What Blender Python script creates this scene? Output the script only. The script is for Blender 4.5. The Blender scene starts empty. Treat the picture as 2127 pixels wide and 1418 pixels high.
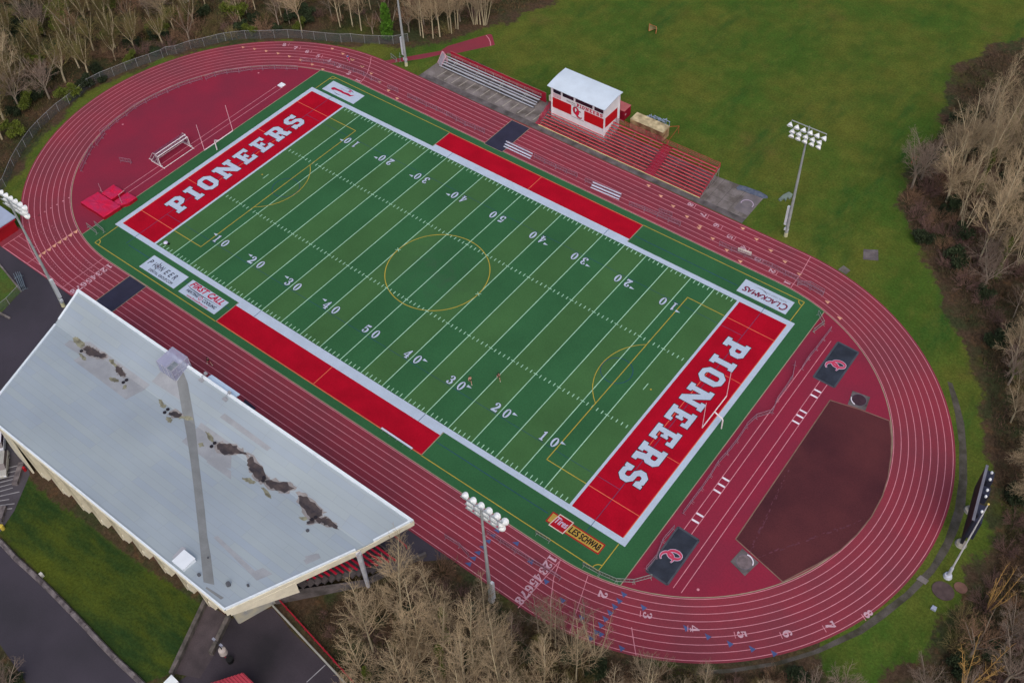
import bpy, math, random
import numpy as np
from mathutils import Vector, Matrix
random.seed(7); rng = np.random.default_rng(11)
# ---------------------------------------------------------------- camera
SC = bpy.context.scene
COL = SC.collection
CAM_C = Vector((91.934, -90.142, 132.401))
RX = Vector((0.8024980, 0.5964077, -0.0171687))      # image right
RY = Vector((-0.4333785, 0.6024287, 0.6702706))      # image up
RZ = Vector((0.4100975, -0.5304503, 0.7419181))      # towards the viewer
cd = bpy.data.cameras.new('camera'); cam = bpy.data.objects.new('camera', cd); COL.objects.link(cam)
m3 = Matrix((RX, RY, RZ)).transposed()
cam.matrix_world = Matrix.Translation(CAM_C) @ m3.to_4x4()
cd.sensor_fit = 'HORIZONTAL'; cd.sensor_width = 36.0
cd.lens = 2190.738 / 2127 * 36.0
cd.shift_x = -56.752 / 2127
cd.shift_y = -80.781 / 2127
cd.clip_start = 1; cd.clip_end = 5000
SC.camera = cam
# ---------------------------------------------------------------- sky and light (overcast, late in the day)
w = bpy.data.worlds.new('World'); SC.world = w; w.use_nodes = True
nt = w.node_tree; bg = nt.nodes['Background']
sky = nt.nodes.new('ShaderNodeTexSky'); sky.sky_type = 'NISHITA'; sky.sun_disc = False
SUN_EL, SUN_AZ = math.radians(52), math.radians(135)
sky.sun_elevation = SUN_EL; sky.sun_rotation = SUN_AZ
sky.air_density = 1.0; sky.dust_density = 5.0; sky.ozone_density = 1.0
bg.inputs['Strength'].default_value = 0.11
nt.links.new(sky.outputs['Color'], bg.inputs['Color'])
sl = bpy.data.lights.new('sun', 'SUN'); sun = bpy.data.objects.new('sun', sl); COL.objects.link(sun)
sl.energy = 0.9; sl.angle = math.radians(50); sl.color = (1.0, 0.95, 0.90)
sd = Vector((math.sin(SUN_AZ) * math.cos(SUN_EL), math.cos(SUN_AZ) * math.cos(SUN_EL), math.sin(SUN_EL)))
sun.rotation_euler = sd.to_track_quat('Z', 'Y').to_euler(); sun.location = (0, 0, 200)
SC.view_settings.view_transform = 'Standard'; SC.view_settings.look = 'None'
SC.view_settings.exposure = 0.18; SC.view_settings.gamma = 1.0
SC.view_settings.use_curve_mapping = False
SC.cycles.max_bounces = 6; SC.cycles.transparent_max_bounces = 24

# ---------------------------------------------------------------- materials
GAIN = (1.0, 1.0, 1.0)      # picture value of a white horizontal sheet, per channel
def lin(v):
    v /= 255.0
    return v / 12.92 if v <= 0.04045 else ((v + 0.055) / 1.055) ** 2.4
def S(r, g, b):             # colour as the overcast picture shows it -> surface colour
    return tuple(min(0.9, max(0.0015, lin(c) / k)) for c, k in zip((r, g, b), GAIN))
MATS = {}
def mat(name, col, rough=0.8, var=0.15, scale=0.6, fine=0.0, fscale=6.0, metal=0.0, spec=0.3, col2=None, alpha=None, bump=0.0, detail=5.0, rnd=0.0):
    """Principled surface: colour varied by two noises in object metres."""
    if name in MATS: return MATS[name]
    m = bpy.data.materials.new(name); m.use_nodes = True; n = m.node_tree.nodes; l = m.node_tree.links
    b = n['Principled BSDF']; b.inputs['Roughness'].default_value = rough; b.inputs['Metallic'].default_value = metal
    b.inputs['Specular IOR Level'].default_value = spec
    tc = n.new('ShaderNodeTexCoord'); geo = n.new('ShaderNodeNewGeometry')
    no = n.new('ShaderNodeTexNoise'); no.inputs['Scale'].default_value = scale; no.inputs['Detail'].default_value = detail
    l.new(geo.outputs['Position'], no.inputs['Vector'])
    mx = n.new('ShaderNodeMix'); mx.data_type = 'RGBA'
    c2 = col2 or tuple(c * 0.55 for c in col)
    c1 = tuple(min(.95, c * (1 + var)) for c in col); 
    c2v = tuple(a + (d - a) * (1.0 if col2 else min(1, var * 2)) for a, d in zip(col, c2))
    mx.inputs[6].default_value = (*c1, 1); mx.inputs[7].default_value = (*c2v, 1)
    rp = n.new('ShaderNodeMapRange'); rp.inputs[1].default_value = 0.35; rp.inputs[2].default_value = 0.65
    l.new(no.outputs['Fac'], rp.inputs[0]); l.new(rp.outputs[0], mx.inputs[0])
    out = mx.outputs[2]
    if fine > 0:
        nf = n.new('ShaderNodeTexNoise'); nf.inputs['Scale'].default_value = fscale; nf.inputs['Detail'].default_value = 3
        l.new(geo.outputs['Position'], nf.inputs['Vector'])
        r2 = n.new('ShaderNodeMapRange'); r2.inputs[1].default_value = 0.3; r2.inputs[2].default_value = 0.7
        r2.inputs[3].default_value = 1 - fine; r2.inputs[4].default_value = 1 + fine
        l.new(nf.outputs['Fac'], r2.inputs[0])
        mm = n.new('ShaderNodeVectorMath'); mm.operation = 'SCALE'; l.new(out, mm.inputs[0]); l.new(r2.outputs[0], mm.inputs['Scale']); out = mm.outputs[0]
    if rnd > 0:
        oi = n.new('ShaderNodeObjectInfo'); r3 = n.new('ShaderNodeMapRange'); r3.inputs[3].default_value = 1 - rnd; r3.inputs[4].default_value = 1 + rnd
        l.new(oi.outputs['Random'], r3.inputs[0])
        mm = n.new('ShaderNodeVectorMath'); mm.operation = 'SCALE'; l.new(out, mm.inputs[0]); l.new(r3.outputs[0], mm.inputs['Scale']); out = mm.outputs[0]
    l.new(out, b.inputs['Base Color'])
    if alpha is not None: b.inputs['Alpha'].default_value = alpha
    if bump > 0:
        bp = n.new('ShaderNodeBump'); bp.inputs['Strength'].default_value = bump; bp.inputs['Distance'].default_value = 0.05
        l.new(no.outputs['Fac'], bp.inputs['Height']); l.new(bp.outputs['Normal'], b.inputs['Normal'])
    MATS[name] = m; return m

# ---------------------------------------------------------------- mesh helpers
class MB:
    """collects shapes and links them as ONE mesh object"""
    def __init__(s): s.v = []; s.f = []; s.mi = []
    def add(s, vs, fs, mi=0):
        o = len(s.v); s.v += [tuple(v) for v in vs]; s.f += [tuple(i + o for i in f) for f in fs]; s.mi += [mi] * len(fs); return s
    def quad(s, a, b, c, d, mi=0): return s.add([a, b, c, d], [(0, 1, 2, 3)], mi)
    def poly(s, pts, z=0.0, mi=0):
        pts = [(p[0], p[1], p[2] if len(p) > 2 else z) for p in pts]
        a = sum(pts[i][0] * pts[(i + 1) % len(pts)][1] - pts[(i + 1) % len(pts)][0] * pts[i][1] for i in range(len(pts)))
        if a < 0: pts = pts[::-1]
        return s.add(pts, [tuple(range(len(pts)))], mi)
    def box(s, x0, x1, y0, y1, z0, z1, mi=0):
        return s.prism([(x0, y0), (x1, y0), (x1, y1), (x0, y1)], z0, z1, mi)
    def prism(s, pts, z0, z1, mi=0):
        a = sum(pts[i][0] * pts[(i + 1) % len(pts)][1] - pts[(i + 1) % len(pts)][0] * pts[i][1] for i in range(len(pts)))
        if a < 0: pts = pts[::-1]
        n = len(pts)
        f0 = z0 if callable(z0) else (lambda x, y: z0); f1 = z1 if callable(z1) else (lambda x, y: z1)
        vs = [(p[0], p[1], f0(p[0], p[1])) for p in pts] + [(p[0], p[1], f1(p[0], p[1])) for p in pts]
        fs = [tuple(range(n))[::-1], tuple(range(n, 2 * n))] + [(i, (i + 1) % n, n + (i + 1) % n, n + i) for i in range(n)]
        return s.add(vs, fs, mi)
    def tube(s, pts, rs, n=6, cap=True, mi=0):
        if not isinstance(rs, (list, tuple)): rs = [rs] * len(pts)
        P = [Vector(p) for p in pts]; vs = []; k = len(P)
        ref = None
        for i in range(k):
            d = (P[min(i + 1, k - 1)] - P[max(i - 1, 0)])
            if d.length < 1e-9: d = Vector((0, 0, 1))
            d.normalize()
            if ref is None: ref = Vector((1, 0, 0)) if abs(d.x) < 0.8 else Vector((0, 1, 0))
            u = d.cross(ref).normalized(); v = d.cross(u); ref = u.cross(d).normalized() if False else ref
            for j in range(n):
                a = 2 * math.pi * j / n
                vs.append(P[i] + (u * math.cos(a) + v * math.sin(a)) * rs[i])
        fs = []
        for i in range(k - 1):
            for j in range(n):
                a = i * n + j; b = i * n + (j + 1) % n
                fs.append((a, b, b + n, a + n))
        if cap: fs += [tuple(range(n))[::-1], tuple((k - 1) * n + j for j in range(n))]
        return s.add(vs, fs, mi)
    def disc(s, x, y, z, r, n=32, mi=0): return s.poly([(x + r * math.cos(2 * math.pi * i / n), y + r * math.sin(2 * math.pi * i / n)) for i in range(n)], z, mi)
    def ring(s, x, y, z, r0, r1, a0=0, a1=360, n=64, mi=0):
        n = max(2, int(n * abs(a1 - a0) / 360)); vs = []
        for i in range(n + 1):
            a = math.radians(a0 + (a1 - a0) * i / n); c, q = math.cos(a), math.sin(a)
            vs += [(x + r0 * c, y + r0 * q, z), (x + r1 * c, y + r1 * q, z)]
        return s.add(vs, [(2 * i, 2 * i + 1, 2 * i + 3, 2 * i + 2) for i in range(n)], mi)
    def line(s, a, b, wd, z, mi=0):
        a = Vector(a[:2]); b = Vector(b[:2]); d = (b - a).normalized(); p = Vector((-d.y, d.x)) * wd / 2
        return s.quad((*(a - p), z), (*(b - p), z), (*(b + p), z), (*(a + p), z), mi)
    def pline(s, pts, wd, z, mi=0):
        for a, b in zip(pts[:-1], pts[1:]): s.line(a, b, wd, z, mi)
        return s
    def sphere(s, c, r, n=10, m=6, sz=1.0, mi=0):
        vs = [(c[0], c[1], c[2] + r * sz)]; 
        for i in range(1, m):
            t = math.pi * i / m
            for j in range(n):
                a = 2 * math.pi * j / n; vs.append((c[0] + r * math.sin(t) * math.cos(a), c[1] + r * math.sin(t) * math.sin(a), c[2] + r * sz * math.cos(t)))
        vs.append((c[0], c[1], c[2] - r * sz)); fs = [(0, 1 + j, 1 + (j + 1) % n) for j in range(n)]
        for i in range(m - 2):
            for j in range(n): a = 1 + i * n + j; b = 1 + i * n + (j + 1) % n; fs.append((a, a + n, b + n, b))
        e = len(vs) - 1; o = 1 + (m - 2) * n
        fs += [(o + (j + 1) % n, o + j, e) for j in range(n)]
        return s.add(vs, fs, mi)
    def mesh(s, name, mats):
        me = bpy.data.meshes.new(name); me.from_pydata(s.v, [], s.f)
        for m in (mats if isinstance(mats, (list, tuple)) else [mats]): me.materials.append(m)
        if any(s.mi): me.polygons.foreach_set('material_index', s.mi)
        me.update(); return me
    def build(s, name, mats, parent=None):
        o = bpy.data.objects.new(name, s.mesh(name, mats)); COL.objects.link(o)
        if parent is not None: o.parent = parent
        return o
def tag(o, label=None, cat=None, group=None, kind=None):
    for k, v in (('label', label), ('category', cat), ('group', group), ('kind', kind)):
        if v: o[k] = v
    return o
def empty(name, loc=(0, 0, 0), rz=0.0, label=None, cat=None, group=None):
    o = bpy.data.objects.new(name, None); COL.objects.link(o); o.location = loc; o.rotation_euler = (0, 0, rz); o.empty_display_size = 0.5
    return tag(o, label, cat, group)
KIDS = {}
def copy_tree(o, parent=None):
    c = o.copy(); COL.objects.link(c)
    if parent is not None: c.parent = parent
    for ch in list(o.children): copy_tree(ch, c)
    return c
_ONES = 'first second third fourth fifth sixth seventh eighth ninth tenth eleventh twelfth thirteenth fourteenth fifteenth sixteenth seventeenth eighteenth nineteenth'.split()
_TENS = {2: ('twentieth', 'twenty'), 3: ('thirtieth', 'thirty'), 4: ('fortieth', 'forty'), 5: ('fiftieth', 'fifty'), 6: ('sixtieth', 'sixty'), 7: ('seventieth', 'seventy'), 8: ('eightieth', 'eighty'), 9: ('ninetieth', 'ninety')}
def nth(i):
    i += 1
    if i < 20: return _ONES[i - 1]
    t, u = divmod(i, 10)
    return _TENS[t][0] if u == 0 else _TENS[t][1] + '-' + _ONES[u - 1]
def right_of(p): return p[0] * 0.8025 + p[1] * 0.5964      # how far to the right in the photograph

# ---------------------------------------------------------------- lettering
def ell(cx, cy, rx, ry, n=28): return [(cx + rx * math.cos(2 * math.pi * i / n), cy + ry * math.sin(2 * math.pi * i / n)) for i in range(n)]
GLYPH = {   # slab letters: (width, contours) on a 16-unit height
 'I': (7, [[(0,0),(7,0),(7,3.2),(5.5,3.2),(5.5,12.8),(7,12.8),(7,16),(0,16),(0,12.8),(1.5,12.8),(1.5,3.2),(0,3.2)]]),
 'P': (12, [[(0,0),(7,0),(7,3.2),(5.5,3.2),(5.5,6),(9,6),(12,8.5),(12,13.5),(9.5,16),(0,16),(0,12.8),(1.5,12.8),(1.5,3.2),(0,3.2)], [(5.5,9.2),(5.5,12.8),(7.5,12.8),(8.2,12.1),(8.2,9.9),(7.5,9.2)]]),
 'O': (12, [[(3.5,0),(8.5,0),(12,3.5),(12,12.5),(8.5,16),(3.5,16),(0,12.5),(0,3.5)], [(5,3.3),(7,3.3),(8,4.3),(8,11.7),(7,12.7),(5,12.7),(4,11.7),(4,4.3)]]),
 'N': (16, [[(0,0),(6,0),(6,3.2),(4.8,3.2),(4.8,9.5),(11,0),(14.6,0),(14.6,12.8),(16,12.8),(16,16),(9.8,16),(9.8,12.8),(11.2,12.8),(11.2,6.8),(5.2,16),(0,16),(0,12.8),(1.4,12.8),(1.4,3.2),(0,3.2)]]),
 'E': (12, [[(0,0),(12,0),(12,4.9),(9.6,4.9),(9.2,3.2),(5.2,3.2),(5.2,6.6),(6.4,6.6),(6.4,5.7),(8.3,5.7),(8.3,10.3),(6.4,10.3),(6.4,9.4),(5.2,9.4),(5.2,12.8),(9.2,12.8),(9.6,11.1),(12,11.1),(12,16),(0,16),(0,12.8),(1.5,12.8),(1.5,3.2),(0,3.2)]]),
 'R': (13.5, [[(0,0),(6.7,0),(6.7,3.2),(5.3,3.2),(5.3,6),(7,6),(8.3,0),(13.5,0),(13.5,3.2),(12,3.2),(11,6.8),(12.3,8.5),(12.3,13.5),(9.8,16),(0,16),(0,12.8),(1.5,12.8),(1.5,3.2),(0,3.2)], [(5.3,9.2),(5.3,12.8),(7.7,12.8),(8.5,12.1),(8.5,9.9),(7.7,9.2)]]),
 'S': (12, [[(0,0),(2.2,0),(3,1),(4,0),(9,0),(12,3),(12,7),(9,9.7),(5,9.9),(4,10.8),(4,12),(4.8,12.8),(7,12.8),(8.2,11),(11.5,11),(11.5,16),(9.5,16),(8.7,15),(8,16),(3,16),(0,13),(0,9.5),(3,6.8),(7,6.5),(8,5.7),(8,4),(7.2,3.2),(4.8,3.2),(3.4,5.2),(0,5.2)]]),
 '0': (10, [ell(5,8,5,8), ell(5,8,1.8,6.7)]),
 '1': (10, [[(1,0),(9,0),(9,1.2),(6.8,1.8),(6.8,16),(5,16),(1,13.8),(1,12.6),(3.3,12.8),(3.3,1.8),(1,1.2)]]),
 '2': (10, [[(0,0),(10,0),(10,4.2),(8.8,4.2),(8.2,3.2),(4.5,3.2),(8,6.5),(9.6,9),(9.8,11.5),(8.5,14.5),(5.5,16),(2.5,15.5),(0.6,13.5),(0.6,11),(2,9.8),(3.8,10.5),(3.9,12),(3.0,13.4),(4.5,14.6),(5.8,13.8),(6.2,11.5),(5.2,8.5),(0,2)]]),
 '3': (10, [[(0.3,3.5),(1,1),(4.5,0),(8,1),(10,4),(9.3,6.8),(7,8.5),(9,10),(9.5,12.5),(8,15),(4.8,16),(1.8,15),(0.5,12.8),(2,11.2),(3.6,12),(3.2,13.8),(4.6,14.7),(6,13.6),(6,11),(4.8,9.2),(3.2,9),(3.2,7.7),(5,7.6),(6.4,6),(6.4,3),(4.8,1.3),(3.2,2.2),(3.8,4),(2.2,5.2)]]),
 '4': (10, [[(3.8,0),(9.6,0),(9.6,1.2),(8.2,1.8),(8.2,3.6),(10,3.6),(10,5),(8.2,5),(8.2,16),(6.4,16),(0,5),(0,3.6),(5.2,3.6),(5.2,1.8),(3.8,1.2)], [(1.8,5),(5.2,5),(5.2,11)]]),
 '5': (10, [[(0.2,3.8),(1,1.2),(4.2,0),(7.8,1),(10,4.2),(9.8,7.5),(8,9.8),(5,10.3),(2.6,9.4),(2.9,12.4),(8.5,12.6),(9.4,16),(1.6,15.4),(0.8,7),(2,7),(3.2,8.6),(5,8.9),(6.3,7.5),(6.5,4),(5.5,1.6),(3.6,1.3),(3,2.5),(3.8,3.8),(2.4,5.3)]]),
 '6': (10, [[(5,0),(8.5,1),(10,4),(10,6.5),(8.5,9),(5.5,9.8),(3.6,9),(3.8,12),(5,14.4),(6.3,14),(6,12.5),(7.5,11.2),(9.2,12.2),(9,14.5),(6.5,16),(3,15),(.6,11.5),(0,7),(.8,3),(2.5,.8)], [(5,1.4),(6.5,3),(6.5,6.5),(5,8),(3.7,6.5),(3.7,3)]]),
 '7': (10, [[(2,0),(6,0),(6.2,4),(10,12.5),(10,16),(8.5,16),(8,15.4),(2,16),(0,16),(0,11),(1.2,11),(2,12.6),(7.5,12.4),(3.5,7),(2.4,3.5)]]),
 '8': (10, [[(5,0),(8.5,.8),(10,3.8),(9.3,6.5),(7.5,8.4),(9,10),(9.3,12.5),(8,15.2),(5,16),(2,15.2),(.7,12.5),(1,10),(2.5,8.4),(.7,6.5),(0,3.8),(1.5,.8)], [(5,1.5),(6.3,3.2),(5.8,6),(5,7),(4.2,6),(3.7,3.2)], [(5,9.6),(6,11),(6.2,13),(5,14.6),(3.8,13),(4,11)]]),
}
_gc = {}
def curve_mesh(make):
    cu = make(); o = bpy.data.objects.new('tmp', cu); COL.objects.link(o)
    dg = bpy.context.evaluated_depsgraph_get(); me = bpy.data.meshes.new_from_object(o.evaluated_get(dg))
    v = [tuple(x.co) for x in me.vertices]; f = [tuple(p.vertices) for p in me.polygons]
    bpy.data.objects.remove(o); bpy.data.meshes.remove(me); return v, f
def glyph(ch, w, h, off=0.0):
    k = (ch, round(w, 3), round(h, 3), off)
    if k not in _gc:
        gw, cont = GLYPH[ch]
        def mk():
            cu = bpy.data.curves.new('g', 'CURVE'); cu.dimensions = '2D'; cu.fill_mode = 'BOTH'; cu.offset = off
            for c in cont:
                sp = cu.splines.new('POLY'); sp.points.add(len(c) - 1)
                for p, (x, y) in zip(sp.points, c): p.co = (x / gw * w, y / 16 * h, 0, 1)
                sp.use_cyclic_u = True
            return cu
        _gc[k] = curve_mesh(mk)
    return _gc[k]
def put(mb, vf, o, u, v, mi=0):
    """map flat (x, y) shapes onto the plane at o with axes u, v"""
    o, u, v = Vector(o), Vector(u), Vector(v)
    vs = [o + u * p[0] + v * p[1] for p in vf[0]]; fs = vf[1]
    # face upward / outward
    mb.add(vs, fs, mi)
def text_vf(s, w, h, shear=0.0, align=None):
    """built-in font, squeezed to w x h; letters narrow the same way the sign's do"""
    k = ('T', s, shear)
    if k not in _gc:
        def mk():
            cu = bpy.data.curves.new('t', 'FONT'); cu.body = s; cu.size = 1; cu.shear = shear; cu.resolution_u = 3; cu.space_character = 1.05
            return cu
        _gc[k] = curve_mesh(mk)
    vs, fs = _gc[k]
    x0 = min(p[0] for p in vs); x1 = max(p[0] for p in vs); y0 = min(p[1] for p in vs); y1 = max(p[1] for p in vs)
    return [((p[0] - x0) / (x1 - x0) * w, (p[1] - y0) / (y1 - y0) * h) for p in vs], fs
def bold(mb, vf, o, u, v, t, mi=0):
    """heavier letters: the same letters laid again, each a hair higher and shifted by t"""
    up = Vector(u).cross(Vector(v)).normalized()
    for i, (a, b) in enumerate(((0, 0), (t, 0), (t, t), (0, t))):
        put(mb, vf, Vector(o) + Vector(u) * a + Vector(v) * b + up * (0.0022 * i), u, v, mi)
def stroke(mb, pts, ws, o, u, v, mi=0):
    """ribbon through pts with a width at each point"""
    o, u, v = Vector(o), Vector(u), Vector(v); n = len(pts); L = []
    for i in range(n):
        a = Vector(pts[max(i - 1, 0)]); b = Vector(pts[min(i + 1, n - 1)]); d = (b - a).normalized(); q = Vector((-d.y, d.x)); c = Vector(pts[i])
        L.append((c + q * ws[i] / 2, c - q * ws[i] / 2))
    vs = []
    for a, b in L: vs += [o + u * a.x + v * a.y, o + u * b.x + v * b.y]
    mb.add(vs, [(2 * i, 2 * i + 1, 2 * i + 3, 2 * i + 2) for i in range(n - 1)], mi)
def arc(cx, cy, rx, ry, a0, a1, n=20, rot=0):
    P = []
    for i in range(n + 1):
        a = math.radians(a0 + (a1 - a0) * i / n); x, y = rx * math.cos(a), ry * math.sin(a); r = math.radians(rot)
        P.append((cx + x * math.cos(r) - y * math.sin(r), cy + x * math.sin(r) + y * math.cos(r)))
    return P

# ---------------------------------------------------------------- setting: ground, turf, track
ZG, ZA, ZT, ZF = 0.0, 0.012, 0.024, 0.030
GRASS = [(-33.96, 96.33), (-33.35, 78.24), (-36.83, 68.46), (-40.10, 62.24), (-43.59, 54.81), (-49.53, 48.83), (-55.08, 44.04), (-62.36, 39.58), (-72.21, 34.64), (-80.11, 27.73), (-86.29, 19.39), (-90.68, 9.80), (-92.98, 0.21), (-91.92, -6.71), (-90.10, -13.95), (-87.18, -20.60), (-83.64, -26.95), (-80.09, -32.07), (-77.13, -41.26), (-49.16, -34.74), (-10.26, -25.83), (27.61, -22.19), (56.59, -26.23), (76.51, -21.43), (83.82, -21.92), (85.94, -27.49), (92.32, -22.82), (93.76, -20.22), (96.15, -10.44), (96.63, -5.03), (95.46, 6.74), (90.73, 18.22), (87.18, 26.52), (81.44, 35.30), (74.30, 42.91), (68.82, 49.95), (63.26, 54.69), (57.57, 61.39), (55.75, 66.55), (55.69, 76.64), (54.45, 90.17), (49.82, 106.52), (52.72, 119.15), (62.77, 135.07), (63.99, 164.78), (6.52, 132.52)]
LAWN = [(-25.44, -67.13), (-19.46, -68.00), (2.45, -67.06), (15.22, -66.01), (18.94, -74.83), (16.57, -78.68), (-9.33, -76.84), (-16.45, -76.45), (-21.85, -77.70), (-21.49, -72.51)]
LAWN2 = [(-73.76, -43.48), (-64.65, -43.68), (-55.45, -45.65), (-53.94, -50.99), (-53.38, -56.91)]
def pdist(P, poly):
    """signed distance, inside positive"""
    x, y = P[:, 0], P[:, 1]; ins = np.zeros(len(x), bool); d = np.full(len(x), 1e9); n = len(poly)
    for i in range(n):
        (x0, y0), (x1, y1) = poly[i], poly[(i + 1) % n]
        c = (y0 > y) != (y1 > y)
        with np.errstate(divide='ignore', invalid='ignore'): ins ^= c & (x < (x1 - x0) * (y - y0) / ((y1 - y0) or 1e-9) + x0)
        dx, dy = x1 - x0, y1 - y0; t = np.clip(((x - x0) * dx + (y - y0) * dy) / (dx * dx + dy * dy), 0, 1)
        d = np.minimum(d, np.hypot(x - x0 - t * dx, y - y0 - t * dy))
    return np.where(ins, d, -d)
def ramp(a): return np.clip(a, 0, 1)
xs = np.concatenate([[-1500, -700, -350, -220], np.arange(-160, 130.1, 1.0), [180, 300, 700, 1500]])
ys = np.concatenate([[-1500, -700, -300, -160], np.arange(-110, 190.1, 1.0), [230, 350, 700, 1500]])
GXm, GYm = np.meshgrid(xs, ys); P = np.stack([GXm.ravel(), GYm.ravel()], 1)
wob = 1.3 * np.sin(P[:, 0] * .45 + np.sin(P[:, 1] * .31) * 2) + 1.1 * np.sin(P[:, 1] * .6 + np.cos(P[:, 0] * .37) * 2)
dg_ = pdist(P, GRASS); dl = pdist(P, LAWN); dl2 = pdist(P, LAWN2)
g = ramp((dg_ + wob * .5) / 3.0 + .5); g = np.maximum(g, ramp(dl / 1.2 + .3)); g = np.maximum(g, ramp(dl2 / 1.0 + .5))
far = ramp((P[:, 1] - 55) / 40.0)
Zg = np.zeros(len(P)); rst = np.hypot(np.maximum(np.abs(P[:, 0]) - 49.2, 0), P[:, 1]); out = ramp(-dg_ / 12.0 - .3) * (dl < 0) * ramp((rst - 46) / 8) * (P[:, 1] > -36)
Zg += out * (0.35 * np.sin(P[:, 0] * .5 + P[:, 1] * .3) + .25 * np.sin(P[:, 1] * .9 - P[:, 0] * .2)) - out * .15
nx, ny = len(xs), len(ys)
ids = np.arange(nx * ny).reshape(ny, nx)
F = np.stack([ids[:-1, :-1].ravel(), ids[:-1, 1:].ravel(), ids[1:, 1:].ravel(), ids[1:, :-1].ravel()], 1)
gm = bpy.data.meshes.new('ground'); gm.from_pydata(np.c_[P, Zg].tolist(), [], F.tolist())
for nm, arr in (('grass', g), ('lawn', ramp(dl / 1.0 + .5)), ('meadow', far)):
    at = gm.attributes.new(nm, 'FLOAT', 'POINT'); at.data.foreach_set('value', arr.astype(np.float32))
def ground_mat():
    m = bpy.data.materials.new('ground'); m.use_nodes = True; n = m.node_tree.nodes; l = m.node_tree.links; b = n['Principled BSDF']
    b.inputs['Roughness'].default_value = 1.0; b.inputs['Specular IOR Level'].default_value = 0.05
    geo = n.new('ShaderNodeNewGeometry')
    def noise(sc, det=5, rough=.6, stretch=None):
        t = n.new('ShaderNodeTexNoise'); t.inputs['Scale'].default_value = sc; t.inputs['Detail'].default_value = det; t.inputs['Roughness'].default_value = rough
        if stretch:
            mp = n.new('ShaderNodeMapping'); mp.inputs['Rotation'].default_value = (0, 0, math.radians(stretch[0])); mp.inputs['Scale'].default_value = (stretch[1], stretch[2], 1)
            l.new(geo.outputs['Position'], mp.inputs[0]); l.new(mp.outputs[0], t.inputs['Vector'])
        else: l.new(geo.outputs['Position'], t.inputs['Vector'])
        return t.outputs['Fac']
    def rng_(s, a, b_, c=0, d=1):
        r = n.new('ShaderNodeMapRange'); r.interpolation_type = 'SMOOTHSTEP'
        for i, v in enumerate((a, b_, c, d)): r.inputs[i + 1].default_value = v
        l.new(s, r.inputs[0]); return r.outputs[0]
    def mix(f, a, b_):
        x = n.new('ShaderNodeMix'); x.data_type = 'RGBA'
        if isinstance(f, float): x.inputs[0].default_value = f
        else: l.new(f, x.inputs[0])
        for i, v in ((6, a), (7, b_)):
            if isinstance(v, tuple): x.inputs[i].default_value = (*v, 1)
            else: l.new(v, x.inputs[i])
        return x.outputs[2]
    def att(nm): a = n.new('ShaderNodeAttribute'); a.attribute_name = nm; return a.outputs['Fac']
    def scale(c, f): v = n.new('ShaderNodeVectorMath'); v.operation = 'SCALE'; l.new(c, v.inputs[0]); l.new(f, v.inputs['Scale']); return v.outputs[0]
    gr = mix(rng_(noise(.04, 7, .7), .38, .64), S(64, 90, 34), S(90, 96, 40))
    gr = mix(rng_(noise(.10, 6, .7, (33, 1, .3)), .48, .74), gr, S(46, 80, 34))
    gr = mix(rng_(noise(.5, 6, .75, (33, 1, .5)), .45, .8), gr, S(88, 96, 42))
    gr = mix(rng_(noise(.05, 5, .7), .55, .8), gr, S(94, 86, 46))
    lw = mix(rng_(noise(.14, 6, .7, (-33, .35, 1)), .38, .66), S(40, 62, 32), S(74, 84, 30))
    gr = mix(att('lawn'), gr, lw)
    gr = scale(scale(gr, rng_(noise(2.6, 4, .85), .25, .75, .66, 1.34)), rng_(noise(.25, 5, .7), .3, .7, .88, 1.12))
    fl = mix(rng_(noise(.13, 6, .65), .4, .62), S(76, 62, 50), S(58, 64, 42))
    fl = mix(rng_(noise(.5, 6, .7), .48, .7), fl, S(88, 68, 50))
    fl = mix(rng_(noise(.07, 4, .6), .55, .7), fl, S(70, 76, 36))
    fl = scale(fl, rng_(noise(1.8, 5, .85), .25, .75, .45, 1.5))
    e = n.new('ShaderNodeMath'); e.operation = 'ADD'; l.new(att('grass'), e.inputs[0])
    l.new(rng_(noise(.8, 6, .7), .2, .8, -.35, .35), e.inputs[1])
    col = mix(rng_(e.outputs[0], .3, .7), fl, gr)
    l.new(col, b.inputs['Base Color'])
    bp = n.new('ShaderNodeBump'); bp.inputs['Strength'].default_value = .6; bp.inputs['Distance'].default_value = .15; l.new(noise(1.5, 6, .8), bp.inputs['Height']); l.new(bp.outputs[0], b.inputs['Normal'])
    return m
gm.materials.append(ground_mat())
ground = bpy.data.objects.new('ground', gm); COL.objects.link(ground); tag(ground, kind='structure')

# surfaces
M_TRACK = mat('track_red', S(128, 40, 56), .8, .16, .12, fine=.12, fscale=5, spec=.45, col2=S(120, 46, 60))
M_DZONE = mat('infield_red', S(134, 30, 56), .85, .06, .12, fine=.10, fscale=4, spec=.35, col2=S(124, 34, 58))
M_LANE = mat('lane_paint', S(204, 136, 150), .8, .12, 1.2, fine=.1)
M_NUM = mat('lane_number_paint', S(192, 156, 170), .8, .12, 1.2, fine=.1)
M_WHITE = mat('turf_white', S(178, 193, 213), .9, .05, .5, fine=.06, fscale=5)
M_YARD = mat('turf_line_white', S(160, 205, 178), .9, .10, .6, fine=.08)
M_RED = mat('turf_red', S(166, 10, 36), .95, .10, .3, fine=.10, fscale=4, spec=.1)
M_YEL = mat('turf_yellow', S(176, 156, 58), .9, .1, .6, fine=.1)
M_ORG = mat('turf_orange', S(218, 104, 78), .9, .1, .6, fine=.1)
M_BLU = mat('turf_blue', S(34, 66, 104), .9, .2, .6)
M_NAVY = mat('turf_navy', S(24, 20, 44), .9, .1, .6)
M_CONC = mat('concrete', S(122, 116, 116), .9, .22, .35, fine=.10, fscale=3, col2=S(92, 86, 82))
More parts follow.
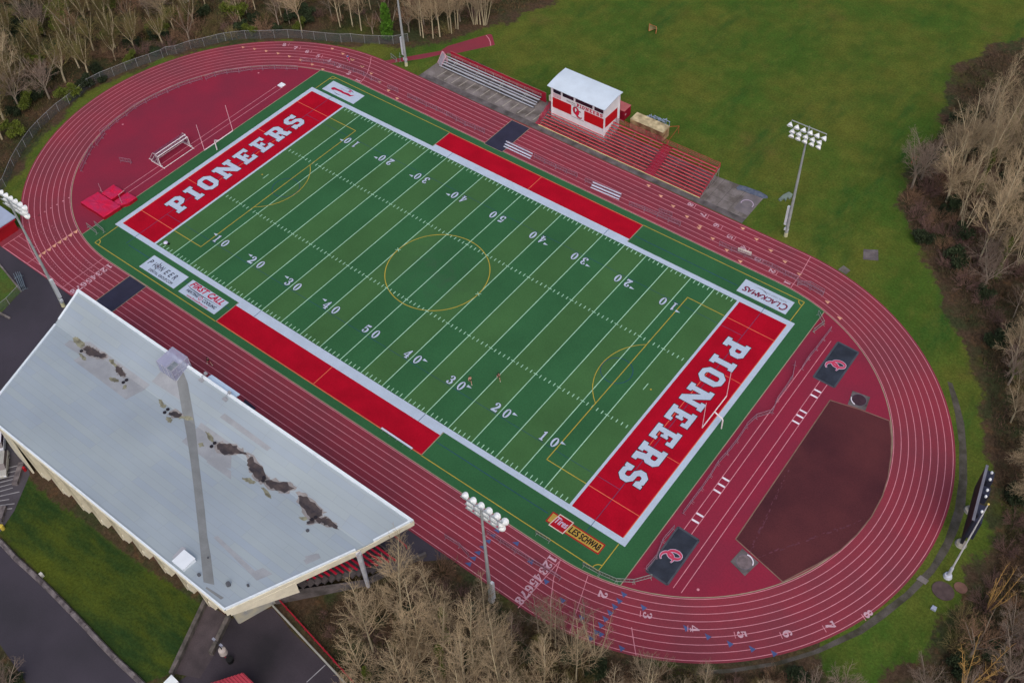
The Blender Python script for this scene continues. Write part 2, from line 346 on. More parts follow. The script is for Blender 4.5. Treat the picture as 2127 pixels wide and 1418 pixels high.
M_CONCD = mat('worn_concrete', S(98, 92, 94), .9, .25, .5, fine=.12, fscale=3, col2=S(72, 68, 68))
M_ASPH = mat('asphalt', S(62, 58, 68), .92, .12, .10, fine=.10, fscale=7, col2=S(54, 52, 60))
M_ASPD = mat('plaza_asphalt', S(62, 56, 64), .92, .25, .08, fine=.10, fscale=5, col2=S(40, 38, 44))
M_LINEP = mat('parking_paint', S(150, 150, 156), .9, .15, 1.0)
M_BLACKMAT = mat('rubber_mat_black', S(46, 46, 66), .8, .12, .5, fine=.08)
M_TARP = mat('black_tarp', S(44, 50, 62), .75, .25, .5, fine=.08, bump=.4)
M_EDGE = mat('pale_edging', S(150, 140, 120), .9, .1, 1)
M_SANDY = mat('brown_cinder', S(80, 38, 42), .95, .22, .10, fine=.12, fscale=5, col2=S(66, 30, 38))
def turf_mat():
    m = bpy.data.materials.new('turf'); m.use_nodes = True; n = m.node_tree.nodes; l = m.node_tree.links; b = n['Principled BSDF']
    b.inputs['Roughness'].default_value = .95; b.inputs['Specular IOR Level'].default_value = .15
    geo = n.new('ShaderNodeNewGeometry'); sp = n.new('ShaderNodeSeparateXYZ'); l.new(geo.outputs['Position'], sp.inputs[0])
    def math_(op, a, c=None):
        x = n.new('ShaderNodeMath'); x.operation = op
        for i, v in enumerate((a, c)):
            if v is None: continue
            if isinstance(v, (int, float)): x.inputs[i].default_value = v
            else: l.new(v, x.inputs[i])
        return x.outputs[0]
    ax = math_('ABSOLUTE', sp.outputs[0]); ay = math_('ABSOLUTE', sp.outputs[1])
    band = math_('MODULO', math_('FLOOR', math_('DIVIDE', ax, 4.572)), 2.0)
    ins = math_('MULTIPLY', math_('LESS_THAN', ax, 45.8), math_('LESS_THAN', ay, 24.6)); f = math_('MULTIPLY', band, ins)
    mx = n.new('ShaderNodeMix'); mx.data_type = 'RGBA'; l.new(f, mx.inputs[0])
    mx.inputs[6].default_value = (*S(49, 96, 61), 1); mx.inputs[7].default_value = (*S(63, 102, 60), 1)
    def noise(sc, det=4, r=.6):
        t = n.new('ShaderNodeTexNoise'); t.inputs['Scale'].default_value = sc; t.inputs['Detail'].default_value = det; t.inputs['Roughness'].default_value = r
        l.new(geo.outputs['Position'], t.inputs['Vector']); return t.outputs['Fac']
    def rr(s, a, b_, c, d):
        r = n.new('ShaderNodeMapRange')
        for i, v in enumerate((a, b_, c, d)): r.inputs[i + 1].default_value = v
        l.new(s, r.inputs[0]); return r.outputs[0]
    v = n.new('ShaderNodeVectorMath'); v.operation = 'SCALE'; l.new(mx.outputs[2], v.inputs[0])
    l.new(math_('MULTIPLY', rr(noise(.09, 4), .3, .7, .88, 1.12), rr(noise(4.0, 4, .8), .25, .75, .80, 1.20)), v.inputs['Scale'])
    # brown worn patch round the centre spot
    dist = math_('SQRT', math_('ADD', math_('POWER', sp.outputs[0], 2.0), math_('POWER', sp.outputs[1], 2.0)))
    wr = math_('MULTIPLY', rr(dist, 2.0, 9.0, 1.0, 0.0), rr(noise(.5, 5), .45, .7, 0, .55))
    m2 = n.new('ShaderNodeMix'); m2.data_type = 'RGBA'; l.new(wr, m2.inputs[0]); l.new(v.outputs[0], m2.inputs[6]); m2.inputs[7].default_value = (*S(62, 86, 68), 1)
    l.new(m2.outputs[2], b.inputs['Base Color']); return m
M_TURF = turf_mat()

RI, LW, CX = 32.3, 1.07, 49.2       # inner radius, lane width, bend centres
def stadium(r, n=72, cx=CX):
    P = []
    for i in range(n + 1): a = -math.pi / 2 + math.pi * i / n; P.append((cx + r * math.cos(a), r * math.sin(a)))
    for i in range(n + 1): a = math.pi / 2 + math.pi * i / n; P.append((-cx + r * math.cos(a), r * math.sin(a)))
    return P
def band(mb, r0, r1, z, n=72, mi=0):
    A, B = stadium(r0, n), stadium(r1, n); k = len(A)
    mb.add([(x, y, z) for x, y in A] + [(x, y, z) for x, y in B], [(i, (i + 1) % k, k + (i + 1) % k, k + i) for i in range(k)][::1], mi)
    return mb
def bandf(r0, r1, z, mi=0, mb=None):
    mb = mb or MB(); band(mb, r0, r1, z, mi=mi); return mb
# flip so that faces look up
def up(mb):
    F = []
    for f in mb.f:
        a = [Vector(mb.v[i]) for i in f[:3]]
        F.append(f if (a[1] - a[0]).cross(a[2] - a[0]).z >= 0 else f[::-1])
    mb.f = F; return mb
tr = MB(); band(tr, RI - .25, RI + 8 * LW + .35, ZT)
tr.poly([(-68.0, -41.2), (-68.0, -36.7), (-66.0, -34.5), (-63.5, -35), (-47.5, -41.1), (-47.5, -41.3)], ZT - .004)
tr.poly([(-70.5, -40.9), (-68.0, -41.15), (-68.0, -36.4), (-70.0, -36.2)], ZT - .004)
track = up(tr).build('track', M_TRACK); tag(track, kind='structure')
HT = 58.6                                  # the turf ends here
inn = stadium(RI - .25)
def clipx(poly, x, keep_less):
    out = []
    for i in range(len(poly)):
        a, b = poly[i], poly[(i + 1) % len(poly)]; ia = (a[0] <= x) == keep_less; ib = (b[0] <= x) == keep_less
        if ia: out.append(a)
        if ia != ib: t = (x - a[0]) / (b[0] - a[0]); out.append((x, a[1] + t * (b[1] - a[1])))
    return out
turf = MB().poly(clipx(clipx(inn, HT, True), -HT, False), ZT).build('turf_field', M_TURF); tag(turf, kind='structure')
dz = MB(); dz.poly(clipx(inn, HT, False), ZT - .002); dz.poly(clipx(inn, -HT, True), ZT - .002)
dzone = dz.build('infield', M_DZONE); tag(dzone, kind='structure')
ed = MB(); yy = math.sqrt((RI - .25) ** 2 - (HT - CX) ** 2)
for s in (-1, 1): ed.line((s * HT, -yy), (s * HT, yy), .14, ZF)
band(ed, RI - .30, RI - .16, ZF)
up(ed).build('turf_edging', M_EDGE, turf)

# lane lines
ln = MB()
for k in range(9): band(ln, RI + k * LW - .045, RI + k * LW + .045, ZF)
for (x0, y0), (x1, y1), wd in [((-67.7, -41.05), (-47.7, -41.0), .12), ((-67.7, -39.9), (-58.0, -39.9), .07), ((-67.7, -38.8), (-60.5, -38.8), .07), ((-67.7, -37.7), (-62.6, -37.7), .07), ((-67.7, -36.9), (-67.7, -41.05), .1),
      ((-50.42, -32.3), (-50.42, -40.9), .09), ((-60.45, -30.9), (-60.45, -40.95), .08),
      ((54.2, -32.0), (57.0, -40.3), .08)]:
    ln.line((x0, y0), (x1, y1), wd, ZF + .004)
up(ln).build('lane_lines', M_LANE, track)
def polar(side, deg, r): a = math.radians(deg); return (side * CX + r * math.cos(a), r * math.sin(a))
# curved start line on the far left bend and near right bend
mk = MB()
def tri(mb, c, d, s, z=ZF + .006):
    d = Vector(d).normalized(); p = Vector((-d.y, d.x)); c = Vector(c[:2])
    mb.add([(*(c + d * s), z), (*(c - d * s * .5 + p * s * .62), z), (*(c - d * s * .5 - p * s * .62), z)], [(0, 1, 2)])
dots = MB()
TAN = [(-78.50, 26.92), (-75.94, 27.94), (-73.28, 28.88), (-70.53, 29.74), (-67.68, 30.37), (-62.11, 37.85), (-58.90, 37.79)] + [(-64.73, 30.86), (-61.53, 31.11), (-58.42, 31.17), (-55.61, 37.40), (-52.20, 36.80), (-48.94, 36.03), (-45.49, 34.87)] + [(28.02, 37.11), (31.26, 36.32)] + [(17.79, 40.18), (21.20, 39.05), (24.51, 38.03), (-42.02, 33.76), (-38.70, 32.78), (-55.86, 37.38), (-52.35, 36.79)] + [(34.70, 34.88), (38.19, 33.81), (41.48, 32.76), (41.10, 39.26), (44.52, 38.20), (47.81, 37.21), (51.24, 35.96), (58.04, 32.90), (61.30, 30.83), (31.35, 35.77), (37.78, 40.27)]
TANL = [(-60.09, -30.86), (-60.14, -31.98), (-60.14, -33.13), (-60.23, -34.27), (-60.25, -35.39), (-60.19, -36.52), (-60.26, -37.58), (-60.18, -38.61)]
tt = MB()
for p in TAN: tri(tt, p, (-1, .15) if p[1] > 20 else (1, 0), .55)
for p in TANL: tri(tt, p, (-.4, 1), .62)
up(tt).build('exchange_marks', mat('tan_paint', S(214, 160, 132), .85), track)
BLU = [(39.86, -32.74), (39.89, -33.85), (39.88, -34.87), (39.88, -35.94), (39.90, -37.11), (39.85, -38.19), (39.88, -39.23), (39.90, -40.29), (43.28, -33.88), (46.63, -35.00), (50.11, -36.11), (53.52, -37.03)] + [(59.71, -31.45), (59.73, -32.61), (59.70, -33.66), (59.69, -34.75), (59.68, -35.84), (59.68, -36.92), (59.73, -38.07), (60.37, -37.93), (62.88, -31.48), (57.03, -37.58), (63.66, -37.94), (59.64, -39.19)] + [(69.02, -30.62), (71.91, -29.94), (74.73, -29.11), (77.39, -28.02), (79.98, -26.88)]
bb = MB()
for p in BLU: tri(bb, p, (-.9, -.35) if p[0] < 50 else (-.95, .3), .62)
up(bb).build('relay_marks', mat('blue_paint', S(72, 88, 134), .85), track)
wl = MB(); 
for pl in [[(-52.92, 40.31), (-51.60, 38.62), (-49.85, 35.89), (-48.91, 33.62), (-48.57, 32.22)], [(50.87, 40.95), (51.36, 36.56), (51.52, 32.35)], [(63.13, -34.74), (64.36, -36.15), (65.68, -37.60)], [(49.76, -32.31), (50.63, -35.09), (52.55, -38.49), (54.19, -40.52)], [(49.79, -32.47), (49.59, -37.00), (49.34, -41.44)]]: wl.pline(pl, .11, ZF + .008)
for a, b in [[(-71.25, 33.90), (-70.75, 33.00)], [(-68.31, 34.41), (-67.76, 33.55)], [(-65.30, 34.82), (-64.81, 33.93)], [(-62.10, 34.92), (-61.63, 34.02)], [(37.89, 37.57), (37.90, 36.57)], [(41.25, 36.49), (41.33, 35.47)], [(44.60, 35.48), (44.65, 34.46)], [(48.02, 34.45), (48.04, 33.38)],
      [(27.73, 40.86), (27.86, 39.73)], [(31.11, 39.74), (31.18, 38.59)], [(34.57, 38.79), (34.68, 37.75)], [(68.98, -30.15), (69.43, -30.88)], [(74.35, -27.34), (74.95, -27.99)], [(79.19, -23.86), (79.91, -24.42)], [(83.27, -19.71), (84.12, -20.25)], [(86.74, -15.23), (87.61, -15.71)], [(62.82, -32.08), (63.24, -32.87)]]:
    wl.line(a, b, .1, ZF + .008)
up(wl).build('start_lines', M_LANE, track)
# lane numbers
def numbers(items, h=1.15, w=.75):
    for ch, p, u in items:
        mb = MB(); u = Vector((u[0], u[1], 0)).normalized(); v = Vector((-u.y, u.x, 0))
        put(mb, glyph(ch, w, h), Vector((p[0], p[1], ZF + .010)) - u * w / 2 - v * h / 2, u, v); mb.build('lane_number', M_NUM, track)
def az(P, chs, u): return [(c, p, u) for c, p in zip(chs, P)]
numbers(az([(-47.96, -32.89), (-47.97, -33.98), (-47.98, -35.04), (-47.99, -36.16), (-48.00, -37.17), (-47.99, -38.28), (-47.99, -39.27), (-48.09, -40.40)], '12345678', (0, -1)), 1.25, .85)
numbers(az([(48.78, -32.87), (48.80, -33.96), (48.85, -35.07), (48.89, -36.25), (48.86, -37.22), (48.92, -38.32), (48.93, -39.35), (48.89, -40.48)], '12345678', (0, -1)), 1.3, .9)
numbers([(c, p, (-math.sin(math.atan2(p[1], p[0] + CX)) * -1, -math.cos(math.atan2(p[1], p[0] + CX)))) for c, p in zip('8765432', [(-71.76, 32.86), (-68.85, 33.40), (-65.82, 33.90), (-62.70, 34.07), (-59.55, 34.28), (-56.35, 33.98), (-52.93, 33.42)])] + [('1', [(-49.54, 32.63)][0], (0, -1))], 1.15, .8)
numbers(az([(26.87, 40.25), (30.17, 39.17), (33.52, 38.20)] + [(36.95, 37.04), (40.34, 36.09), (43.70, 34.93), (47.12, 33.94), (50.54, 32.89)], '87654321', (0, -1)), 1.15, .8)
for c, p in zip('2345678', [(57.47, -33.12), (63.92, -32.09)] + [(69.95, -30.00), (75.34, -27.02), (80.09, -23.42), (84.11, -19.10), (87.46, -14.65)]):
    a = math.atan2(p[1], p[0] - CX); numbers([(c, p, (math.cos(a), math.sin(a)))], 1.25, .95)
# small pale dots on the left bend
dd = MB()
DOT = [(-69.26, -30.94), (-69.40, -32.10), (-69.44, -33.36), (-69.50, -34.56)] + [(-68.83, -25.88), (-68.99, -27.10), (-69.09, -28.37), (-69.23, -29.62), (-69.33, -30.89), (-69.39, -32.10), (-69.41, -33.35), (-69.47, -34.56)]
for p in DOT: dd.disc(p[0], p[1], ZF + .006, .16, 8)
for i in range(7):
    a = [(-67.73, -35.57), (-67.60, -34.49), (-67.71, -33.46), (-67.33, -32.41), (-64.99, -32.40), (-66.55, -36.69), (-63.48, -37.71)][i]
    for k in range(26): dd.disc(a[0] + .78 * k, a[1] - (.03 + .012 * i) * k * (1 + k * .035), ZF + .006, .06, 5)
up(dd).build('hurdle_marks', M_LANE, track)

# ---------------- football markings, all painted on the turf
YD = .9144; GLX = 45.72; SLY = 24.384
bw = MB()
for s in (-1, 1):
    bw.box  # border: sideline strips and end strips, laid edge to edge
    bw.quad((-55.87, s * 24.384, ZF), (55.87, s * 24.384, ZF), (55.87, s * 25.4, ZF), (-55.87, s * 25.4, ZF))
    bw.quad((-22.7, s * 25.4, ZF), (22.7, s * 25.4, ZF), (22.7, s * 26.12, ZF), (-22.7, s * 26.12, ZF))
    bw.quad((s * 54.864, -24.384, ZF), (s * 55.87, -24.384, ZF), (s * 55.87, 24.384, ZF), (s * 54.864, 24.384, ZF))
    bw.quad((s * 45.62, -24.384, ZF), (s * 46.05, -24.384, ZF), (s * 46.05, 24.384, ZF), (s * 45.62, 24.384, ZF))
up(bw).build('field_border', M_WHITE, turf)
yl = MB()
for i in range(-9, 10): yl.line((i * 4.572, -SLY), (i * 4.572, SLY), .14, ZF)
for i in range(-49, 50):
    if i % 5:
        x = i * YD
        for y0, y1 in ((-24.25, -23.55), (23.55, 24.25), (-8.45, -7.8), (7.8, 8.45)): yl.line((x, y0), (x, y1), .14, ZF)
    else:
        for y in (-8.13, 8.13): yl.line((i * YD - .38, y), (i * YD + .38, y), .12, ZF + .004)
for s in (-1, 1): yl.line((s * 42.98, -.75), (s * 42.98, .75), .13, ZF); yl.line((s * 9.144 - .4, -.3), (s * 9.144 + .4, .3), .1, ZF + .006); yl.line((s * 9.144 - .4, .3), (s * 9.144 + .4, -.3), .1, ZF + .009)
up(yl).build('yard_lines', M_YARD, turf)
for s in (-1, 1):
    ez = MB().quad((s * 46.05, -24.384, ZF), (s * 54.864, -24.384, ZF), (s * 54.864, 24.384, ZF), (s * 46.05, 24.384, ZF)); e = up(ez).build('end_zone', M_RED, turf)
    og = MB()
    for y in (-20.12, 20.12): og.line((s * 46.05, y), (s * 54.86, y), .13, ZF + .003)
    for y in (-9.2, 9.2): og.line((s * 49.45, y), (s * 54.86, y), .10, ZF + .003)
    og.line((s * 49.45, -9.2), (s * 49.45, 9.2), .11, ZF + .0035); og.line((s * 54.9, -24.3), (s * 54.9, 24.3), .12, ZF + .0035)
    up(og).build('soccer_lines', M_ORG, e)
    white, dark = MB(), MB()
    for ch, y0, y1 in zip('PIONEERS', (-16.6, -12.15, -9.35, -5.05, .2, 4.6, 8.7, 13.45), (-13.3, -10.35, -6.1, -.75, 3.25, 7.55, 12.35, 16.5)):
        wd, hh = y1 - y0, 4.2
        if s < 0: o, u, v = (-48.5, y0, 0), (0, 1, 0), (-1, 0, 0)
        else: o, u, v = (48.35, -y0, 0), (0, -1, 0), (1, 0, 0)
        put(dark, glyph(ch, wd, hh, .10), Vector(o) + Vector((0, 0, ZF + .007)), u, v); put(white, glyph(ch, wd, hh), Vector(o) + Vector((0, 0, ZF + .011)), u, v)
    up(dark).build('lettering_outline', M_NAVY, e); up(white).build('lettering', M_WHITE, e)
    tb = MB().quad((-22.7, s * 26.12, ZF), (22.7, s * 26.12, ZF), (22.7, s * 30.42, ZF), (-22.7, s * 30.42, ZF)); t = up(tb).build('team_box', M_RED, turf)
    o2 = MB().line((0, s * 26.12), (0, s * 30.42), .12, ZF + .003); o2.line((-22.7, s * 30.52), (22.7, s * 30.52), .14, ZF)
    up(o2).build('soccer_lines', M_ORG, t)
    w2 = MB()
    for x in (-22.78, 22.78): w2.line((x, s * 25.4), (x, s * 30.5), .14, ZF + .001)
    up(w2).build('box_edge', M_EDGE, t)
yy_ = MB()
for s in (-1, 1):
    for a, b in (((s * 45.6, -20.12), (s * 38.45, -20.12)), ((s * 38.45, -20.18), (s * 38.45, 20.18)), ((s * 38.45, 20.12), (s * 45.6, 20.12)), ((-54.95, s * 30.6), (-22.8, s * 30.6)), ((22.8, s * 30.6), (54.95, s * 30.6)), ((s * 54.95, 25.5), (s * 54.95, 30.6)), ((s * 54.95, -25.5), (s * 54.95, -30.6))): yy_.line(a, b, .13, ZF + .002)
    yy_.disc(s * 43.95, 0, ZF + .002, .16, 10)
    a = math.degrees(math.acos(5.5 / 9.15)); yy_.ring(s * 43.95, 0, ZF + .005, 9.09, 9.21, (180 if s > 0 else 0) - a, (180 if s > 0 else 0) + a, 120)
    for t in (-1, 1): q = {(1, 1): 180, (-1, 1): 270, (-1, -1): 0, (1, -1): 90}[(s, t)]; yy_.ring(s * 54.95, t * 30.6, ZF + .005, .88, 1.02, q, q + 90, 32)
yy_.ring(0, 0, ZF + .003, 9.08, 9.22, 0, 360, 96)
up(yy_).build('soccer_lines', M_YEL, turf)
bl = MB()
for s in (-1, 1):
    bl.line((-45.5, s * 18.05), (45.5, s * 18.05), .06, ZF - .002); bl.line((s * 50.15, -24.3), (s * 50.15, 24.3), .08, ZF + .0025)
    for t in (-1, 1): bl.line((s * 50.15, t * 25.5), (s * 50.15, t * 27.4), .1, ZF - .002); bl.line((s * 50.15, t * 24.4), (s * 50.15, t * 25.4), .09, ZF + .003); bl.line((s * 46.1, t * 18.05), (s * 50.1, t * 18.05), .07, ZF + .0028)
    bl.line((-49.5, s * 27.4), (-22.9, s * 27.4), .1, ZF - .002) if s < 0 else None
    bl.line((23, s * 27.4), (44, s * 27.4), .1, ZF - .002)
    for x in (-18.3, 18.3): bl.line((x, s * 24.4), (x, s * 26.1), .09, ZF + .003)
    bl.ring(s * 37.5, 0, ZF - .002, 2.55, 2.65, 0, 360, 40)
up(bl).build('lacrosse_lines', M_BLU, turf)
def yard_number(txt, x, s):
    """s = -1: near side, reads from the near sideline; +1: far side, upside down"""
    d = MB(); n_ = MB()
    q = 1 if s < 0 else -1
    for ch, cx in zip(txt, (-1.03, 1.03)):
        wd, hh = (1.05 if ch != '1' else .85), 1.8
        base = Vector((x + q * (cx - wd / 2), -17.85 * q, ZF + .004)); 
        put(n_, glyph(ch, wd, hh), base + Vector((0, 0, .004)), (q, 0, 0), (0, q, 0)); put(d, glyph(ch, wd, hh, .05), base, (q, 0, 0), (0, q, 0))
    if txt != '50':
        t = 1 if x > 0 else -1; yb = -16.37 * q
        n_.add([(x + t * 1.8, yb + .25, ZF + .008), (x + t * 1.8, yb - .25, ZF + .008), (x + t * 2.7, yb, ZF + .008)], [(0, 1, 2)])
    o = up(d).build('yard_number', M_NAVY, turf); up(n_).build('digits', M_WHITE, o)
for i in range(-4, 5):
    for s in (-1, 1): yard_number(str(50 - 10 * abs(i)), i * 9.144, s)

# ---------------- painted adverts
M_ADW = M_WHITE; M_ADN = mat('advert_navy', S(44, 48, 74), .9, .05); M_ADR = mat('advert_crimson', S(176, 14, 62), .9, .08); M_ADP = mat('advert_plum', S(112, 18, 56), .9, .08)
M_ADG = mat('advert_gold', S(178, 146, 66), .9, .12, .6, fine=.08); M_BLK = mat('advert_black', S(20, 14, 20), .9, .05); M_GREY = mat('advert_grey', S(96, 92, 108), .9, .05)
M_PINK = mat('pink_paint', S(190, 60, 92), .9, .05); M_PALE = mat('pale_paint', S(190, 172, 196), .9, .05)
def advert(x0, x1, y0, y1, flip=False, m=None):
    o = MB().quad((x0, y0, ZF), (x1, y0, ZF), (x1, y1, ZF), (x0, y1, ZF)); a = up(o).build('painted_advert', m or M_ADW, turf)
    O = (x0, y0, 0) if not flip else (x1, y1, 0); u = (1, 0, 0) if not flip else (-1, 0, 0); v = (0, 1, 0) if not flip else (0, -1, 0)
    def at(x, y, z=.004): return Vector(O) + Vector(u) * x + Vector(v) * y + Vector((0, 0, ZF + z))
    return a, at, u, v
# 1 dental group
a, at, u, v = advert(-43.6, -34.4, -29.8, -26.4); t = MB()
for ch, x in zip('PIONEER', (.55, 1.75, 0, 3.55, 4.85, 5.95, 7.0)):
    if ch != 'O': bold(t, text_vf(ch, .62 if ch != 'I' else .12, 1.15, .12), at(x, 1.35), u, v, .035)
bold(t, text_vf('DENTAL GROUP.COM', 6.0, .52), at(2.0, .35), u, v, .03)
c = at(2.75, 1.95, .006); t.ring(c.x, c.y, c.z, .42, .55, 0, 360, 28)
for k in range(8):
    r_ = 1.15 if k % 2 == 0 else .72; an = math.radians(45 * k + 8); stroke(t, [(2.75 + math.cos(an) * .5, 1.95 + math.sin(an) * .5), (2.75 + math.cos(an) * r_, 1.95 + math.sin(an) * r_)], [.22, .02], at(0, 0, .01 + .001 * k), u, v)
up(t).build('lettering', M_ADN, a)
g_ = MB().disc(c.x, c.y, c.z + .001, .3, 16); g_.build('logo', M_GREY, a)
# 2 heating and cooling
a, at, u, v = advert(-33.3, -24.15, -29.72, -26.4); t = MB()
bold(t, text_vf('FIRST', 4.0, 1.15, .3), at(.55, 2.0), u, v, .1); bold(t, text_vf('CALL', 3.4, 1.15, .3), at(4.95, 2.0), u, v, .1)
bold(t, text_vf('www.firstcallhvac.com', 5.2, .4, .2), at(1.9, .12), u, v, .02)
q = at(4.45, 1.1, .004); t.ring(q.x, q.y, q.z, .3, .42, 0, 360, 20)
up(t).build('lettering', M_ADR, a)
t = MB(); bold(t, text_vf('HEATING', 2.9, .55, .3), at(.95, .85), u, v, .05); bold(t, text_vf('COOLING', 3.2, .6, .3), at(5.1, .75), u, v, .05)
stroke(t, [(.2, 1.95), (1.2, 1.72), (3.5, 1.62), (6, 1.66), (8.6, 1.75)], [.02, .14, .17, .1, .02], at(0, 0), u, v); put(t, glyph('1', .2, .42), at(4.36, .9, .008), u, v)
up(t).build('lettering', M_ADN, a)
# 3 credit union (upside down from the grandstand)
a, at, u, v = advert(44.35, 53.65, 26.28, 29.6, True); t = MB()
for ch, x, wd, hh in zip('CLACKAMAS', (.45, 1.75, 2.4, 3.35, 4.25, 5.0, 5.85, 6.95, 7.75), (1.1, .55, .9, .85, .8, .95, 1.05, .8, .85), (1.6, 1.05, 1.05, 1.05, 1.05, 1.05, 1.05, 1.05, 1.25)):
    bold(t, text_vf(ch, wd, hh, .18), at(x, 1.9 - hh * .45), u, v, .08)
up(t).build('lettering', M_ADP, a)
t = MB(); put(t, text_vf('FEDERAL CREDIT UNION', 4.3, .34), at(1.1, .62), u, v); stroke(t, [(4.6, 1.2), (5.2, .72), (5.9, .55), (6.6, .62), (7.1, .8)], [.03, .16, .1, .06, .02], at(0, 0, .008), u, v)
up(t).build('small_lettering', M_GREY, a)
# 4 red brush-script advert with a ball and arcs
a, at, u, v = advert(-53.7, -44.8, 26.15, 29.55, True); t = MB()
stroke(t, [(1.9, 1.15), (2.4, 1.75), (3.2, 1.65), (4.3, 1.8), (5.2, 1.7), (6.2, 1.78), (7.0, 1.85)], [.12, .5, .62, .5, .6, .55, .75], at(0, 0), u, v)
c = at(7.0, 1.95, .006); t.disc(c.x, c.y, c.z, .48, 16)
up(t).build('lettering', M_ADR, a)
t = MB()
stroke(t, arc(4.3, 1.55, 2.3, 1.35, 215, 300, 14), [.02, .06, .1, .14, .18, .2, .2, .2, .18, .16, .14, .12, .08, .04, .02], at(0, 0, .003), u, v)
stroke(t, arc(5.0, 1.6, 2.2, 1.25, 55, 125, 12), [.02, .05, .08, .12, .15, .16, .16, .15, .12, .09, .06, .04, .02], at(0, 0, .003), u, v)
for k in range(9): stroke(t, [(3.0 + .33 * k, .92), (3.08 + .33 * k, 1.12)], [.12, .09], at(0, 0, .005), u, v)
up(t).build('small_lettering', M_GREY, a)
t = MB(); c = at(3.5, .62, .012); t.disc(c.x, c.y, c.z, .38, 16); t.build('logo', mat('rose_paint', S(178, 100, 132), .9), a)
# 5 tyre shop
a, at, u, v = advert(44.45, 53.55, -28.6, -26.72, m=mat('advert_red', S(160, 8, 30), .9, .08)); t = MB()
p0, p1 = at(.18, .2, .003), at(8.92, 1.68, .003); t.quad((p0.x, p0.y, p0.z), (p1.x, p0.y, p0.z), (p1.x, p1.y, p0.z), (p0.x, p1.y, p0.z)); up(t).build('panel', M_ADG, a)
t = MB(); bold(t, text_vf('LES', 1.55, 1.0, .12), at(3.55, .44, .006), u, v, .07); bold(t, text_vf('SCHWAB', 3.35, 1.0, .12), at(5.35, .44, .006), u, v, .07); up(t).build('lettering', M_BLK, a)
t = MB(); t.quad((45.15, -28.9, ZF + .012), (47.7, -28.9, ZF + .012), (47.95, -26.45, ZF + .012), (45.5, -26.45, ZF + .012)); up(t).build('badge_edge', mat('badge_pale', S(206, 190, 180), .9), a)
t = MB(); t.quad((45.3, -28.75, ZF + .015), (47.56, -28.75, ZF + .015), (47.79, -26.6, ZF + .015), (45.63, -26.6, ZF + .015)); bdg = up(t).build('badge', MATS['advert_red'], a)
t = MB(); bold(t, text_vf('Tires', 1.95, 1.05, .2), (45.55, -28.05, ZF + .02), (1, 0, 0), (0, 1, 0), .06); up(t).build('badge_lettering', M_PALE, a)

# ---------------- field-event areas on the infield
def oc_logo(parent, o, u, v, sc, ring_m, back_m=None, c_m=None, lift=.006):
    up_ = Vector(u).cross(Vector(v)).normalized(); o = Vector(o)
    Op = arc(-.45, .35, .62, 1.0, 0, 360, 28, 12); Cp = arc(.55, -.35, .85, .95, 50, 310, 24, 12)
    Ow = [(.20 + .22 * abs(math.cos(math.radians(360 * i / 28)))) for i in range(29)]; Cw = [.06 + .34 * math.sin(math.pi * i / 24) ** 1.2 for i in range(25)]
    f = lambda L: [(x * sc, y * sc) for x, y in L]
    if back_m:
        b = MB(); stroke(b, f(Op), [(w_ + .2) * sc for w_ in Ow], o + up_ * .002, u, v); stroke(b, f(Cp), [(w_ + .2) * sc for w_ in Cw], o + up_ * .004, u, v); b.build('logo_outline', back_m, parent)
    b = MB(); stroke(b, f(Op), [w_ * sc for w_ in Ow], o + up_ * lift, u, v); b.build('logo_o', ring_m, parent)
    b = MB(); stroke(b, f(Cp), [w_ * sc for w_ in Cw], o + up_ * (lift + .003), u, v); b.build('logo_c', c_m or ring_m, parent)
rw = MB()
rw.line((62.35, 25.5), (62.35, -18.4), .1, ZF); rw.line((61.1, 21.0), (61.1, -18.4), .1, ZF); rw.line((64.6, 17.0), (64.6, -26.7), .1, ZF); rw.line((65.85, 17.0), (65.85, -26.7), .1, ZF)
rw.line((-62.2, 21.3), (-62.2, -18.4), .1, ZF); rw.line((-60.85, 21.3), (-60.85, -18.4), .1, ZF)
for x, y in [(67.44, -24.94), (-78.33, -5.78), (-68.73, 22.34)]: rw.disc(x, y, ZF + .003, .2, 10)
up(rw).build('runway_lines', M_LANE, dzone)
bd = MB()
for q in [[(64.27, 14.99), (65.67, 14.84)], [(64.48, 13.75), (65.82, 13.56)], [(64.53, 10.12), (65.56, 10.19)], [(64.53, 8.99), (65.70, 8.95)], [(64.66, 7.64), (65.79, 7.67)]]: bd.line((64.65, q[0][1]), (65.8, q[0][1]), .3, ZF + .003)
for q in [(61.68, -7.52), (61.68, -8.78), (61.71, -10.03), (61.71, -14.86), (61.75, -16.12)]: bd.line((61.15, q[1]), (62.3, q[1]), .3, ZF + .003)
up(bd).build('takeoff_boards', mat('board_white', S(224, 218, 230), .8), dzone)
SEC = [(67.57, 14.48), (72.00, 15.53), (76.66, 16.22), (78.23, 13.41), (79.43, 10.55), (80.67, 6.78), (81.36, 3.25), (81.53, -0.83), (81.11, -4.65), (80.31, -8.30), (78.79, -11.87), (76.14, -17.19), (67.73, -15.24)]
sc_ = MB().poly(SEC, ZF + .001).build('throwing_sector', M_SANDY); tag(sc_, kind='structure')
e2 = MB(); e2.pline(SEC + [SEC[0]], .16, ZF + .006); up(e2).build('sector_edging', mat('dull_edging', S(124, 96, 86), .9), sc_)
ch = MB()
for a_, b_ in ([(70.35, -15.83), (68.26, -0.18)], [(71.43, -16.15), (80.73, -2.27)]):
    a_, b_ = Vector(a_), Vector(b_); d = b_ - a_
    for k in range(60):
        if random.random() < .62:
            t0 = k / 60; w_ = random.uniform(.05, .22); p = a_ + d * t0; p += Vector((random.uniform(-.15, .15), random.uniform(-.15, .15))); ch.line(p, p + d.normalized() * random.uniform(.2, .55), w_, ZF + .007 + .0003 * k)
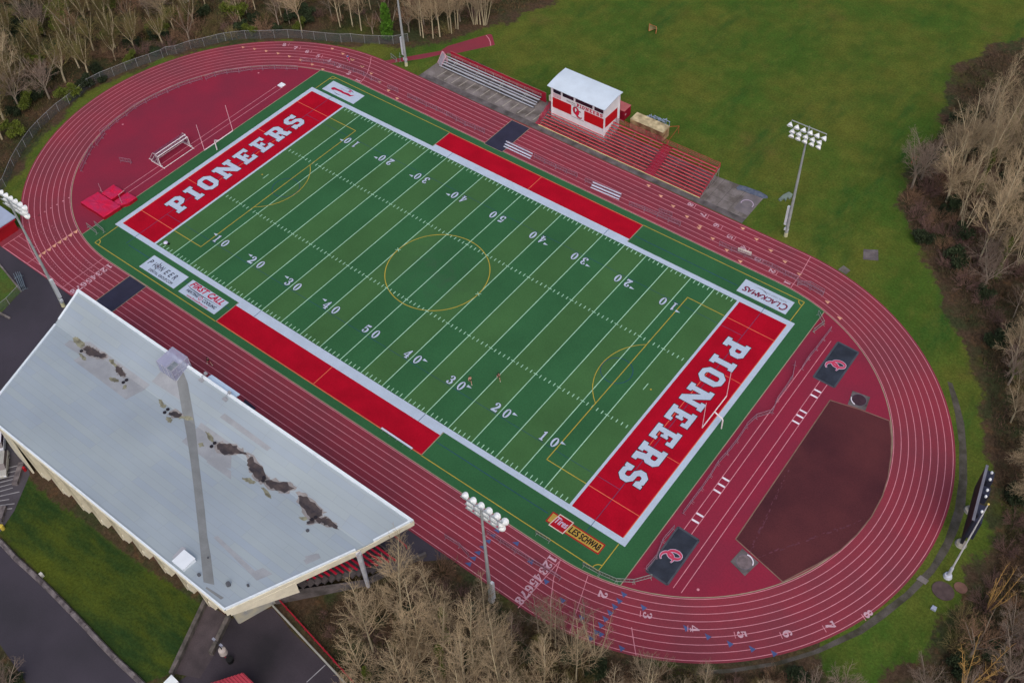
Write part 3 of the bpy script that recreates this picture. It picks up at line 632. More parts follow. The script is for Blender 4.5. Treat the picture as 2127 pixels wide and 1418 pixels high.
up(ch).build('chalk_line', mat('faint_chalk', S(94, 54, 66), .9, .3, 2), sc_)
for pts, c, arc_a, dark in (([(69.60, 18.18), (72.36, 18.63), (72.86, 15.81), (70.15, 15.29)], (71.18, 17.10), (200, 262), True), ([(69.23, -16.00), (72.11, -16.56), (71.55, -19.47), (68.88, -18.73)], (70.47, -17.66), (20, 100), False)):
    p_ = MB().prism(pts, ZF - .02, ZF + .05).build('throwing_pad', M_CONCD); tag(p_, kind='structure')
    t = MB(); t.disc(c[0], c[1], ZF + .055, 1.12 if dark else 1.1, 36); t.build('circle', mat('circle_dark', S(62, 40, 52), .8, .2, 2) if dark else mat('circle_grey', S(112, 100, 104), .8, .25, 2), p_)
    t = MB(); t.ring(c[0], c[1], ZF + .06, 1.10, 1.16, 0, 360, 40); up(t).build('circle_rim', M_GREY, p_)
    t = MB(); cc = c; t2 = MB(); n_ = 10; aa = arc(c[0], c[1], 1.12, 1.12, arc_a[0] - 10, arc_a[1], n_)
    # raised toe board
    for i in range(n_):
        x0, y0 = aa[i]; x1, y1 = aa[i + 1]; k = 1.13
        t2.prism([(x0, y0), (x1, y1), (c[0] + (x1 - c[0]) * k, c[1] + (y1 - c[1]) * k), (c[0] + (x0 - c[0]) * k, c[1] + (y0 - c[1]) * k)], ZF + .06, ZF + .16)
    t2.build('toe_board', MATS['board_white'], p_)
# black mats over the track
for q in ([(-43.05, -41.1), (-38.65, -41.1), (-38.65, -32.25), (-43.05, -32.25)], [(-15.05, 31.8), (-10.55, 31.8), (-10.55, 40.8), (-15.05, 40.8)]):
    t = MB().prism(q, ZT, ZT + .05).build('track_mat', M_BLACKMAT); 
    tag(t, 'dark rubber mat laid across the lanes ' + ('beside the grandstand' if q[0][1] < 0 else 'by the press box bleachers'), 'rubber mat')
    e_ = MB()
    for i in range(4): e_.line(q[i], q[(i + 1) % 4], .1, ZT + .056)
    up(e_).build('mat_edge', M_EDGE, t)

# ---------------------------------------------------------------- roads, yards and pavements round the grandstand
def sheet(name, pts, z, m, kind='structure'): o = MB().poly(pts, z).build(name, m); return tag(o, kind=kind)
FORE = [(-74.87, -42.74), (-68.15, -41.28), (-67.69, -41.10), (-60.33, -40.73), (-47.61, -40.99), (-29.79, -39.90), (13.39, -38.95), (32.97, -39.23), (38.64, -40.22), (34.55, -43.66), (31.05, -45.76), (21.67, -60.61), (16.91, -64.09), (-23.21, -64.45), (-32.03, -65.96), (-48.17, -65.58), (-71.47, -50.76)]
sheet('forecourt', FORE, ZA - .004, M_ASPH)
lw_ = sheet('lawn_patch', [(-73.76, -43.48), (-64.65, -43.97), (-55.45, -45.65), (-53.94, -50.99), (-54.32, -56.29)], ZA + .01, mat('lawn_green', S(56, 82, 30), 1, .3, .5, fine=.3, fscale=3, col2=S(74, 84, 34)))
sheet('road', [(-29.60, -77.40), (-16.29, -76.71), (15.87, -78.34), (20.88, -78.97), (11.00, -86.96), (4.49, -86.98), (-2.81, -85.92), (-12.88, -85.84)], ZA, M_ASPH)
sheet('plaza', [(19.17, -65.44), (22.66, -60.93), (27.03, -61.79), (37.94, -62.64), (45.22, -63.36), (28.18, -75.86), (19.93, -76.22), (21.41, -70.64)], ZA, M_ASPD)
sheet('path', [(14.64, -65.75), (19.27, -65.36), (21.41, -70.64), (22.11, -73.30), (18.94, -74.83)], ZA + .004, mat('path_paving', S(76, 68, 72), .9, .25, .3, fine=.1, col2=S(62, 56, 60)))
park = sheet('car_park', [(-42.57, -70.81), (-32.03, -65.96), (-28.03, -66.34), (-24.55, -66.49), (-22.30, -67.48), (-18.83, -72.56), (-17.44, -75.93), (-32.26, -77.29)], ZA, mat('car_park_asphalt', S(70, 68, 76), .92, .25, .2, fine=.1, col2=S(58, 54, 58)))
pk = MB()
for a, b in [[(-28.98, -68.04), (-28.15, -66.96)], [(-28.31, -68.50), (-27.66, -67.56)], [(-27.58, -68.58), (-27.24, -68.20)], [(-27.19, -69.27), (-26.42, -68.21)], [(-26.33, -69.22), (-25.03, -67.47)], [(-25.55, -69.65), (-24.29, -68.04)], [(-24.90, -70.10), (-23.83, -68.73)], [(-24.72, -70.96), (-23.46, -69.25)], [(-24.05, -71.42), (-22.99, -69.93)], [(-23.37, -71.88), (-22.38, -70.39)], [(-22.67, -72.35), (-20.98, -70.22)], [(-21.98, -72.83), (-21.09, -71.87)], [(-21.30, -73.29), (-19.84, -71.85)], [(-20.69, -73.71), (-19.40, -72.54)]]: pk.line(a, b, .13, ZA + .005)
up(pk).build('bay_lines', M_LINEP, park)
mulch = mat('bark_mulch', S(76, 54, 46), 1, .25, .8, fine=.25, fscale=3, col2=S(58, 46, 36))
sheet('planting_strip', [(-20.78, -66.38), (1.98, -65.84), (14.63, -65.32), (19.53, -65.59), (16.91, -64.09), (0.28, -64.45), (-22.48, -64.98)], ZA - .002, mulch)
# far side pavement under and before the bleachers
sheet('pavement', [(-40.3, 41.25), (36.95, 41.35), (36.95, 42.75), (-40.2, 42.75)], ZA + .004, M_CONCD)
slab = sheet('bleacher_slab', [(-40.2, 42.75), (36.95, 42.75), (36.9, 50.6), (27.6, 49.9), (-14.0, 49.9), (-40.0, 49.2)], ZA, M_CONC)
jt = MB()
for i in range(14): jt.line((-36.8 + 1.93 * i, 43.3), (-36.5 + 1.93 * i, 46.2), .22, ZA + .006)
up(jt).build('slab_joint_stains', mat('pale_concrete', S(152, 146, 138), .9, .2, 1.2), slab)
jt = MB()
for x in (28.5, 30.8, 33.2, 35.2): jt.line((x, 42.9), (x, 50), .06, ZA + .006)
for y in (44.8, 46.9): jt.line((28, y), (36.9, y), .06, ZA + .006)
up(jt).build('slab_joints', mat('joint_dark', S(74, 68, 70), .9), slab)
RPAD = [(33.71, 49.22), (36.68, 49.25), (36.66, 43.74), (33.82, 43.89)]
rp = sheet('shot_pad', RPAD, ZA + .008, mat('shot_concrete', S(112, 106, 110), .9, .15, .6, fine=.08))
cxp, cyp = [(35.23, 46.38)][0]
rg = MB(); rg.ring(cxp, cyp, ZA + .012, 1.07, 1.2, -10, 200, 48); up(rg).build('circle_rim', M_PALE, rp); rg = MB(); rg.ring(cxp, cyp, ZA + .012, 1.07, 1.13, 200, 350, 48); up(rg).build('circle_joint', M_GREY, rp)
# javelin apron with its narrow runway
jav = sheet('javelin_runway', [(-49.79, 41.02), (-48.01, 41.20), (-43.43, 46.58), (-40.76, 50.62), (-38.98, 51.88), (-34.01, 59.33), (-36.91, 61.98), (-37.57, 61.97), (-42.18, 53.13), (-42.30, 50.84), (-45.21, 47.05)], ZT - .004, M_TRACK)
jl = MB(); jl.pline([(-37.91, 61.12), (-36.66, 60.51), (-35.59, 59.68), (-34.59, 58.61)], .16, ZT + .002); up(jl).build('throwing_arc', M_LANE, jav)
# drain strip outside the right bend
dr = sheet('drain_path', [(80.80, 28.59), (81.56, 28.66), (83.51, 26.13), (86.01, 22.33), (88.29, 17.50), (90.25, 12.72), (91.79, 7.89), (92.21, 4.37), (92.43, 0.35), (92.12, -3.94), (91.03, -8.94), (89.40, -14.04), (87.97, -17.74), (84.59, -23.45), (81.31, -27.76), (76.83, -32.30), (73.06, -35.53), (72.73, -34.99), (76.58, -31.85), (80.63, -27.78), (83.91, -23.47), (87.14, -17.44), (90.12, -8.91), (91.30, -3.29), (91.33, 1.67), (90.57, 7.20), (89.13, 12.42), (86.71, 18.48), (84.21, 23.24)], ZA, mat('drain_concrete', S(80, 76, 72), .95, .3, .5, fine=.15, col2=S(60, 58, 46)))
for q, l_ in (([(90.75, -5.30), (92.00, -5.42), (91.87, -6.22), (90.52, -6.18)], 'pale concrete step slab leading off the outer lane below the flagpole'), ([(56.48, 42.23), (57.94, 41.81), (57.74, 40.54), (56.16, 40.82)], 'small grey concrete slab touching the outer lane on the right bend')):
    t = MB().prism(q, 0, .10).build('concrete_slab', M_CONC); tag(t, l_, 'concrete slab')
t = MB().prism([(57.56, 47.94), (59.70, 49.23), (60.83, 46.88), (58.57, 45.60)], 0, .07).build('utility_cover', M_CONCD); tag(t, 'square dark grey concrete cover lying in the grass past the right bend', 'utility cover')
c = [(94.13, -5.71)][0]; t = MB(); t.prism(ell(c[0], c[1], 1.5, 1.35, 24), 0, .12); t.build('stone_disc', mat('pinkish_stone', S(84, 70, 70), .95, .2, 1)); tag(bpy.data.objects['stone_disc'], 'large round pinkish stone slab in the grass below the flagpole', 'stone slab')
c = [(95.85, -3.91)][0]; t = MB(); t.prism(ell(c[0], c[1], .9, .8, 20), 0, .15); t.build('stone_cover', mat('brown_stone', S(116, 86, 76), .95, .2, 1)); tag(bpy.data.objects['stone_cover'], 'small round brown cover beside the big pinkish stone slab', 'cover')
t = MB(); c = [(94.12, -8.90)][0]; t.prism([(c[0] - .35, c[1] - .3), (c[0] + .35, c[1] - .3), (c[0] + .3, c[1] + .3), (c[0] - .3, c[1] + .3)], 0, .35); o = t.build('valve_box', mat('pale_blue_box', S(176, 184, 206), .7)); tag(o, 'small pale blue box standing in the rough grass below the flagpole', 'box')

# ---------------------------------------------------------------- the covered grandstand
M_ROOF = None
def roof_mat():
    m = bpy.data.materials.new('roof_membrane'); m.use_nodes = True; n = m.node_tree.nodes; l = m.node_tree.links; b = n['Principled BSDF']
    b.inputs['Roughness'].default_value = .7; b.inputs['Specular IOR Level'].default_value = .3
    geo = n.new('ShaderNodeNewGeometry'); mp = n.new('ShaderNodeMapping'); mp.inputs['Scale'].default_value = (1, 1, 0); l.new(geo.outputs['Position'], mp.inputs[0])
    br = n.new('ShaderNodeTexBrick'); br.inputs['Scale'].default_value = 1.0; br.inputs['Mortar Size'].default_value = .028; br.inputs['Brick Width'].default_value = 9.0; br.inputs['Row Height'].default_value = 1.0; br.offset = .37; br.offset_frequency = 3
    br.inputs['Mortar Smooth'].default_value = .3; br.inputs['Bias'].default_value = 0
    c0 = S(160, 172, 178); br.inputs['Color1'].default_value = (*c0, 1); br.inputs['Color2'].default_value = (*S(154, 167, 180), 1); br.inputs['Mortar'].default_value = (*S(150, 159, 167), 1)
    l.new(mp.outputs[0], br.inputs['Vector'])
    no = n.new('ShaderNodeTexNoise'); no.inputs['Scale'].default_value = .12; no.inputs['Detail'].default_value = 6; l.new(geo.outputs['Position'], no.inputs['Vector'])
    r = n.new('ShaderNodeMapRange'); r.inputs[1].default_value = .3; r.inputs[2].default_value = .7; r.inputs[3].default_value = .92; r.inputs[4].default_value = 1.05; l.new(no.outputs['Fac'], r.inputs[0])
    v = n.new('ShaderNodeVectorMath'); v.operation = 'SCALE'; l.new(br.outputs['Color'], v.inputs[0]); l.new(r.outputs[0], v.inputs['Scale']); l.new(v.outputs[0], b.inputs['Base Color'])
    return m
M_ROOF = roof_mat()
M_COPE = mat('coping_white', S(226, 236, 248), .5, .05, 1); M_CREAM = mat('cream_cladding', S(222, 216, 196), .7, .08, .8, fine=.05); M_CREAMW = mat('cream_render', S(196, 190, 168), .85, .15, .5, col2=S(168, 164, 146))
def zr(y): return 10.2 + 1.8 * (y + 50.25) / 6.05 if y > -50.25 else 10.2 + 2.3 * (-50.25 - y) / 17.15
stand = empty('grandstand', (0, -55, 0), 0, 'long covered grandstand with a pale grey stained roof and a cream back wall', 'grandstand')
INV = Matrix.Translation((0, 55, 0))
def part(mb, name, m, parent=stand):
    o = mb.build(name, m, parent)
    if parent is stand: o.matrix_parent_inverse = INV
    return o
FL, FR, KL, KR, BL, BR = (-35.1, -44.17), (34.8, -44.2), (-33.9, -50.25), (31.3, -50.25), (-25.6, -67.4), (24.6, -67.4)
rf = MB(); T = .35
def slab3(mb, pts, t):
    n = len(pts); vs = [(x, y, zr(y)) for x, y in pts] + [(x, y, zr(y) - t) for x, y in pts]
    mb.add(vs, [tuple(range(n)), tuple(range(n, 2 * n))[::-1]] + [(i, n + i, n + (i + 1) % n, (i + 1) % n) for i in range(n)])
slab3(rf, [FL, KL, KR, FR], T); slab3(rf, [KL, BL, BR, KR], T)
roof = part(rf, 'roof', M_ROOF)
def edge(mb, a, b, w_, h_, dz=.0, off=0.0):
    """beam along a roof edge; goes inwards by w_"""
    a, b = Vector(a), Vector(b); d = (b - a).normalized(); p = Vector((-d.y, d.x)) 
    if p.dot(Vector((0, -55)) - a) < 0: p = -p
    a0, b0 = a - p * off, b - p * off; a1, b1 = a + p * (w_ - off), b + p * (w_ - off)
    vs = [(a0.x, a0.y, zr(a.y) + dz), (b0.x, b0.y, zr(b.y) + dz), (b1.x, b1.y, zr(b.y) + dz), (a1.x, a1.y, zr(a.y) + dz)]
    vs += [(x, y, z - h_) for x, y, z in vs]
    mb.add(vs, [(0, 1, 2, 3), (7, 6, 5, 4), (0, 4, 5, 1), (1, 5, 6, 2), (2, 6, 7, 3), (3, 7, 4, 0)])
cp = MB(); edge(cp, FL, FR, .42, .3, .14, .02)
lerp = lambda a, b, t: (a[0] + (b[0] - a[0]) * t, a[1] + (b[1] - a[1]) * t)
edge(cp, lerp(FL, KL, .07), lerp(FL, KL, .86), .34, .3, .12, .02); edge(cp, KL, lerp(KL, BL, .985), .34, .3, .12, .02)
edge(cp, lerp(FR, KR, .07), lerp(FR, KR, .8), .26, .3, .12, .02); edge(cp, lerp(KR, BR, .06), lerp(KR, BR, .99), .26, .3, .12, .02); edge(cp, BL, BR, .24, .3, .12, .02)
part(cp, 'coping', M_COPE)
fa = MB()
edge(fa, FL, FR, .12, .85, -.18, .1); edge(fa, FR, KR, .12, .95, -.2, .1); edge(fa, KR, BR, .12, 1.15, -.2, .1); edge(fa, FL, KL, .12, .95, -.2, .1); edge(fa, KL, BL, .12, 1.15, -.2, .1); edge(fa, BL, BR, .12, .55, -.2, .1)
part(fa, 'fascia', M_CREAM)
def zpoly(mb, pts, lift): 
    pts = [(x, y) for x, y in pts]; a = sum(pts[i][0] * pts[(i + 1) % len(pts)][1] - pts[(i + 1) % len(pts)][0] * pts[i][1] for i in range(len(pts)))
    if a < 0: pts = pts[::-1]
    for half in (True, False):
        q = []
        for i in range(len(pts)):
            A, B = pts[i], pts[(i + 1) % len(pts)]; ia = (A[1] > -50.25) == half; ib = (B[1] > -50.25) == half
            if ia: q.append(A)
            if ia != ib: t = (-50.25 - A[1]) / (B[1] - A[1]); q.append((A[0] + t * (B[0] - A[0]), -50.25))
        if len(q) > 2: mb.add([(x, y, zr(y) + lift) for x, y in q], [tuple(range(len(q)))])
def rough(pts, amp=.12, sub=3):
    out = []
    for i in range(len(pts)):
        A, B = Vector(pts[i]), Vector(pts[(i + 1) % len(pts)])
        for k in range(sub): p = A.lerp(B, k / sub); out.append((p.x + random.uniform(-amp, amp), p.y + random.uniform(-amp, amp)))
    return out
pm = mat('membrane_patch', S(152, 156, 162), .8, .10, .5, fine=.04); 
PAT = []
def zp(L, pts, lift): m_ = MB(); zpoly(m_, pts, lift); L.append(m_)
zp(PAT, [(-26.17, -49.36), (-12.17, -49.38), (-12.74, -53.24), (-25.12, -53.18), (-25.14, -51.86), (-28.99, -52.03), (-29.19, -50.96)], .008)
zp(PAT, [(-12.33, -48.89), (-12.21, -47.08), (-8.75, -46.69), (-5.49, -48.66)], .012)
zp(PAT, [(-0.88, -49.49), (5.36, -49.46), (8.50, -52.30), (6.55, -53.41), (-0.46, -53.38)], .008)
zp(PAT, [(1.26, -46.71), (10.94, -46.91), (10.75, -47.55), (1.06, -47.51)], .012)
zp(PAT, [(15.55, -60.72), (23.28, -61.33), (23.71, -60.39), (25.34, -60.29), (24.49, -62.15), (15.38, -61.23)], .012)
zp(PAT, [(26.80, -56.48), (27.55, -54.56), (28.27, -54.88), (27.56, -56.74)], .016)
zp(PAT, [(26.54, -55.97), (27.38, -54.68), (27.96, -54.84), (27.22, -56.35)], .02)
zp(PAT, [(8.79, -52.56), (9.94, -53.55), (5.06, -53.64), (4.69, -52.95)], .012)
for m_ in PAT: part(m_, 'membrane_patch', pm)
st = MB()
zpoly(st, [(-8.76, -46.91), (-9.02, -45.33), (-7.09, -46.25), (-1.78, -49.95), (4.42, -54.37), (10.99, -58.95), (14.65, -61.60), (17.23, -63.23), (20.93, -65.80), (19.60, -66.37), (17.31, -64.75), (13.19, -61.79), (7.38, -57.72), (3.50, -55.04), (-0.79, -52.21), (-4.62, -49.81)], .022)
stp = part(st, 'walkway_strip', mat('strip_grey', S(126, 130, 132), .85, .10, .5, fine=.05))
s2 = MB(); zpoly(s2, [(20.41, -66.56), (23.24, -66.27), (23.16, -66.68), (22.45, -66.70), (20.48, -66.80)], .028); part(s2, 'walkway_strip', MATS['strip_grey'])
dk = MB(); 
for i, (o_, s_, q) in enumerate([((0,580),4.43,1), ((0,580),4.43,2)]): pass
DARK = [[(-26.01, -50.76), (-26.04, -50.16), (-25.60, -49.86), (-25.07, -49.97), (-24.77, -49.66), (-24.00, -49.88), (-23.15, -49.71), (-22.16, -49.56), (-21.81, -49.87), (-22.14, -50.15), (-22.72, -50.50), (-23.40, -50.76), (-24.11, -51.00), (-24.99, -51.12)],
        [(-19.21, -50.01), (-18.97, -49.78), (-18.45, -49.78), (-17.87, -49.85), (-16.87, -50.08), (-16.66, -50.55), (-16.96, -50.80), (-17.59, -50.89), (-18.57, -50.53)],
        [(-5.88, -51.26), (-5.91, -50.47), (-5.47, -50.25), (-4.43, -50.12), (-4.00, -50.39), (-4.25, -50.86), (-4.93, -51.07)],
        [(3.70, -50.71), (3.89, -50.15), (4.95, -49.72), (6.24, -49.37), (7.28, -49.43), (8.55, -49.41), (6.99, -50.13), (5.93, -51.21), (4.66, -51.25)],
        [(8.95, -49.81), (9.43, -49.32), (10.74, -49.67), (11.95, -49.61), (13.55, -50.57), (13.19, -51.39), (11.97, -51.14), (10.85, -50.99), (9.75, -50.44)],
        [(13.79, -51.08), (13.72, -50.44), (14.83, -49.99), (16.45, -49.41), (17.78, -49.52), (17.25, -50.54), (16.17, -50.97), (15.17, -51.19)],
        [(19.08, -49.76), (19.77, -49.35), (21.14, -49.54), (22.90, -49.49), (23.62, -49.80), (23.57, -50.52), (24.26, -50.62), (24.21, -51.15), (22.94, -51.35), (21.44, -51.06), (19.92, -50.61)],
        [(24.01, -50.66), (24.27, -50.03), (25.06, -49.92), (26.47, -50.18), (26.81, -50.30), (26.05, -50.65), (24.97, -51.03)], [(22.90, -52.04), (22.94, -51.35), (23.40, -51.08), (23.66, -51.76), (23.30, -52.28)]]
PAT = []
for q in DARK: zp(PAT, rough(q, .16), .034)
for m_ in PAT: part(m_, 'ponding_stain', mat('stain_dark', S(50, 46, 50), .5, .3, .9, fine=.15, fscale=2, spec=.3, col2=S(84, 74, 72)))
PAT = []
for q in DARK:
    cx_, cy_ = sum(p[0] for p in q) / len(q), sum(p[1] for p in q) / len(q)
    zp(PAT, rough([(cx_ + (x - cx_) * 1.18, cy_ + (y - cy_) * 1.3) for x, y in q], .25), .028)
for m_ in PAT: part(m_, 'silt_stain', mat('stain_halo', S(142, 138, 138), .8, .15, .7, fine=.08))
PAT = []
for q in [[(-29.25, -50.39), (-29.09, -50.05), (-28.66, -49.91), (-27.84, -49.97), (-26.76, -49.99), (-26.34, -50.43), (-26.35, -50.90), (-26.85, -51.01), (-27.65, -50.91), (-28.56, -50.74)], [(-25.83, -51.83), (-25.15, -51.56), (-24.15, -51.63), (-23.55, -51.97), (-24.03, -52.28), (-24.97, -52.16)], [(-18.15, -52.07), (-17.61, -51.63), (-16.86, -51.44), (-16.41, -51.78), (-16.80, -52.24), (-17.52, -52.26)], [(-15.30, -51.86), (-15.09, -51.45), (-14.50, -51.75), (-14.45, -52.22), (-14.88, -52.21)],
          [(-9.21, -50.32), (-8.72, -50.11), (-7.85, -50.44), (-7.25, -50.44), (-7.18, -50.97), (-7.87, -51.00), (-8.61, -50.79)], [(-5.77, -51.76), (-5.35, -51.49), (-4.65, -51.58), (-4.11, -52.20), (-4.67, -52.26), (-5.29, -52.11)], [(-4.28, -50.26), (-3.42, -49.96), (-2.26, -49.62), (-2.26, -49.96), (-3.30, -50.48), (-4.05, -50.83)],
          [(0.71, -50.21), (1.23, -50.00), (2.47, -50.22), (2.99, -50.73), (2.29, -50.93)], [(1.59, -52.26), (1.98, -51.74), (2.61, -51.91), (2.38, -52.55)], [(10.77, -52.48), (11.79, -51.83), (12.97, -51.75), (12.71, -52.38), (11.70, -52.60)], [(14.09, -52.06), (14.40, -51.63), (16.07, -52.02), (16.59, -52.45), (15.31, -52.46)], [(21.53, -52.16), (22.10, -51.70), (22.88, -51.73), (22.44, -52.31)], [(-21.21, -49.83), (-20.51, -49.54), (-19.14, -49.97), (-19.23, -50.22), (-20.33, -50.04)]]: zp(PAT, rough(q, .12), .040)
for m_ in PAT: part(m_, 'moss_stain', mat('stain_olive', S(138, 138, 118), .9, .3, 1.2, fine=.12, fscale=3, col2=S(104, 102, 88)))
for x, y in [(-15.82, -50.80), (-15.77, -51.39), (-6.63, -50.74), (-6.50, -51.39), (-25.82, -51.27)] + [(3.32, -50.72), (3.46, -51.40)] + [(13.10, -50.59), (13.42, -51.03), (23.26, -50.86), (23.15, -51.42)]:
    dn = MB(); dn.tube([(x, y, zr(y) + .02), (x, y, zr(y) + .12)], .26, 10); part(dn, 'roof_drain', mat('drain_dark', S(38, 34, 40), .6))
# loose roof gear
for p, r_, h_ in zip([(18.42, -66.05), (17.29, -63.70), (22.30, -64.73), (23.95, -52.99), (24.30, -63.34)], (.22, .12, .3, .25, .15), (.3, .2, .5, .12, .4)): vents = MB(); vents.tube([(p[0], p[1], zr(p[1])), (p[0], p[1], zr(p[1]) + h_)], r_, 8); part(vents, 'roof_vent', mat('vent_dark', S(84, 86, 92), .6))
hp = [(14.50, -66.24), (14.70, -65.53), (16.43, -65.45), (16.51, -66.38)]
c_ = (sum(p[0] for p in hp) / 4, sum(p[1] for p in hp) / 4)
hx = MB(); z0 = zr(c_[1]) 
hx.box(c_[0] - 1.0, c_[0] + 1.0, c_[1] - .95, c_[1] + .95, z0 - .1, z0 + .55); hx.box(c_[0] - 1.06, c_[0] + 1.06, c_[1] - 1.01, c_[1] + 1.01, z0 + .55, z0 + .68)
hat = part(hx, 'access_hatch', mat('hatch_white', S(224, 232, 240), .5, .04))
hy = MB(); c2 = [(13.94, -65.46)][0]; zpoly(hy, [(13.44, -64.62), (14.05, -64.44), (14.59, -66.31), (13.76, -66.46)], .06); part(hy, 'hatch_mat', mat('hatch_mat', S(176, 178, 186), .7, .1))
# polycarbonate filming cabin on the front edge
cab = empty('cabin', (0, 0, 0)); cab.parent = stand; cab.matrix_parent_inverse = INV
x0, x1, y0, y1 = -12.3, -9.0, -47.0, -43.9; zb, zt = 11.2, 13.45
cf = MB()
for x in (x0, x0 + 1.1, x0 + 2.2, x1):
    for y in (y0, y1): cf.tube([(x, y, zb), (x, y, zt)], .05, 5)
    cf.tube([(x, y0, zt), (x, y1, zt + .25)], .05, 5); cf.tube([(x, y0, zt - 1.1), (x, y1, zt - 1.1)], .04, 5)
for y in (y0, y0 + .8, y0 + 1.6, y0 + 2.4, y1):
    k = (y - y0) / (y1 - y0) * .25; cf.tube([(x0, y, zt + k), (x1, y, zt + k)], .045, 5); cf.tube([(x0, y, zb + .1), (x0, y, zt + k)], .04, 5); cf.tube([(x1, y, zb + .1), (x1, y, zt + k)], .04, 5)
cf.build('cabin_frame', mat('steel_pale', S(160, 162, 176), .5, .1, spec=.5), cab)
cpn = MB(); cpn.quad((x0, y0, zt + .06), (x1 - 1.2, y0, zt + .06), (x1 - 1.2, y1, zt + .31), (x0, y1, zt + .31)); cpn.quad((x1 - 1.2, y0 + 1.5, zt + .18), (x1, y0 + 1.5, zt + .18), (x1, y1, zt + .31), (x1 - 1.2, y1, zt + .31))
cpn.quad((x0, y0, zb), (x1, y0, zb), (x1, y0, zt), (x0, y0, zt)); cpn.quad((x1, y0, zb), (x1, y1, zb), (x1, y1, zt + .2), (x1, y0, zt)); cpn.quad((x0, y0, zb), (x0, y0, zt), (x0, y1, zt + .2), (x0, y1, zb))
cpn.build('cabin_glazing', mat('polycarbonate', S(176, 178, 208), .25, .05, spec=.5, alpha=.55), cab)
fl = MB().box(x0 - .1, x1 + .1, y0 - .1, y1, zb - .55, zb - .08); fl.box(x1 - 1.1, x1 - .1, y0 + .3, y0 + 1.5, zb, zb + .9); fl.build('cabin_floor', mat('cabin_floor', S(120, 112, 116), .8, .2), cab)
# canopy strip and bracket lamps on the front edge
cn = MB(); q = [(-5.54, -44.26), (0.56, -44.38)]; 
cn.add([(q[0][0], -44.1, 11.55), (q[1][0], -44.1, 11.55), (q[1][0], -43.1, 11.35), (q[0][0], -43.1, 11.35), (q[0][0], -44.1, 11.4), (q[1][0], -44.1, 11.4), (q[1][0], -43.1, 11.2), (q[0][0], -43.1, 11.2)], [(3, 2, 1, 0)[::-1], (4, 5, 6, 7)[::-1], (0, 1, 5, 4), (1, 2, 6, 5), (2, 3, 7, 6), (3, 0, 4, 7)])
part(cn, 'canopy', mat('canopy_blue', S(186, 208, 232), .5, .05))
for p in [(-5.48, -44.64), (-0.10, -44.95)]:
    b_ = MB(); z_ = zr(p[1]) ; b_.box(p[0] - .45, p[0] + .35, p[1] - .5, p[1] + .1, z_, z_ + .08); b_.tube([(p[0], p[1], z_), (p[0], p[1], z_ + .7), (p[0] + .2, p[1] + .8, z_ + .8)], .05, 5); b_.box(p[0] - .1, p[0] + .35, p[1] + .5, p[1] + .85, z_ + .65, z_ + .95); part(b_, 'bracket_lamp', mat('bracket_grey', S(150, 152, 158), .5, .1))
# seating
M_BEN = mat('bench_red', S(178, 14, 50), .6, .08, spec=.4); M_DECKC = mat('stand_concrete', S(84, 78, 80), .9, .25, .5, fine=.1)
N = 15
for i in range(N):
    y = -46.2 - .82 * i; z = .75 + .42 * i; xr = 32.1 - .40 * i if i > 2 else 31.9 - .5 * i; xl = -33.5 + .40 * i
    s_ = MB().box(xl, xr + .6, y - .42, y + .40, z - .55, z - .12 - .02)
    dkp = part(s_, 'terrace_step', M_DECKC)
    b_ = MB().box(xl + .8, xr, y - .15, y + .13, z + .22, z + .27)
    for x in np.arange(xl + 1.5, xr, 3.0): b_.box(x - .04, x + .04, y - .05, y + .05, z - .14, z + .22)
    part(b_, 'bench_row', M_BEN)
fw = MB().box(-34, 33.4, -45.75, -45.6, 0, .95); part(fw, 'front_wall', M_DECKC)
sw = MB(); A, B, Cc = (34.3, -42.8), (30.4, -51.2), (22.5, -60.2)
def wall(mb, a, b, t, z0a, z1a, z0b, z1b):
    a, b = Vector(a), Vector(b); d = (b - a).normalized(); p = Vector((-d.y, d.x)) * t / 2
    vs = [(*(a - p), z0a), (*(b - p), z0b), (*(b + p), z0b), (*(a + p), z0a), (*(a - p), z1a), (*(b - p), z1b), (*(b + p), z1b), (*(a + p), z1a)]
    mb.add(vs, [(3, 2, 1, 0), (4, 5, 6, 7), (0, 1, 5, 4), (1, 2, 6, 5), (2, 3, 7, 6), (3, 0, 4, 7)]); return mb
wall(sw, A, B, .35, 0, .9, 0, 1.3); wall(sw, B, Cc, .35, 0, 1.3, 0, 2.6)
part(sw, 'side_wall', M_CONCD)
sw = MB(); wall(sw, (-34.3, -42.8), (-26.6, -60.2), .35, 0, .9, 0, 2.6); part(sw, 'side_wall', M_CONCD)
for sx in (-1, 1):
    ra = MB(); 
    for k in range(3): pass
rl = MB(); rl.tube([(31.4, -43.6, .95), (24.4, -42.9, .95)], .05, 5); rl.tube([(31.4, -43.6, .5), (24.4, -42.9, .5)], .04, 5)
for k in range(5): x = 31.4 - 1.75 * k; yk = -43.6 + .175 * k; rl.tube([(x, yk, 0), (x, yk, .95)], .05, 5)
part(rl, 'front_rail', M_BEN)
for x, lean in ((30.9, 0), (15.5, 0), (0, 0), (-15.5, 0), (-31.5, 0)):
    c_ = MB(); c_.tube([(x, -51.0, 0), (x, -51.0, 9.3)], [.28, .42], 8); c_.box(x - .3, x + .3, -51.5, -50.4, 9.2, 9.85); part(c_, 'column', mat('column_white', S(196, 198, 206), .7, .12, 1.5))
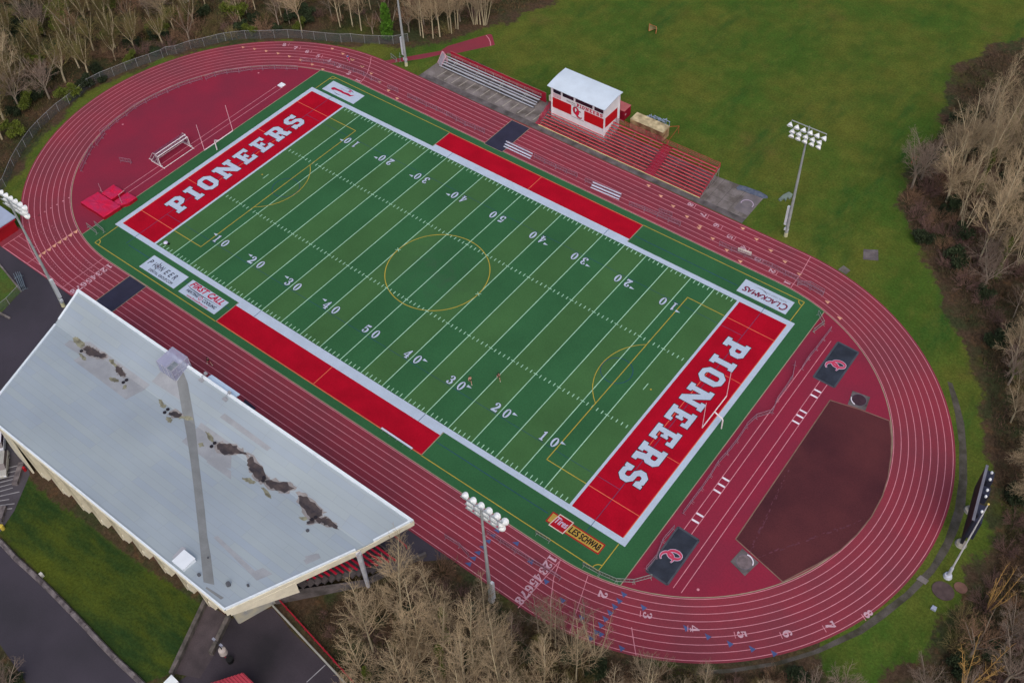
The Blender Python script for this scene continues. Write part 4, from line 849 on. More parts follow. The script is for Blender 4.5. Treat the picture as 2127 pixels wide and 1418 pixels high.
# back wall, flared buttresses, end walls
bw_ = MB(); bw_.prism([(-24.6, -65.2), (19.0, -64.6), (19.6, -64.9), (19.4, -64.0), (-24.6, -64.2)], 0, 10.9); part(bw_, 'back_wall', M_CREAMW)
for i, (bx, by) in enumerate([(-20.1, -66.7), (-15.3, -66.6), (-10.6, -66.6), (-6.4, -66.5), (-2.0, -66.3), (2.3, -66.2), (6.9, -66.1), (11.4, -66.0), (15.6, -65.9)]):
    b_ = MB(); h = 11.9; t = .16
    for (xa, ya), (xb, yb) in (((bx - .1, by), (bx - .55, -64.9)), ((bx + .95, by + .15), (bx + 1.0, -64.9))):
        # triangular fin: foot out at the ground, leaning back under the eaves
        vs = []
        for sgn in (-t / 2, t / 2): vs += [(xa + sgn, ya, 0), (xa + sgn, ya - .55, h), (xb + sgn, -64.95, h), (xb + sgn, -64.95, 0)]
        b_.add(vs, [(0, 1, 2, 3), (7, 6, 5, 4), (0, 4, 5, 1), (1, 5, 6, 2), (2, 6, 7, 3), (3, 7, 4, 0)])
    b_.add([(bx, by + .12, .0), (bx + .9, by + .2, .0), (bx + .9, by + .2, 1.2), (bx, by + .12, 1.2), (bx + .3, -65.0, 3.2), (bx + .9, -65.0, 3.2)], [(0, 1, 2, 3), (3, 2, 5, 4)])
    part(b_, 'buttress', M_CREAM)
ew = MB(); wall(ew, (20.6, -65.1), (22.4, -60.1), .25, 0, 4.2, 0, 4.6); wall(ew, (20.6, -65.1), (18.9, -64.7), .25, 0, 4.2, 0, 4.2); part(ew, 'end_wall', mat('pale_render', S(168, 164, 146), .85, .2, .6, col2=S(146, 150, 154)))
ew = MB(); wall(ew, (24.75, -67.0), (27.9, -59.1), .2, 10.7, 11.4, 7.9, 10.5); part(ew, 'gable_panel', M_CREAM)
ew = MB(); wall(ew, (-27.6, -66.3), (-22.0, -67.0), .25, 0, 11.2, 0, 11.4); wall(ew, (-27.6, -66.3), (-29.6, -59.0), .25, 0, 11.2, 0, 10.4); part(ew, 'end_wall', M_CREAM)
ac = MB(); c_ = [(21.28, -65.18)][0]; ac.box(21.0, 22.4, -64.3, -63.2, 4.3, 4.9); part(ac, 'air_unit', MATS['hatch_white'])

# ---------------------------------------------------------------- press box, bleachers and sheds on the far side
M_WALLW = mat('press_white', S(228, 226, 232), .6, .05, 1); M_WALLR = mat('press_red', S(186, 6, 20), .7, .06, .5); M_ROOFW = mat('press_roof', S(204, 218, 232), .5, .06, .35, fine=.03); M_GLASS = mat('window_dark', S(44, 30, 46), .15, .1, spec=.6)
px0, px1, py0, py1, pz = -8.75, 3.75, 45.8, 50.9, 8.15
pb = empty('press_box', (-2.5, 48.3, 0), 0, 'white and red press box with a pale curved roof above the red bleachers', 'press box')
PBI = Matrix.Translation((2.5, -48.3, 0))
def pp(mb, name, m, parent=None):
    o = mb.build(name, m, parent or pb)
    if parent is None: o.matrix_parent_inverse = PBI
    return o
body = pp(MB().box(px0, px1, py0, py1, 0.0, pz), 'wall', M_WALLW)
r_ = MB(); NA = 8; ya, yb = 45.25, 51.4
for k in range(NA + 1):
    t = k / NA; y = ya + (yb - ya) * t; z = 8.22 + .55 * t + .22 * math.sin(math.pi * t)
    r_.v += [(-9.45, y, z), (4.15, y, z), (-9.45, y, z - .14), (4.15, y, z - .14)]
for k in range(NA):
    a = 4 * k; b = a + 4; r_.f += [(a, a + 1, b + 1, b), (a + 2, b + 2, b + 3, a + 3), (a, b, b + 2, a + 2), (a + 1, a + 3, b + 3, b + 1)]; r_.mi += [0] * 4
r_.f += [(0, 2, 3, 1), (4 * NA, 4 * NA + 1, 4 * NA + 3, 4 * NA + 2)]; r_.mi += [0, 0]
pp(r_, 'roof', M_ROOFW)
g2 = MB(); g2.add([(px1 - .02, py0, pz), (px1 - .02, py1, pz), (px1 - .02, py1, 8.66), (px1 - .02, 48.3, 8.6), (px1 - .02, py0 + .1, 8.2)], [(0, 1, 2, 3, 4)]); g2.add([(px0 + .02, py0, pz), (px0 + .02, py1, pz), (px0 + .02, py1, 8.66), (px0 + .02, 48.3, 8.6), (px0 + .02, py0 + .1, 8.2)], [(4, 3, 2, 1, 0)]); pp(g2, 'gable', M_WALLW)
F_ = py0 - .03
for xa, xb in ((-8.35, -6.55), (-6.1, -3.5), (-3.05, .95), (1.4, 3.45)):
    wdw = pp(MB().box(xa, xb, F_, py0 + .02, 6.75, 7.85), 'window', M_GLASS)
    pp(MB().box(xa, xb, F_ - .03, py0, 6.66, 6.74), 'window_sill', M_WALLW)
for xa, xb in ((-8.55, -4.05), (-.95, 3.6)): pp(MB().box(xa, xb, F_, py0 + .02, 3.15, 5.55), 'red_panel', M_WALLR)
lp = pp(MB().box(-3.98, -1.02, F_ - .01, py0 + .02, 2.95, 5.75), 'logo_panel', M_WALLW)
fr = MB().box(-3.98, -1.02, F_ - .03, F_, 2.92, 2.97); fr.box(-3.98, -1.02, F_ - .03, F_, 5.73, 5.78); fr.build('panel_trim', M_NAVY, lp)
oc_logo(lp, (-2.5, F_ - .02, 4.35), (1, 0, 0), (0, 0, 1), .82, mat('logo_crimson', S(214, 12, 62), .7), mat('logo_black', S(30, 22, 34), .7))
t = MB(); x = -2.75
for ch, wd in zip('PIONEERS', (.62, .32, .62, .8, .62, .62, .68, .62)): bold(t, glyph(ch, wd, .78), (x, F_ - .012, 5.76), (1, 0, 0), (0, 0, 1), .001); x += wd + .17
pp(t, 'lettering', mat('letter_crimson', S(190, 30, 66), .7))
t = MB(); put(t, text_vf('Home of the', 2.1, .5, .35), (-5.15, F_ - .012, 5.95), (1, 0, 0), (0, 0, 1)); pp(t, 'script_lettering', M_NAVY)
t = MB()
for k in range(3):
    for j in range(7): t.add([(-8.35 + .27 * j, F_ - .01, 6.4 - .3 * k), (-8.15 + .27 * j, F_ - .01, 6.4 - .3 * k), (-8.15 + .27 * j, F_ - .01, 6.55 - .3 * k), (-8.35 + .27 * j, F_ - .01, 6.55 - .3 * k)], [(0, 1, 2, 3)])
pp(t, 'small_lettering', mat('letter_faded', S(190, 96, 120), .7))
pp(MB().box(px1 - .02, px1 + .03, 46.1, 50.3, 3.3, 5.6), 'red_panel', M_WALLR)
tr_ = MB()
for x, y in ((px0, py0), (px1, py0), (px1, py1)): tr_ = MB().box(x - .12, x + .12, y - .12, y + .12, 0, pz); pp(tr_, 'corner_trim', M_WALLW)
bal = pp(MB().box(px0 - 1.3, px0 + .01, 46.6, 48.9, 3.5, 4.75), 'side_porch', M_CREAM)
hn = MB(); hn.box(px1 + .03, px1 + .1, 50.6, 50.9, 2.6, 3.4); pp(hn, 'utility_box', M_WALLW)
# red bleachers
M_SEAT = mat('seat_faded_red', S(186, 92, 96), .6, .10, .6, fine=.05); M_RISER = mat('riser_red', S(150, 22, 50), .7, .12, .5); M_RAILR = mat('rail_red', S(176, 28, 62), .6)
bc = empty('red_bleacher', (8.4, 46, 0), 0, 'long bank of faded red bleacher rows in front of the press box', 'bleacher')
BI = Matrix.Translation((-8.4, -46, 0))
def bp(mb, name, m):
    o = mb.build(name, m, bc); o.matrix_parent_inverse = BI; return o
NR, Y0, DY, Z0, DZ = 10, 43.15, .62, .45, .265
for i in range(NR):
    y, z = Y0 + DY * i, Z0 + DZ * i
    segs = [(-9.6 + .05 * i, 15.2), (17.35, 27.3)]
    s_ = MB()
    for xa, xb in segs:
        for k in range(int((xb - xa) / 4.5) + 1):
            a, b = xa + 4.5 * k, min(xa + 4.5 * (k + 1) - .03, xb)
            if b - a > .2: s_.box(a, b, y, y + .25, z, z + .05)
    bp(s_, 'seat_row', M_SEAT)
    f_ = MB(); f_.box(-9.6, 27.3, y + .30, y + .62, z - .18 + DZ * .0, z - .14); f_.box(-9.6, 27.3, y + .27, y + .29, z - .16, z + DZ - .06)
    bp(f_, 'foot_board', M_RISER)
fp = MB(); fp.box(-9.9, 27.35, 42.72, 43.1, .14, .2); bp(fp, 'foot_board', M_RISER)
sl = MB(); sl.box(-9.9, 27.35, 42.62, 42.70, .05, .22); bp(sl, 'front_sill', mat('sill_cream', S(214, 200, 150), .8, .1))
for x in np.arange(-9.6, 27.5, 3.7):
    fr_ = MB(); fr_.tube([(x, 42.8, .08), (x, 49.2, 2.75)], .05, 5); fr_.tube([(x, 49.2, 0), (x, 49.3, 2.8)], .05, 5); fr_.tube([(x, 46, 0), (x, 46, 1.4)], .05, 5); fr_.tube([(x, 42.8, .06), (x, 49.2, .06)], .04, 5); fr_.tube([(x, 46, .1), (x, 49.2, 2.6)], .03, 5); bp(fr_, 'support_frame', mat('steel_dull', S(126, 120, 120), .5, .15, spec=.5))
ra = MB()
for z in (3.15, 3.5, 3.85):
    ra.tube([(4.1, 49.45, z), (27.4, 49.45, z)], .028, 5)
for x in np.arange(4.1, 27.5, 2.33): ra.tube([(x, 49.45, 2.6), (x, 49.45, 3.85)], .03, 5)
bp(ra, 'back_rail', M_RAILR)
for x in (27.42, -10.0):
    ra = MB(); ra.tube([(x, 49.4, 3.85), (x, 43.3, 1.35)], .03, 5); ra.tube([(x, 49.4, 3.3), (x, 43.3, .9)], .03, 5)
    for k in range(6): ra.tube([(x, 43.3 + 1.22 * k, .3 + .5 * k), (x, 43.3 + 1.22 * k, 1.35 + .5 * k)], .03, 5)
    bp(ra, 'end_rail', M_RAILR)
rm = MB(); rm.quad((4.1, 49.46, 2.7), (27.4, 49.46, 2.7), (27.4, 49.46, 3.83), (4.1, 49.46, 3.83)); bp(rm, 'rail_mesh', mat('rail_mesh', S(150, 120, 110), .8, alpha=.3))
for xa, xb in ((15.3, 17.25), (-10.6, -9.75)):
    s_ = MB()
    for i in range(2 * NR): y, z = Y0 - .5 + DY * i / 2, .2 + DZ * i / 2; s_.box(xa, xb, y, y + .27, z, z + .04)
    bp(s_, 'aisle_steps', mat('aisle_red', S(168, 50, 76), .7, .12))
    h_ = MB(); xm = (xa + xb) / 2
    for k in range(4): y, z = 43.6 + 1.5 * k, .7 + .65 * k; h_.tube([(xm, y, z), (xm, y, z + .9), (xm, y + .9, z + 1.3), (xm, y + .9, z + .4)], .035, 5); h_.tube([(xm, y, z + .45), (xm, y + .9, z + .85)], .03, 5)
    bp(h_, 'hand_rail', M_RAILR)
h_ = MB(); h_.tube([(.2, 42.6, .2), (.2, 42.6, 1.1), (.9, 43.5, 1.4), (.9, 43.5, .5)], .04, 5); bp(h_, 'hand_rail', M_RAILR)
# aluminium bleachers in front of a red windscreen fence
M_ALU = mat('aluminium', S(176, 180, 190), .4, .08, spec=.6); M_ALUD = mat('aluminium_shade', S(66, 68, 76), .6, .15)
for (xa, xb, lab) in ((-38.6, -26.3, 'aluminium bleacher section at the far left end, beside the soccer goal'), (-26.2, -13.7, 'aluminium bleacher section on the right, nearer the press box')):
    al = empty('aluminium_bleacher', ((xa + xb) / 2, 47.5, 0), 0, lab, 'bleacher', 'aluminium bleacher sections'); AI = Matrix.Translation((-(xa + xb) / 2, -47.5, 0))
    def ap(mb, name, m):
        o = mb.build(name, m, al); o.matrix_parent_inverse = AI; return o
    for i in range(5):
        y, z = 46.1 + .62 * i, .42 + .22 * i
        ap(MB().box(xa, xb, y, y + .26, z, z + .05), 'seat_row', M_ALU)
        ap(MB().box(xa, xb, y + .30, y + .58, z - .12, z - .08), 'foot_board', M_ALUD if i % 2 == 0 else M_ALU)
    for x in np.arange(xa + .3, xb, 2.3): fr2 = MB(); fr2.tube([(x, 46.1, .05), (x, 49.0, 1.2)], .03, 4); fr2.tube([(x, 49.0, 0), (x, 49.0, 1.3)], .03, 4); fr2.tube([(x, 46.1, .03), (x, 49.0, .03)], .03, 4); ap(fr2, 'support_frame', MATS['steel_dull'])
    for t in (.28, .76):
        x = xa + (xb - xa) * t; hr = MB()
        for dx in (-.0,): hr.tube([(x, 46.5, .5), (x, 46.5, 1.45), (x, 48.1, 1.95), (x, 48.1, 1.0)], .035, 5); hr.tube([(x + .12, 46.5, 1.0), (x + .12, 48.1, 1.5)], .03, 5); ap(hr, 'hand_rail', mat('rail_pale', S(170, 172, 170), .5))
    hr = MB()
    for z in (1.7, 2.0): hr.tube([(xa, 49.05, z), (xb, 49.05, z)], .025, 4)
    for x in np.arange(xa, xb + .1, 2.05): hr.tube([(x, 49.05, 1.2), (x, 49.05, 2.0)], .025, 4)
    ap(hr, 'back_rail', mat('rail_pale', S(170, 172, 170), .5))
fn = empty('windscreen_fence', (-25.4, 49.4, 0), 0, 'red windscreen fence standing behind the aluminium bleachers', 'fence'); FI = Matrix.Translation((25.4, -49.4, 0))
o = MB().box(-38.0, -12.9, 49.36, 49.42, .05, 2.35).build('windscreen', mat('windscreen_red', S(158, 22, 48), .8, .12, .5), fn); o.matrix_parent_inverse = FI
t = MB()
for x in np.arange(-38, -12.8, 2.51): t.tube([(x, 49.45, 0), (x, 49.45, 2.45)], .04, 5)
t.tube([(-38, 49.45, 2.42), (-12.9, 49.45, 2.42)], .03, 5); o = t.build('fence_post', mat('post_pink', S(186, 116, 120), .6), fn); o.matrix_parent_inverse = FI
# long dark net bench lying behind the fence
q = [(-35.47, 51.30), (-25.40, 51.15)]; nb = empty('rolled_net', (*q[0], 0), 0, 'long dark green netted frame lying on the grass behind the red fence', 'net'); NI = Matrix.Translation((-q[0][0], -q[0][1], 0))
t = MB(); a, b = Vector((*q[0], 0)), Vector((*q[1], 0)); ZU = Vector((0, 0, 1))
t.tube([a + ZU * .9, b + ZU * .9], .05, 5); t.tube([a, b], .05, 5)
for k in range(11): p = a.lerp(b, k / 10); t.tube([p, p + ZU * .9], .03, 4)
o = t.build('frame', mat('frame_dark', S(46, 62, 54), .7), nb); o.matrix_parent_inverse = NI
t = MB(); t.quad(a, b, b + ZU * .9, a + ZU * .9); o = t.build('netting', mat('net_dark', S(28, 44, 36), .9, alpha=.85), nb); o.matrix_parent_inverse = NI
# storage containers
def container(x0, x1, y0, y1, h, mw, mr, lab, door_m):
    c = empty('storage_container', ((x0 + x1) / 2, (y0 + y1) / 2, 0), 0, lab, 'container'); I = Matrix.Translation((-(x0 + x1) / 2, -(y0 + y1) / 2, 0))
    b = MB(); n_ = int((x1 - x0) / .28)
    for s_ in range(n_):
        xa = x0 + (x1 - x0) * s_ / n_; xb = x0 + (x1 - x0) * (s_ + .55) / n_; b.box(xa, xb, y0 - .035, y0, .15, h - .12); b.box(xa, xb, y1, y1 + .035, .15, h - .12)
    b.box(x0, x1, y0, y1, .1, h - .05); m_ = int((y1 - y0) / .28)
    for s_ in range(m_): ya = y0 + (y1 - y0) * s_ / m_; b.box(x1, x1 + .035, ya, ya + .15, .15, h - .12)
    o = b.build('wall', mw, c); o.matrix_parent_inverse = I
    r = MB(); r.box(x0 - .03, x1 + .06, y0 - .05, y1 + .05, h - .05, h + .02)
    k_ = int((x1 - x0) / .5)
    for s_ in range(k_): xa = x0 + (x1 - x0) * s_ / k_; r.box(xa + .1, xa + .3, y0, y1, h + .02, h + .045)
    o = r.build('roof', mr, c); o.matrix_parent_inverse = I
    d = MB(); d.box(x0, x1, y0 - .08, y0 - .04, .0, .16); d.box(x1 + .04, x1 + .07, y0 + .3, y0 + .75, 1.2, 1.6); o = d.build('bottom_rail', door_m, c); o.matrix_parent_inverse = I
container(-3.0, 3.35, 53.5, 55.95, 2.45, mat('container_red', S(150, 14, 44), .7, .12, .5), mat('container_red_roof', S(176, 96, 98), .7, .12), 'dull red steel storage container behind the press box', mat('rail_pinkish', S(190, 150, 160), .7))
container(5.6, 13.1, 52.3, 54.75, 2.45, mat('container_tan', S(166, 142, 108), .8, .25, .6, col2=S(122, 84, 66)), mat('container_tan_roof', S(196, 182, 146), .7, .15, .8, col2=S(150, 136, 106)), 'tan rust-streaked storage container behind the red bleachers', mat('rail_rust', S(120, 74, 60), .8))
t = MB(); random.seed(5)
J = [(7.25, 56.61), (7.57, 57.10), (8.31, 56.96), (8.46, 57.47), (9.25, 57.10), (9.64, 57.38), (10.20, 56.99), (10.41, 57.66), (11.08, 57.61)]
for k, p in enumerate(J):
    a_ = random.uniform(0, 3); d = Vector((math.cos(a_), math.sin(a_), 0)) * .5; c_ = Vector((*p, 0)); nn = Vector((-d.y, d.x, 0)) * 1.3
    t.tube([c_ - d, c_ - d + ZU * 1.0, c_ + d + ZU * 1.0, c_ + d], .05, 5); t.tube([c_ - d + nn, c_ - d, c_ + d, c_ + d + nn], .05, 5); t.box(c_.x - .5, c_.x + .5, c_.y - .04, c_.y + .04, .85, 1.0)
o = t.build('stacked_hurdles', mat('hurdle_blue', S(150, 166, 196), .5)); tag(o, 'jumbled stack of pale blue hurdles on the grass behind the tan container', 'hurdles')
q = [(12.60, 55.17), (14.23, 56.59), (13.88, 53.25)]; t = MB(); a, b, c_ = (Vector((*p, 0)) for p in q)
t.tube([a, a + ZU * 1.8, b + ZU * 1.8, b], .06, 6); t.tube([b + ZU * 1.7, c_], .04, 5); t.tube([a + ZU * 1.7, a + (c_ - b) * .8], .04, 5)
o = t.build('rusty_goal_frame', mat('rust_orange', S(176, 78, 52), .8, .2)); tag(o, 'rusty orange tube goal frame leaning beyond the tan container', 'goal frame')
# dark tarp strips and grey pallet on the grass near the light pole
t = MB(); P_ = [(31.47, 49.08), (31.65, 50.02), (32.78, 50.34), (34.32, 50.46), (35.64, 50.60), (37.15, 50.38), (37.56, 49.98), (36.89, 49.40), (35.37, 49.28), (34.26, 49.13), (32.87, 49.11), (31.88, 48.72)]; t.prism(P_, 0, .18); o = t.build('folded_tarp', mat('tarp_blue', S(64, 72, 92), .7, .4, 2.0, col2=S(104, 112, 126))); tag(o, 'crumpled dark blue tarp lying along the shot put pad', 'tarp')
t = MB(); P_ = [(39.35, 50.68), (39.51, 52.23), (39.99, 53.54), (40.87, 53.37), (41.08, 52.40), (40.85, 51.91), (40.46, 52.27), (40.66, 50.98), (40.08, 51.52), (39.97, 50.80), (39.82, 50.45)]; t.prism(P_, 0, .3); o = t.build('grey_sheet', mat('sheet_grey', S(118, 132, 124), .6, .15)); tag(o, 'grey corrugated sheet leaning in the grass beside the right light pole', 'metal sheet')
# manhole patch by the javelin arc

# ---------------------------------------------------------------- floodlight poles
M_POLE = mat('galvanised', S(150, 156, 158), .5, .12, .8, spec=.5); M_LAMP = mat('lamp_white', S(238, 242, 252), .35, .04, spec=.6); M_LENS = mat('lamp_glass', S(214, 222, 236), .1, .05, spec=.8); M_BOXP = mat('gear_box', S(196, 204, 212), .5, .08)
def bell():
    b = MB(); pr = [(0, .08), (.12, .17), (.25, .27), (.45, .36), (.5, .37)]; n = 12
    for k, (d, r) in enumerate(pr):
        for j in range(n): a = 2 * math.pi * j / n; b.v.append((r * math.cos(a), d, r * math.sin(a)))
    for k in range(len(pr) - 1):
        for j in range(n): a = k * n + j; c = k * n + (j + 1) % n; b.f.append((a, a + n, c + n, c)); b.mi.append(0)
    b.f.append(tuple(range(n))); b.mi.append(0)
    lens = MB(); lens.add([(.34 * math.cos(2 * math.pi * j / n), .46, .34 * math.sin(2 * math.pi * j / n)) for j in range(n)], [tuple(range(n))])
    return b.mesh('floodlight', M_LAMP), lens.mesh('lens', M_LENS)
BELL, LENS = bell()
def light_pole(x, y, face, label, H=24.6):
    e = empty('floodlight_pole', (x, y, 0), 0 if face > 0 else math.pi, label, 'light pole', 'floodlight poles round the track')
    t = MB(); t.tube([(0, 0, .9), (0, 0, H)], [.30, .13], 10); t.build('pole_shaft', M_POLE, e)
    t = MB(); t.tube([(0, 0, 0), (0, 0, .9)], [.36, .33], 10); t.build('pole_base', mat('base_cream', S(186, 184, 150), .8), e)
    t = MB(); t.box(.3, .72, -.22, .22, 2.6, 6.9)
    t.build('gear_box', M_BOXP, e)
    t = MB(); t.box(-.28, .5, -.22, .22, 1.4, 1.9); t.build('switch_box', M_BOXP, e)
    rows = ((H - .15, 6, 3.1), (H - 1.25, 5, 2.5), (H - 2.15, 5, 2.5))
    for z, n_, hw in rows:
        t = MB(); t.box(-hw, hw, -.06, .06, z - .06, z + .06); 
        for k in range(n_): xx = -hw + 2 * hw * k / (n_ - 1); t.tube([(xx, 0, z), (xx, .25, z - .22)], .03, 4)
        t.build('crossarm', M_POLE, e)
        for k in range(n_):
            xx = -hw + 2 * hw * k / (n_ - 1)
            l_ = bpy.data.objects.new('floodlight', BELL); COL.objects.link(l_); l_.parent = e; l_.scale = (1.35,) * 3; l_.location = (xx, .2, z - .3); l_.rotation_euler = (-math.radians(38), 0, math.radians((k - n_ / 2) * 5))
            g_ = bpy.data.objects.new('lens', LENS); COL.objects.link(g_); g_.parent = l_
    return e
light_pole(44.9, 43.0, -1, 'tall galvanised floodlight pole standing in the grass right of the red bleachers')
light_pole(46.2, -43.2, 1, 'tall floodlight pole behind the bare trees at the near bend')
light_pole(-46.6, -43.5, 1, 'tall floodlight pole leaning over the left bend next to the grandstand')
light_pole(-44.75, 42.5, -1, 'tall floodlight pole by the javelin runway, its lamps cut off by the top edge')

# flagpole and scoreboard past the right bend
e = empty('flagpole', (93.8, -3.3, 0), 0, 'white flagpole with a gold ball beside the black scoreboard', 'flagpole')
t = MB(); t.tube([(0, 0, 0), (0, 0, 18.5)], [.14, .07], 8); t.build('pole', mat('pole_white', S(206, 208, 210), .4, .08), e)
t = MB(); t.tube([(0, 0, 0), (0, 0, .45)], [.62, .5], 14); t.tube([(0, 0, .45), (0, 0, 2.4)], [.24, .22], 8); t.build('base', mat('base_white', S(196, 200, 214), .5), e)
t = MB(); t.sphere((0, 0, 18.6), .16, 8, 6); t.build('finial', mat('gold', S(220, 196, 110), .3, metal=.3), e)
A = Vector((93.6, 1.2)); Bv = Vector((91.95, 10.6)); dS = (Bv - A).normalized(); aS = math.atan2(dS.y, dS.x)
e = empty('scoreboard', (A.x, A.y, 0), aS, 'large black scoreboard seen edge-on past the right bend', 'scoreboard'); Ls = (Bv - A).length
M_SBK = mat('scoreboard_black', S(30, 30, 42), .5, .15, .8)
for x in (1.3, 7.2):
    t = MB().box(x - .16, x + .16, -.2, .2, 0, 8.0); t.build('post', M_SBK, e); t = MB(); t.tube([(x, 0, 0), (x, 0, .35)], [.85, .7], 12); t.build('footing', mat('footing', S(150, 146, 138), .9, .2, 2), e)
MB().box(0, Ls, .2, .5, 2.6, 8.1).build('panel', M_SBK, e)
MB().box(-.03, Ls + .03, .18, .55, 8.1, 8.2).build('top_trim', mat('trim_grey', S(110, 110, 122), .5), e)
for xa, xb, za, zb_ in ((.6, 3.6, 3.0, 7.2), (5.2, 6.6, 5.2, 7.4), (7.6, 9.2, 4.4, 7.6)): MB().box(xa, xb, -.9, .19, za, zb_).build('rear_cabinet', mat('cabinet_grey', S(46, 48, 66), .5, .1), e)
for x in (2.0, 4.6, 5.7, 7.6, 8.8): 
    t = MB(); t.sphere((x, -.45, 7.9), .2, 10, 6, 1.5); t.build('beacon', mat('beacon_white', S(226, 230, 240), .4), e)

# ---------------------------------------------------------------- goals
def goalpost(x, s, label):
    e = empty('goalpost', (x, 0, 0), 0 if s > 0 else math.pi, label, 'goalpost', 'gooseneck football goalposts')
    Wp = mat('post_white', S(226, 216, 222), .4, .05)
    t = MB(); P_ = [(0, 0, 0), (0, 0, 2.0)] + [(-.6 + .6 * math.cos(a), 0, 2.0 + .6 * math.sin(a) * .9) for a in (0.4, .8, 1.2)] + [(-1.0, 0, 2.75), (-1.55, 0, 3.05)]
    t.tube(P_, [.12] * 2 + [.11] * 5, 8); t.build('gooseneck', Wp, e)
    t = MB(); t.tube([(-1.55, -3.65, 3.05), (-1.55, 3.65, 3.05)], .085, 8); t.build('crossbar', Wp, e)
    for y in (-3.62, 3.62): t = MB(); t.tube([(-1.55, y, 3.0), (-1.55, y, 9.2)], [.065, .05], 6); t.build('upright', mat('upright_pink', S(224, 176, 190), .4, .05), e)
goalpost(56.62, 1, 'white gooseneck goalpost over the right end zone')
goalpost(-56.69, -1, 'white gooseneck goalpost over the left end zone')
M_GOALW = mat('goal_white', S(226, 222, 226), .4, .06); M_NET = mat('goal_net', S(128, 84, 110), .9, .1, 2, alpha=.35)
e = empty('soccer_goals', (-63, -6, 0), 0, 'pair of white soccer goals pushed together on the left infield', 'soccer goal')
I_ = Matrix.Translation((63, 6, 0))
def gset(mb, n_, m): o = mb.build(n_, m, e); o.matrix_parent_inverse = I_
for i, (xf, xb, ya, yb) in enumerate(((-61.7, -64.6, -9.8, -2.45), (-62.6, -65.5, -9.6, -2.2))):
    t = MB(); t.tube([(xf, ya, 0), (xf, ya, 2.44), (xf, yb, 2.44), (xf, yb, 0)], .10, 6)
    t.tube([(xf + 1.1, ya, .06), (xb, ya, .06)], .06, 6); t.tube([(xf + 1.1, yb, .06), (xb, yb, .06)], .06, 6); t.tube([(xb + .6, ya, .06), (xb + .6, yb, .06)], .05, 6)
    for y in (ya, yb): t.tube([(xf, y, 2.44), (xf - .9, y, 2.4), (xb + .2, y, .1)], .035, 5)
    gset(t, 'goal_frame', M_GOALW)
    if i == 0: t = MB(); t.tube([(xf + .9, ya, .07), (xf + .9, yb, .07)], .06, 6); gset(t, 'ground_bar', M_GOALW)
    t = MB()
    for y in (ya, yb): t.add([(xf, y, 0), (xf, y, 2.4), (xf - .9, y, 2.4), (xb + .2, y, .1)], [(0, 1, 2, 3)])
    t.quad((xf - .9, ya, 2.4), (xf - .9, yb, 2.4), (xb + .2, yb, .1), (xb + .2, ya, .1)); t.quad((xf, ya, 2.42), (xf, yb, 2.42), (xf - .9, yb, 2.4), (xf - .9, ya, 2.4)); gset(t, 'net', M_NET)
e = empty('training_goal', (-38.8, 47.6, 0), 0, 'pale pink-framed training goal standing at the left end of the bleachers', 'soccer goal'); t = MB()
for k in (0, .35): t.tube([(-1.0 + k, 1.1, 0), (-1.0 + k, 1.1, 2.1), (.75 + k, 1.1 - .9, 2.1), (.75 + k, 1.1 - .9, 0)], .07, 6)
t.tube([(-1.0, 1.1, 2.1), (-1.2, -.4, .1), (.5, -1.3, .1), (.75, .2, 2.1)], .05, 5); t.build('frame', mat('goal_pink', S(216, 164, 178), .5), e)
t = MB(); t.quad((-1.0, 1.1, 2.05), (.75, .2, 2.05), (.5, -1.3, .1), (-1.2, -.4, .1)); t.add([(-1, 1.1, 0), (-1, 1.1, 2.05), (-1.2, -.4, .1)], [(0, 1, 2)]); t.build('net', mat('pale_net', S(170, 160, 176), .9, alpha=.7), e)
q = [(-8.68, 82.99), (-7.16, 83.15), (-6.10, 81.66)]; e = empty('lacrosse_goal', (*q[0], 0), 0, 'small orange-framed lacrosse goal alone in the upper grass field', 'lacrosse goal')
t = MB(); t.tube([(-.9, 0, 0), (-.9, 0, 1.83), (.9, 0, 1.83), (.9, 0, 0)], .06, 5); t.tube([(-.9, 0, .04), (0, 2.0, .04), (.9, 0, .04)], .05, 5); t.build('frame', mat('orange_frame', S(214, 130, 84), .6), e)
t = MB(); t.add([(-.9, 0, 1.8), (.9, 0, 1.8), (0, 2.0, .05), (-.9, 0, 0), (.9, 0, 0)], [(0, 1, 2), (0, 2, 3), (1, 4, 2)]); t.build('net', mat('tan_net', S(170, 156, 120), .9, alpha=.75), e)
for k, p in enumerate([(55.00, 74.42), (55.45, 74.74)]):
    t = MB(); t.tube([(*p, 0), (p[0], p[1], 1.6)], .07, 5); o = t.build('marker_post', mat('post_orange', S(204, 96, 58), .7)); tag(o, ('left' if k == 0 else 'right') + ' one of two orange marker posts at the edge of the brush', 'marker post', 'orange marker posts')

